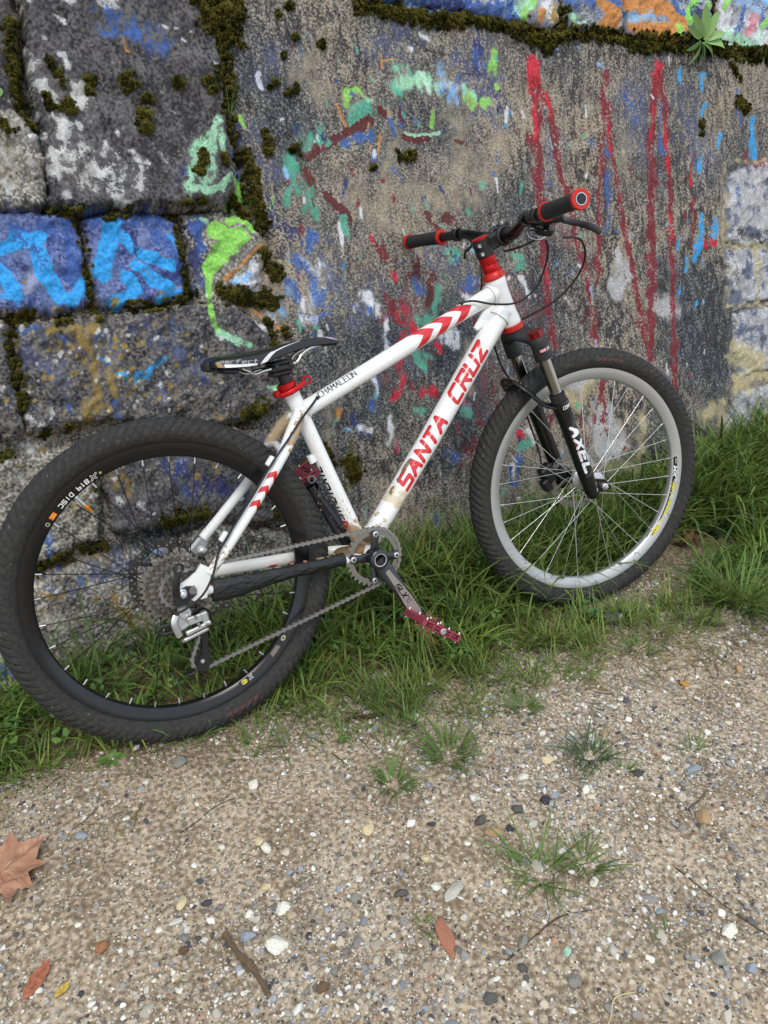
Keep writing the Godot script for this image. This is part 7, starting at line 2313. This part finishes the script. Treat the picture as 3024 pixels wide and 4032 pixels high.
		lv.sweep(curve([bp + Vector3(.040, -.028, .014 * s), bp + Vector3(.050, -.040, .030 * s), bp + Vector3(.054, -.050, .055 * s), bp + Vector3(.052, -.058, .080 * s), bp + Vector3(.054, -.067, .094 * s), bp + Vector3(.057, -.073, .101 * s)], 5), [Vector2(.0055, .0045), Vector2(.006, .004), Vector2(.0065, .0035), Vector2(.007, .0032)], 12)
		put("brake_lever", lv.mesh(), M.black_satin, c)
		var bo := MB.new()
		bo.lathe([Vector2(.0045, 0), Vector2(.0045, .003), Vector2(0, .0035)], bp + Vector3(-.004, .0155, .004), Vector3(-.2, 1, .2), 12)
		bo.lathe([Vector2(.0042, 0), Vector2(.0042, .002), Vector2(0, .0022)], bp + Vector3(.043, -.018, .016 * s), Vector3(0, 1, 0), 12)
		put("bolt", bo.mesh(), M.silver, c)
	# gear shifter under the right side of the bar
	var sh := MB.new()
	var q := Vector3(.0415, .2165, .128)
	sh.lathe([Vector2(.0118, -.006), Vector2(.0160, -.005), Vector2(.0160, .005), Vector2(.0118, .006)], q, Vector3(-.1, .1, 1), 20)
	sh.box(q + Vector3(.014, -.016, .004), Vector3(.016, .018, .012), Basis(Vector3(0, 0, 1), -.6), .003)
	sh.lathe([Vector2(0, -.010), Vector2(.017, -.010), Vector2(.0205, -.006), Vector2(.0205, .004), Vector2(.015, .010), Vector2(.006, .012), Vector2(0, .012)], q + Vector3(.026, -.034, .014), Vector3(.25, .75, .45), 20)
	put("shifter", sh.mesh(), M.black_gloss, c)
	sh = MB.new()
	sh.lathe([Vector2(0, -.018), Vector2(.014, -.018), Vector2(.019, -.013), Vector2(.0195, -.009), Vector2(.016, -.009)], q + Vector3(.026, -.034, .014), Vector3(.25, .75, .45), 20)
	sh.sweep(curve([q + Vector3(.016, -.030, -.006), q + Vector3(-.004, -.024, .000), q + Vector3(-.012, -.036, .010), q + Vector3(.004, -.048, .020), q + Vector3(.022, -.044, .024)], 4), [Vector2(.0035, .0015)], 8)
	put("shift_lever", sh.mesh(), M.silver, c)

func build_cables() -> void:
	put("gear_cable", tube(curve(path([[.872, .590, .135], [.897, .565, .11], [.905, .530, .085], [.892, .490, .065], [.850, .464, .050], [.795, .466, .040], [.752, .478, .026], [.727, .478, .017]]), 8), 0.0024, 8), M.black_hose, bike)
	put("brake_hose", tube(curve(path([[.885, .585, .18], [.955, .580, .15], [1.000, .545, .11], [1.000, .500, .075], [.965, .457, .04], [.915, .428, .0], [.880, .410, -.03], [.874, .394, -.062], [.868, .40, -.072]]), 8), 0.0024, 8), M.black_hose, bike)
	put("brake_hose", tube(curve(path([[.862, .600, -.12], [.850, .570, -.085], [.835, .540, -.060], [.818, .505, -.040], [.79, .462, -.030], [.70, .425, -.024], [.52, .352, -.023], [.36, .290, -.026], [.28, .24, -.07], [.12, .08, -.084], [.05, .03, -.082]]), 8), 0.0024, 8), M.black_hose, bike)
	put("brake_hose", tube(curve(path([[.848, .578, .015], [.862, .580, .04], [.875, .588, .08], [.880, .598, .11]]), 6), 0.0024, 8), M.black_hose, bike)
	put("gear_cable", tube(curve(path([[.350, .320, .0165], [.335, .309, .024], [.300, .287, .046], [.262, .256, .064], [.222, .220, .072], [.165, .158, .076], [.104, .091, .077], [.080, .062, .080], [.060, .024, .088], [.034, -.006, .094], [.002, -.024, .092], [-.022, -.034, .084]]), 7), 0.0025, 8), M.black_hose, bike)
	var b := MB.new()
	b.ball(P(.354, .3225, .0165), Vector3(.0050, .0042, .0042), 10); b.ball(P(.724, .4765, .0175), Vector3(.0048, .0042, .0042), 10)
	put("cable_ferrule", b.mesh(), M.black_satin, bike)

func build_saddle() -> void:
	var s := holder("seat", bike)
	var b := MB.new()
	b.lathe([Vector2(.0155, -.03), Vector2(.0155, .010), Vector2(.0136, .011), Vector2(.0136, .030), Vector2(.0145, .036)], P(.3005, .3515), Vector3(-.300, .954, 0), 24)
	put("seat_post", b.mesh(), M.black_satin, s)
	b = MB.new()
	b.lathe([Vector2(.0172, -.002), Vector2(.0205, -.001), Vector2(.0208, .014), Vector2(.0172, .0155)], P(.2990, .3470), Vector3(-.300, .954, 0), 28)
	b.box(P(.272, .341, .004), Vector3(.014, .014, .020), Basis(Vector3(0, 0, 1), .3), .003)
	b.sweep(curve(path([[.276, .338, .018], [.292, .342, .026], [.312, .350, .026], [.330, .359, .018]]), 4), [Vector2(.0055, .0025)], 10)
	b.lathe(ring_prof(.0085, .0022, 0.0).map(func(q): return q), P(.336, .362, .016), Vector3(-.35, .45, .8), 20)
	put("seat_clamp", b.mesh(), M.red_anodised, s)
	b = MB.new()
	b.box(P(.286, .394, 0), Vector3(.052, .013, .054), Basis(Vector3(0, 0, 1), .06), .004)
	b.box(P(.287, .383, 0), Vector3(.044, .012, .036), Basis(Vector3(0, 0, 1), .06), .004)
	b.box(P(.287, .4035, 0), Vector3(.046, .008, .054), Basis(Vector3(0, 0, 1), .06), .003)
	put("post_head", b.mesh(), M.black_satin, s)
	b = MB.new()
	for q in [[.272, .397], [.302, .399]]: b.lathe([Vector2(.0042, .026), Vector2(.0042, .031), Vector2(0, .0315)], P(q[0], q[1]), Vector3(0, 0, 1), 12)
	put("bolt", b.mesh(), M.black_satin, s)
	for z in [.0215, -.0215]:
		put("saddle_rail", tube(curve(path([[.196, .405, z * 1.9], [.210, .397, z * 1.7], [.226, .389, z * 1.25], [.248, .393, z], [.312, .399, z], [.330, .414, z * .95], [.352, .424, z * .75], [.378, .428, z * .5]]), 5), 0.0036, 10), M.chrome, s)
	# shell: cross sections from the tail to the nose
	var secs := [[.138, .030, .424, .012], [.143, .048, .4285, .018], [.155, .0600, .4320, .024], [.175, .0655, .4335, .028], [.200, .0660, .4335, .030], [.225, .0600, .4335, .030], [.248, .0490, .4345, .027], [.272, .0370, .4360, .024], [.300, .0285, .4390, .021], [.330, .0230, .4425, .019], [.360, .0200, .4445, .018], [.388, .0180, .4440, .018], [.405, .0150, .4415, .016], [.416, .0090, .4370, .012], [.420, .003, .4330, .008]]
	b = MB.new()
	var cols := 23
	for i in secs.size():
		var q: Array = secs[i]
		for k in cols:
			var t := float(k) / (cols - 1)
			var z := 0.0
			var y := 0.0
			if t <= 0.7:                              # upper side, left to right
				var e := (t / 0.7) * 2.0 - 1.0
				z = q[1] * sin(e * PI * 0.5)
				y = q[2] - q[3] * pow(absf(e), 3.0) - .0035 * exp(-e * e * 14.0) * smoothstep(.42, .36, q[0])
			else:                                     # under side, right to left
				var e := 1.0 - (t - 0.7) / 0.3 * 2.0
				z = q[1] * 0.94 * sin(e * PI * 0.5)
				y = q[2] - q[3] - .003 + (q[3] * 0.55) * (1.0 - e * e)
			b.vert(P(q[0], y, z), Vector3(0, 1.0 if t <= .7 else -1.0, z * 8.0).normalized(), Vector2(float(i) / (secs.size() - 1), t))
	b.grid(secs.size(), cols, 0)
	# the seam at k = 0 meets the under side
	b.flat(range(cols).map(func(k): return b.v[k]), Vector3(-1, 0, 0))
	for k in range(0, secs.size() * cols): pass
	smooth_keep(b, secs.size() * cols)
	var im := blank(512, 512, rgb(20, 20, 21))
	var wht := rgb(206, 206, 206)
	var V := func(t: float) -> float: return t * 512.0
	# white swoosh, tail piping and the printed nose
	line(im, Vector2(200, V.call(.69)), Vector2(245, V.call(.60)), 20, wht); line(im, Vector2(245, V.call(.60)), Vector2(330, V.call(.50)), 12, wht)
	line(im, Vector2(200, V.call(.01)), Vector2(245, V.call(.10)), 20, wht); line(im, Vector2(245, V.call(.10)), Vector2(330, V.call(.20)), 12, wht)
	fill_poly(im, PackedVector2Array([Vector2(380, V.call(.46)), Vector2(500, V.call(.42)), Vector2(500, V.call(.60)), Vector2(430, V.call(.58))]), rgb(176, 160, 166))
	fill_poly(im, PackedVector2Array([Vector2(420, V.call(.47)), Vector2(480, V.call(.45)), Vector2(480, V.call(.52)), Vector2(430, V.call(.53))]), rgb(168, 92, 104))
	fill_poly(im, PackedVector2Array([Vector2(78, V.call(.645)), Vector2(180, V.call(.665)), Vector2(180, V.call(.70)), Vector2(80, V.call(.69))]), wht)
	for k in 26: line(im, Vector2(rng.randf_range(84, 176), V.call(rng.randf_range(.655, .69))), Vector2(rng.randf_range(84, 176), V.call(.67)), 0.1, wht)
	write(im, "perfect", Vector2(66, V.call(.615)), Vector2(17, 4), Vector2(4, -22), 4, rgb(150, 150, 150), 0.1, 0.75)
	fill_poly(im, PackedVector2Array([Vector2(42, V.call(.60)), Vector2(62, V.call(.585)), Vector2(78, V.call(.68)), Vector2(50, V.call(.68))]), rgb(150, 124, 84))
	put("saddle", b.mesh(), decal_mat("saddle_cover", im, 0.32), s)
	b = MB.new()
	b.box(P(.140, .414, 0), Vector3(.016, .018, .052), Basis(Vector3(0, 0, 1), .1), .004)
	b.box(P(.176, .402, .012), Vector3(.030, .012, .060), Basis(Vector3(0, 0, 1), -.15), .004)
	put("saddle_base", b.mesh(), M.black_forged, s)

func smooth_keep(b: MB, upto: int) -> void:          # smooth the first vertices from their faces, leave the flat caps after them
	var keep := b.n.duplicate()
	b.smooth_normals()
	for k in range(upto, b.n.size()): b.n[k] = keep[k]

func crank_arm(s: float, to: Vector3) -> ArrayMesh:
	var b := MB.new()
	var c := P(.422, -.036, .066 * s)
	var d := (to - c)
	var pts := []
	var rad := []
	for k in 13:
		var t := k / 12.0
		pts.append(c + Vector3(d.x, d.y, 0) * t + Vector3(0, 0, s * (.004 + .012 * smoothstep(.05, .6, t))))
		rad.append(Vector2(lerpf(.0195, .0140, smoothstep(0, .8, t)) * (1.0 if k < 12 else .7), .0075 if k < 12 else .005))
	b.sweep(pts, rad, 20)
	b.lathe([Vector2(.0125, .010), Vector2(.0215, .011), Vector2(.0225, .014), Vector2(.0215, .0235), Vector2(.0180, .0265), Vector2(.0128, .0265), Vector2(.0122, .020), Vector2(.0122, .004), Vector2(0, .004)].map(func(q): return q), P(.422, -.036, .056 * s), Vector3(0, 0, s), 32)
	b.lathe([Vector2(.0145, -.009), Vector2(.0150, .008), Vector2(.012, .009), Vector2(0, .0092)], P(0, 0, 0) * 0.0 + pts[-1] - Vector3(0, 0, 0), Vector3(0, 0, s), 20)
	return b.mesh()

func build_drive() -> void:
	var dr := holder("crankset", bike)
	var tip := P(.4965, -.1885, .082)
	var far := P(.348, .117, -.082)
	var am := crank_arm(1.0, tip)
	put("crank_arm", am, M.crank_grey, dr)
	# polished plate on the arm with its lettering
	var d := (tip - P(.422, -.036, .082)).normalized()
	var side := Vector3(-d.y, d.x, 0)
	var o := P(.422, -.036, .0)
	var im := blank(512, 96, rgb(166, 158, 155))
	write(im, "SLX", Vector2(150, 76), Vector2(52, 0), Vector2(0, -54), 13, rgb(26, 24, 26), 0.25, 0.68)
	dirt(im, 74, rgb(70, 60, 62), 0.60, 0.74, 0.1, 0.8, 0.34, 0.06); dirt(im, 76, rgb(186, 150, 152), 0.70, 1.0, 0.0, 1.0, 0.3, 0.02)
	var pl := MB.new()
	for i in 9:
		var t := i / 8.0
		var l := lerpf(.032, .158, t)
		var hw := lerpf(.0055, .0125, smoothstep(0, .75, t))
		for k in 2: pl.vert(o + d * l + side * hw * (1.0 - 2.0 * k) + Vector3(0, 0, .0786 + .012 * smoothstep(.02, .100, l) + .0006), Vector3(0, 0, 1), Vector2(t, float(k)))
	pl.grid(9, 2, 0)
	var pm := decal_mat("crank_plate_print", im, 0.34)
	pm.metallic = 0.6
	put("crank_plate", pl.mesh(), pm, dr)
	put("crank_arm", crank_arm(-1.0, far), M.crank_grey, dr)
	var b := MB.new()
	for k in 16: 
		var t := rng.randf()
		var q := P(.422, -.036, -.070).lerp(far, t)
		b.ball(q + Vector3(rng.randf_range(-.014, .014), rng.randf_range(-.012, .012), .0075 + .0 * t), Vector3(rng.randf_range(.001, .005), rng.randf_range(.001, .005), .0012), 7)
	put("mud_splash", b.mesh(), M.mud, dr).set_meta("kind", "stuff")
	# four armed spider, chainring, ring bolts
	b = MB.new()
	for k in 4:
		var a := deg_to_rad(82.0 - k * 90.0)
		var dd := Vector3(cos(a), sin(a), 0)
		b.sweep([P(.422, -.036, .052) + dd * .014, P(.422, -.036, .054) + dd * .036, P(.422, -.036, .0535) + dd * .055], [Vector2(.012, .006), Vector2(.0085, .0055), Vector2(.0105, .0045)], 12)
	put("spider", b.mesh(), M.crank_grey, dr)
	b = MB.new()
	gear(32, .0640, .0500, .0475, .0500, b)
	var cr := put("chainring", b.mesh(), M.steel, dr)
	cr.position = P(.422, -.036)
	for k in 4:
		var a := deg_to_rad(82.0 - k * 90.0)
		b = MB.new()
		b.lathe([Vector2(.0068, 0), Vector2(.0068, .002), Vector2(.0055, .003), Vector2(.0032, .003), Vector2(.0028, .0005), Vector2(0, .0005)], P(.422, -.036, .0565) + Vector3(cos(a), sin(a), 0) * .052, Vector3(0, 0, 1), 16)
		put("chainring_bolt", b.mesh(), M.silver, dr)
	b = MB.new()
	b.lathe([Vector2(.0126, .0828), Vector2(.0148, .0830), Vector2(.0148, .0815)], P(.422, -.036), Vector3(0, 0, 1), 28)
	flip(b)
	put("axle_ring", b.mesh(), M.silver, dr)
	pedal(P(.4985, -.190, .143), 1.0, -37.5, dr)
	pedal(P(.350, .135, -.138), -1.0, 24.0, dr)
	build_chain(dr)
	build_derailleur()

func pedal(at: Vector3, s: float, deg: float, parent: Node3D) -> void:
	var p := holder("pedal", bike, Transform3D(Basis(Vector3(0, 0, 1), deg_to_rad(deg)), at))
	var b := MB.new()
	var hl := .052
	var hw := .045
	for e in [-1.0, 1.0]:
		b.box(Vector3(0, 0, e * (hw - .003)), Vector3(hl * 1.5, .0035, .006), Basis.IDENTITY, .001)
		b.box(Vector3(0, .0065, e * (hw - .003)), Vector3(hl * 2.0, .004, .006), Basis.IDENTITY, .001)
		b.box(Vector3(0, -.0065, e * (hw - .003)), Vector3(hl * 2.0, .004, .006), Basis.IDENTITY, .001)
		for x in [-.048, -.024, .024, .048]: b.box(Vector3(x, 0, e * (hw - .003)), Vector3(.005, .016, .006), Basis.IDENTITY, .001)
		b.box(Vector3(e * (hl - .003), 0, 0), Vector3(.006, .015, hw * 2.0 - .008), Basis.IDENTITY, .0015)
		b.box(Vector3(e * .026, 0, 0), Vector3(.006, .010, hw * 2.0 - .008), Basis.IDENTITY, .0015)
	b.lathe([Vector2(.0, -.046), Vector2(.0085, -.046), Vector2(.0105, -.03), Vector2(.0105, .03), Vector2(.0085, .0462), Vector2(0, .0462)], Vector3.ZERO, Vector3(0, 0, 1), 20)
	put("platform", b.mesh(), M.pink_pedal, p)
	for x in [-.046, -.016, .016, .046]:
		for z in [-.039, .039]:
			for y in [-1.0, 1.0]:
				var q := MB.new()
				q.lathe([Vector2(.0020, .006), Vector2(.0020, .0125), Vector2(.0012, .0135), Vector2(0, .0135)], Vector3(x, 0, z), Vector3(0, y, 0), 8)
				put("pin", q.mesh(), M.silver, p)
	var ax := MB.new()
	ax.lathe([Vector2(.0072, .0462), Vector2(.0072, .0482), Vector2(.0058, .0490), Vector2(.0036, .0490), Vector2(.0030, .0465), Vector2(0, .0465)], Vector3.ZERO, Vector3(0, 0, s), 18)
	ax.lathe([Vector2(.0065, .044), Vector2(.0065, .062), Vector2(.009, .062)], Vector3.ZERO, Vector3(0, 0, -s), 12)
	put("axle_cap", ax.mesh(), M.silver, p)

func build_chain(parent: Node3D) -> void:
	# the line of the chain: over the ring, back along the top run, round a sprocket and the two jockey wheels, forward along the bottom run
	var line_pts := []
	var cc := Vector2(.422, -.036)
	for k in 15:
		var a := deg_to_rad(lerpf(-78.0, 98.0, k / 14.0))
		line_pts.append(Vector3(cc.x + cos(a) * .0645, cc.y + sin(a) * .0645, .0487))
	for k in 11:
		var a := deg_to_rad(lerpf(97.0, 268.0, k / 10.0))
		line_pts.append(Vector3(cos(a) * .0364, sin(a) * .0364, .0445))
	for k in 6:
		var a := deg_to_rad(lerpf(110.0, -40.0, k / 5.0))
		line_pts.append(Vector3(.022 + cos(a) * .019, -.066 + sin(a) * .019, .0455))
	for k in 9:
		var a := deg_to_rad(lerpf(150.0, 286.0, k / 8.0))
		line_pts.append(Vector3(.017 + cos(a) * .020, -.155 + sin(a) * .020, .047))
	line_pts.append(line_pts[0])
	var total := 0.0
	for k in range(1, line_pts.size()): total += line_pts[k].distance_to(line_pts[k - 1])
	var links := int(total / .0127)
	links -= links % 2
	var pitch := total / links
	var pins := []
	var run := 0.0
	var want := 0.0
	for k in range(1, line_pts.size()):
		var l: float = line_pts[k].distance_to(line_pts[k - 1])
		while want < run + l and pins.size() < links:
			pins.append(line_pts[k - 1].lerp(line_pts[k], (want - run) / l)); want += pitch
		run += l
	var b := MB.new()
	for k in pins.size():
		var a: Vector3 = pins[k]
		var e: Vector3 = pins[(k + 1) % pins.size()]
		var outer := k % 2 == 0
		var t := (e - a).normalized()
		var up := Vector3(-t.y, t.x, 0)
		var mid := (a + e) * 0.5 + Vector3(0, AXLE, 0)
		var half := (e - a).length() * 0.5
		for s in [-1.0, 1.0]:
			var z: float = s * (.0031 if outer else .0021)
			var poly := PackedVector2Array()
			for j in 5: poly.append(Vector2(half + cos(-PI * .5 + PI * j / 4) * .0040, sin(-PI * .5 + PI * j / 4) * .0047))
			poly.append(Vector2(0, .0019))
			for j in 5: poly.append(Vector2(-half + cos(PI * .5 + PI * j / 4) * .0040, sin(PI * .5 + PI * j / 4) * .0047))
			poly.append(Vector2(0, -.0019))
			b.extrude(poly, mid, Basis(t, up, Vector3(0, 0, 1)), z - .0005, z + .0005)
		b.lathe([Vector2(0, -.0042), Vector2(.0018, -.0042), Vector2(.0018, -.0026), Vector2(.0036, -.0024), Vector2(.0036, .0024), Vector2(.0018, .0026), Vector2(.0018, .0042), Vector2(0, .0042)], a + Vector3(0, AXLE, 0), Vector3(0, 0, 1), 8)
	put("chain", b.mesh(), M.chain_steel, bike)

func build_derailleur() -> void:
	var d := holder("derailleur", bike)
	var b := MB.new()
	b.lathe([Vector2(0, .068), Vector2(.011, .068), Vector2(.0125, .071), Vector2(.0125, .086), Vector2(.011, .088), Vector2(.0065, .088), Vector2(.0055, .083), Vector2(0, .083)], P(-.004, -.036), Vector3(0, 0, 1), 24)
	b.extrude(outline([-.010, -.032 + AXLE, .004, -.036 + AXLE, .010, -.052 + AXLE, -.002, -.066 + AXLE, -.024, -.074 + AXLE, -.028, -.056 + AXLE, -.024, -.044 + AXLE]), Vector3.ZERO, Basis.IDENTITY, .070, .084, .002)
	put("mech_knuckle", b.mesh(), M.silver, d)
	b = MB.new()                                     # cable arm at the back
	b.sweep(curve(path([[-.022, -.036, .088], [-.028, -.046, .092], [-.027, -.060, .092], [-.022, -.078, .090]]), 4), [Vector2(.0065, .003), Vector2(.007, .003)], 10)
	put("mech_arm", b.mesh(), M.silver, d)
	b = MB.new()                                     # parallelogram links
	b.box(P(.016, -.050, .094), Vector3(.040, .016, .007), Basis(Vector3(0, 0, 1), .10), .002)
	b.box(P(.014, -.068, .097), Vector3(.052, .008, .009), Basis(Vector3(0, 0, 1), .22), .002)
	b.box(P(.006, -.082, .092), Vector3(.056, .007, .010), Basis(Vector3(0, 0, 1), .22), .002)
	b.box(P(.030, -.053, .092), Vector3(.014, .026, .014), Basis(Vector3(0, 0, 1), .10), .002)
	put("mech_link", b.mesh(), M.silver, d)
	b = MB.new()
	for q in [[.012, -.045], [.015, -.060], [.030, -.064], [-.020, -.084]]: b.lathe([Vector2(.0032, .096), Vector2(.0032, .1035), Vector2(0, .1040)], P(q[0], q[1]), Vector3(0, 0, 1), 12)
	put("bolt", b.mesh(), M.steel, d)
	b = MB.new()
	var spring := []
	for k in 40: spring.append(P(.004 + cos(k * .9) * .006, -.056 + k * .0002 + sin(k * .9) * .006, .078 + k * .0003))
	b.sweep(spring, [.0011], 6)
	put("mech_spring", b.mesh(), M.dirty_steel, d)
	b = MB.new()                                     # cable guard loop
	b.sweep(curve(path([[-.026, -.052, .088], [-.050, -.050, .088], [-.060, -.058, .088], [-.050, -.066, .088], [-.028, -.066, .088]]), 4), [Vector2(.004, .002)], 8)
	put("cable_tail", b.mesh(), M.black_satin, d)
	for z in [.0365, .0545]:
		b = MB.new()
		b.extrude(outline([.010, -.054 + AXLE, .026, -.046 + AXLE, .040, -.058 + AXLE, .042, -.084 + AXLE, .036, -.104 + AXLE, .032, -.140 + AXLE, .034, -.160 + AXLE, .026, -.176 + AXLE, .012, -.178 + AXLE, .002, -.168 + AXLE, .010, -.150 + AXLE, .020, -.140 + AXLE, .024, -.110 + AXLE, .014, -.085 + AXLE]), Vector3.ZERO, Basis.IDENTITY, z - .001, z + .001)
		put("mech_cage", b.mesh(), M.black_satin, d)
	b = MB.new()
	b.sweep(path([[.010, -.172, .0455], [-.012, -.177, .0455], [-.020, -.176, .0455]]), [Vector2(.003, .010)], 8)
	b.ball(P(.034, -.062, .062), Vector3(.016, .020, .016), 14)
	put("mech_cage", b.mesh(), M.black_satin, d)
	for q in [[.022, -.066], [.017, -.155]]:
		b = MB.new()
		gear(11, .0185, .006, .0435, .0475, b)
		var g := put("jockey_wheel", b.mesh(), M.black_forged, d)
		g.position = P(q[0], q[1])
	b = MB.new()
	b.lathe([Vector2(.0042, .0555), Vector2(.0042, .0575), Vector2(.002, .0578), Vector2(.0018, .056), Vector2(0, .056)], P(.017, -.155), Vector3(0, 0, 1), 14)
	put("bolt", b.mesh(), M.silver, d)
	# rear disc brake on the far dropout
	b = MB.new()
	b.box(P(.070, .050, -.058), Vector3(.040, .028, .030), Basis(Vector3(0, 0, 1), .7), .005)
	b.ball(P(.076, .040, -.044), Vector3(.013, .013, .010), 12)
	put("brake_caliper", b.mesh(), M.silver, bike)

func build_bicycle() -> void:
	bike_materials()
	bike = thing("bicycle", "white and red hardtail mountain bicycle leaning against the graffiti wall", "bicycle", Vector3(0, 0, 0))
	bike.rotation_degrees.x = -LEAN
	build_frame()
	build_wheel(true, Transform3D(Basis.IDENTITY, P(0, 0)))
	var sf := steer_frame(WHEEL_STEER)
	build_wheel(false, Transform3D(Basis(HEAD_AXIS.normalized(), deg_to_rad(WHEEL_STEER)), sf * Vector3(.0487, -.4570, 0)))
	build_fork()
	build_cockpit()
	build_cables()
	build_saddle()
	build_drive()
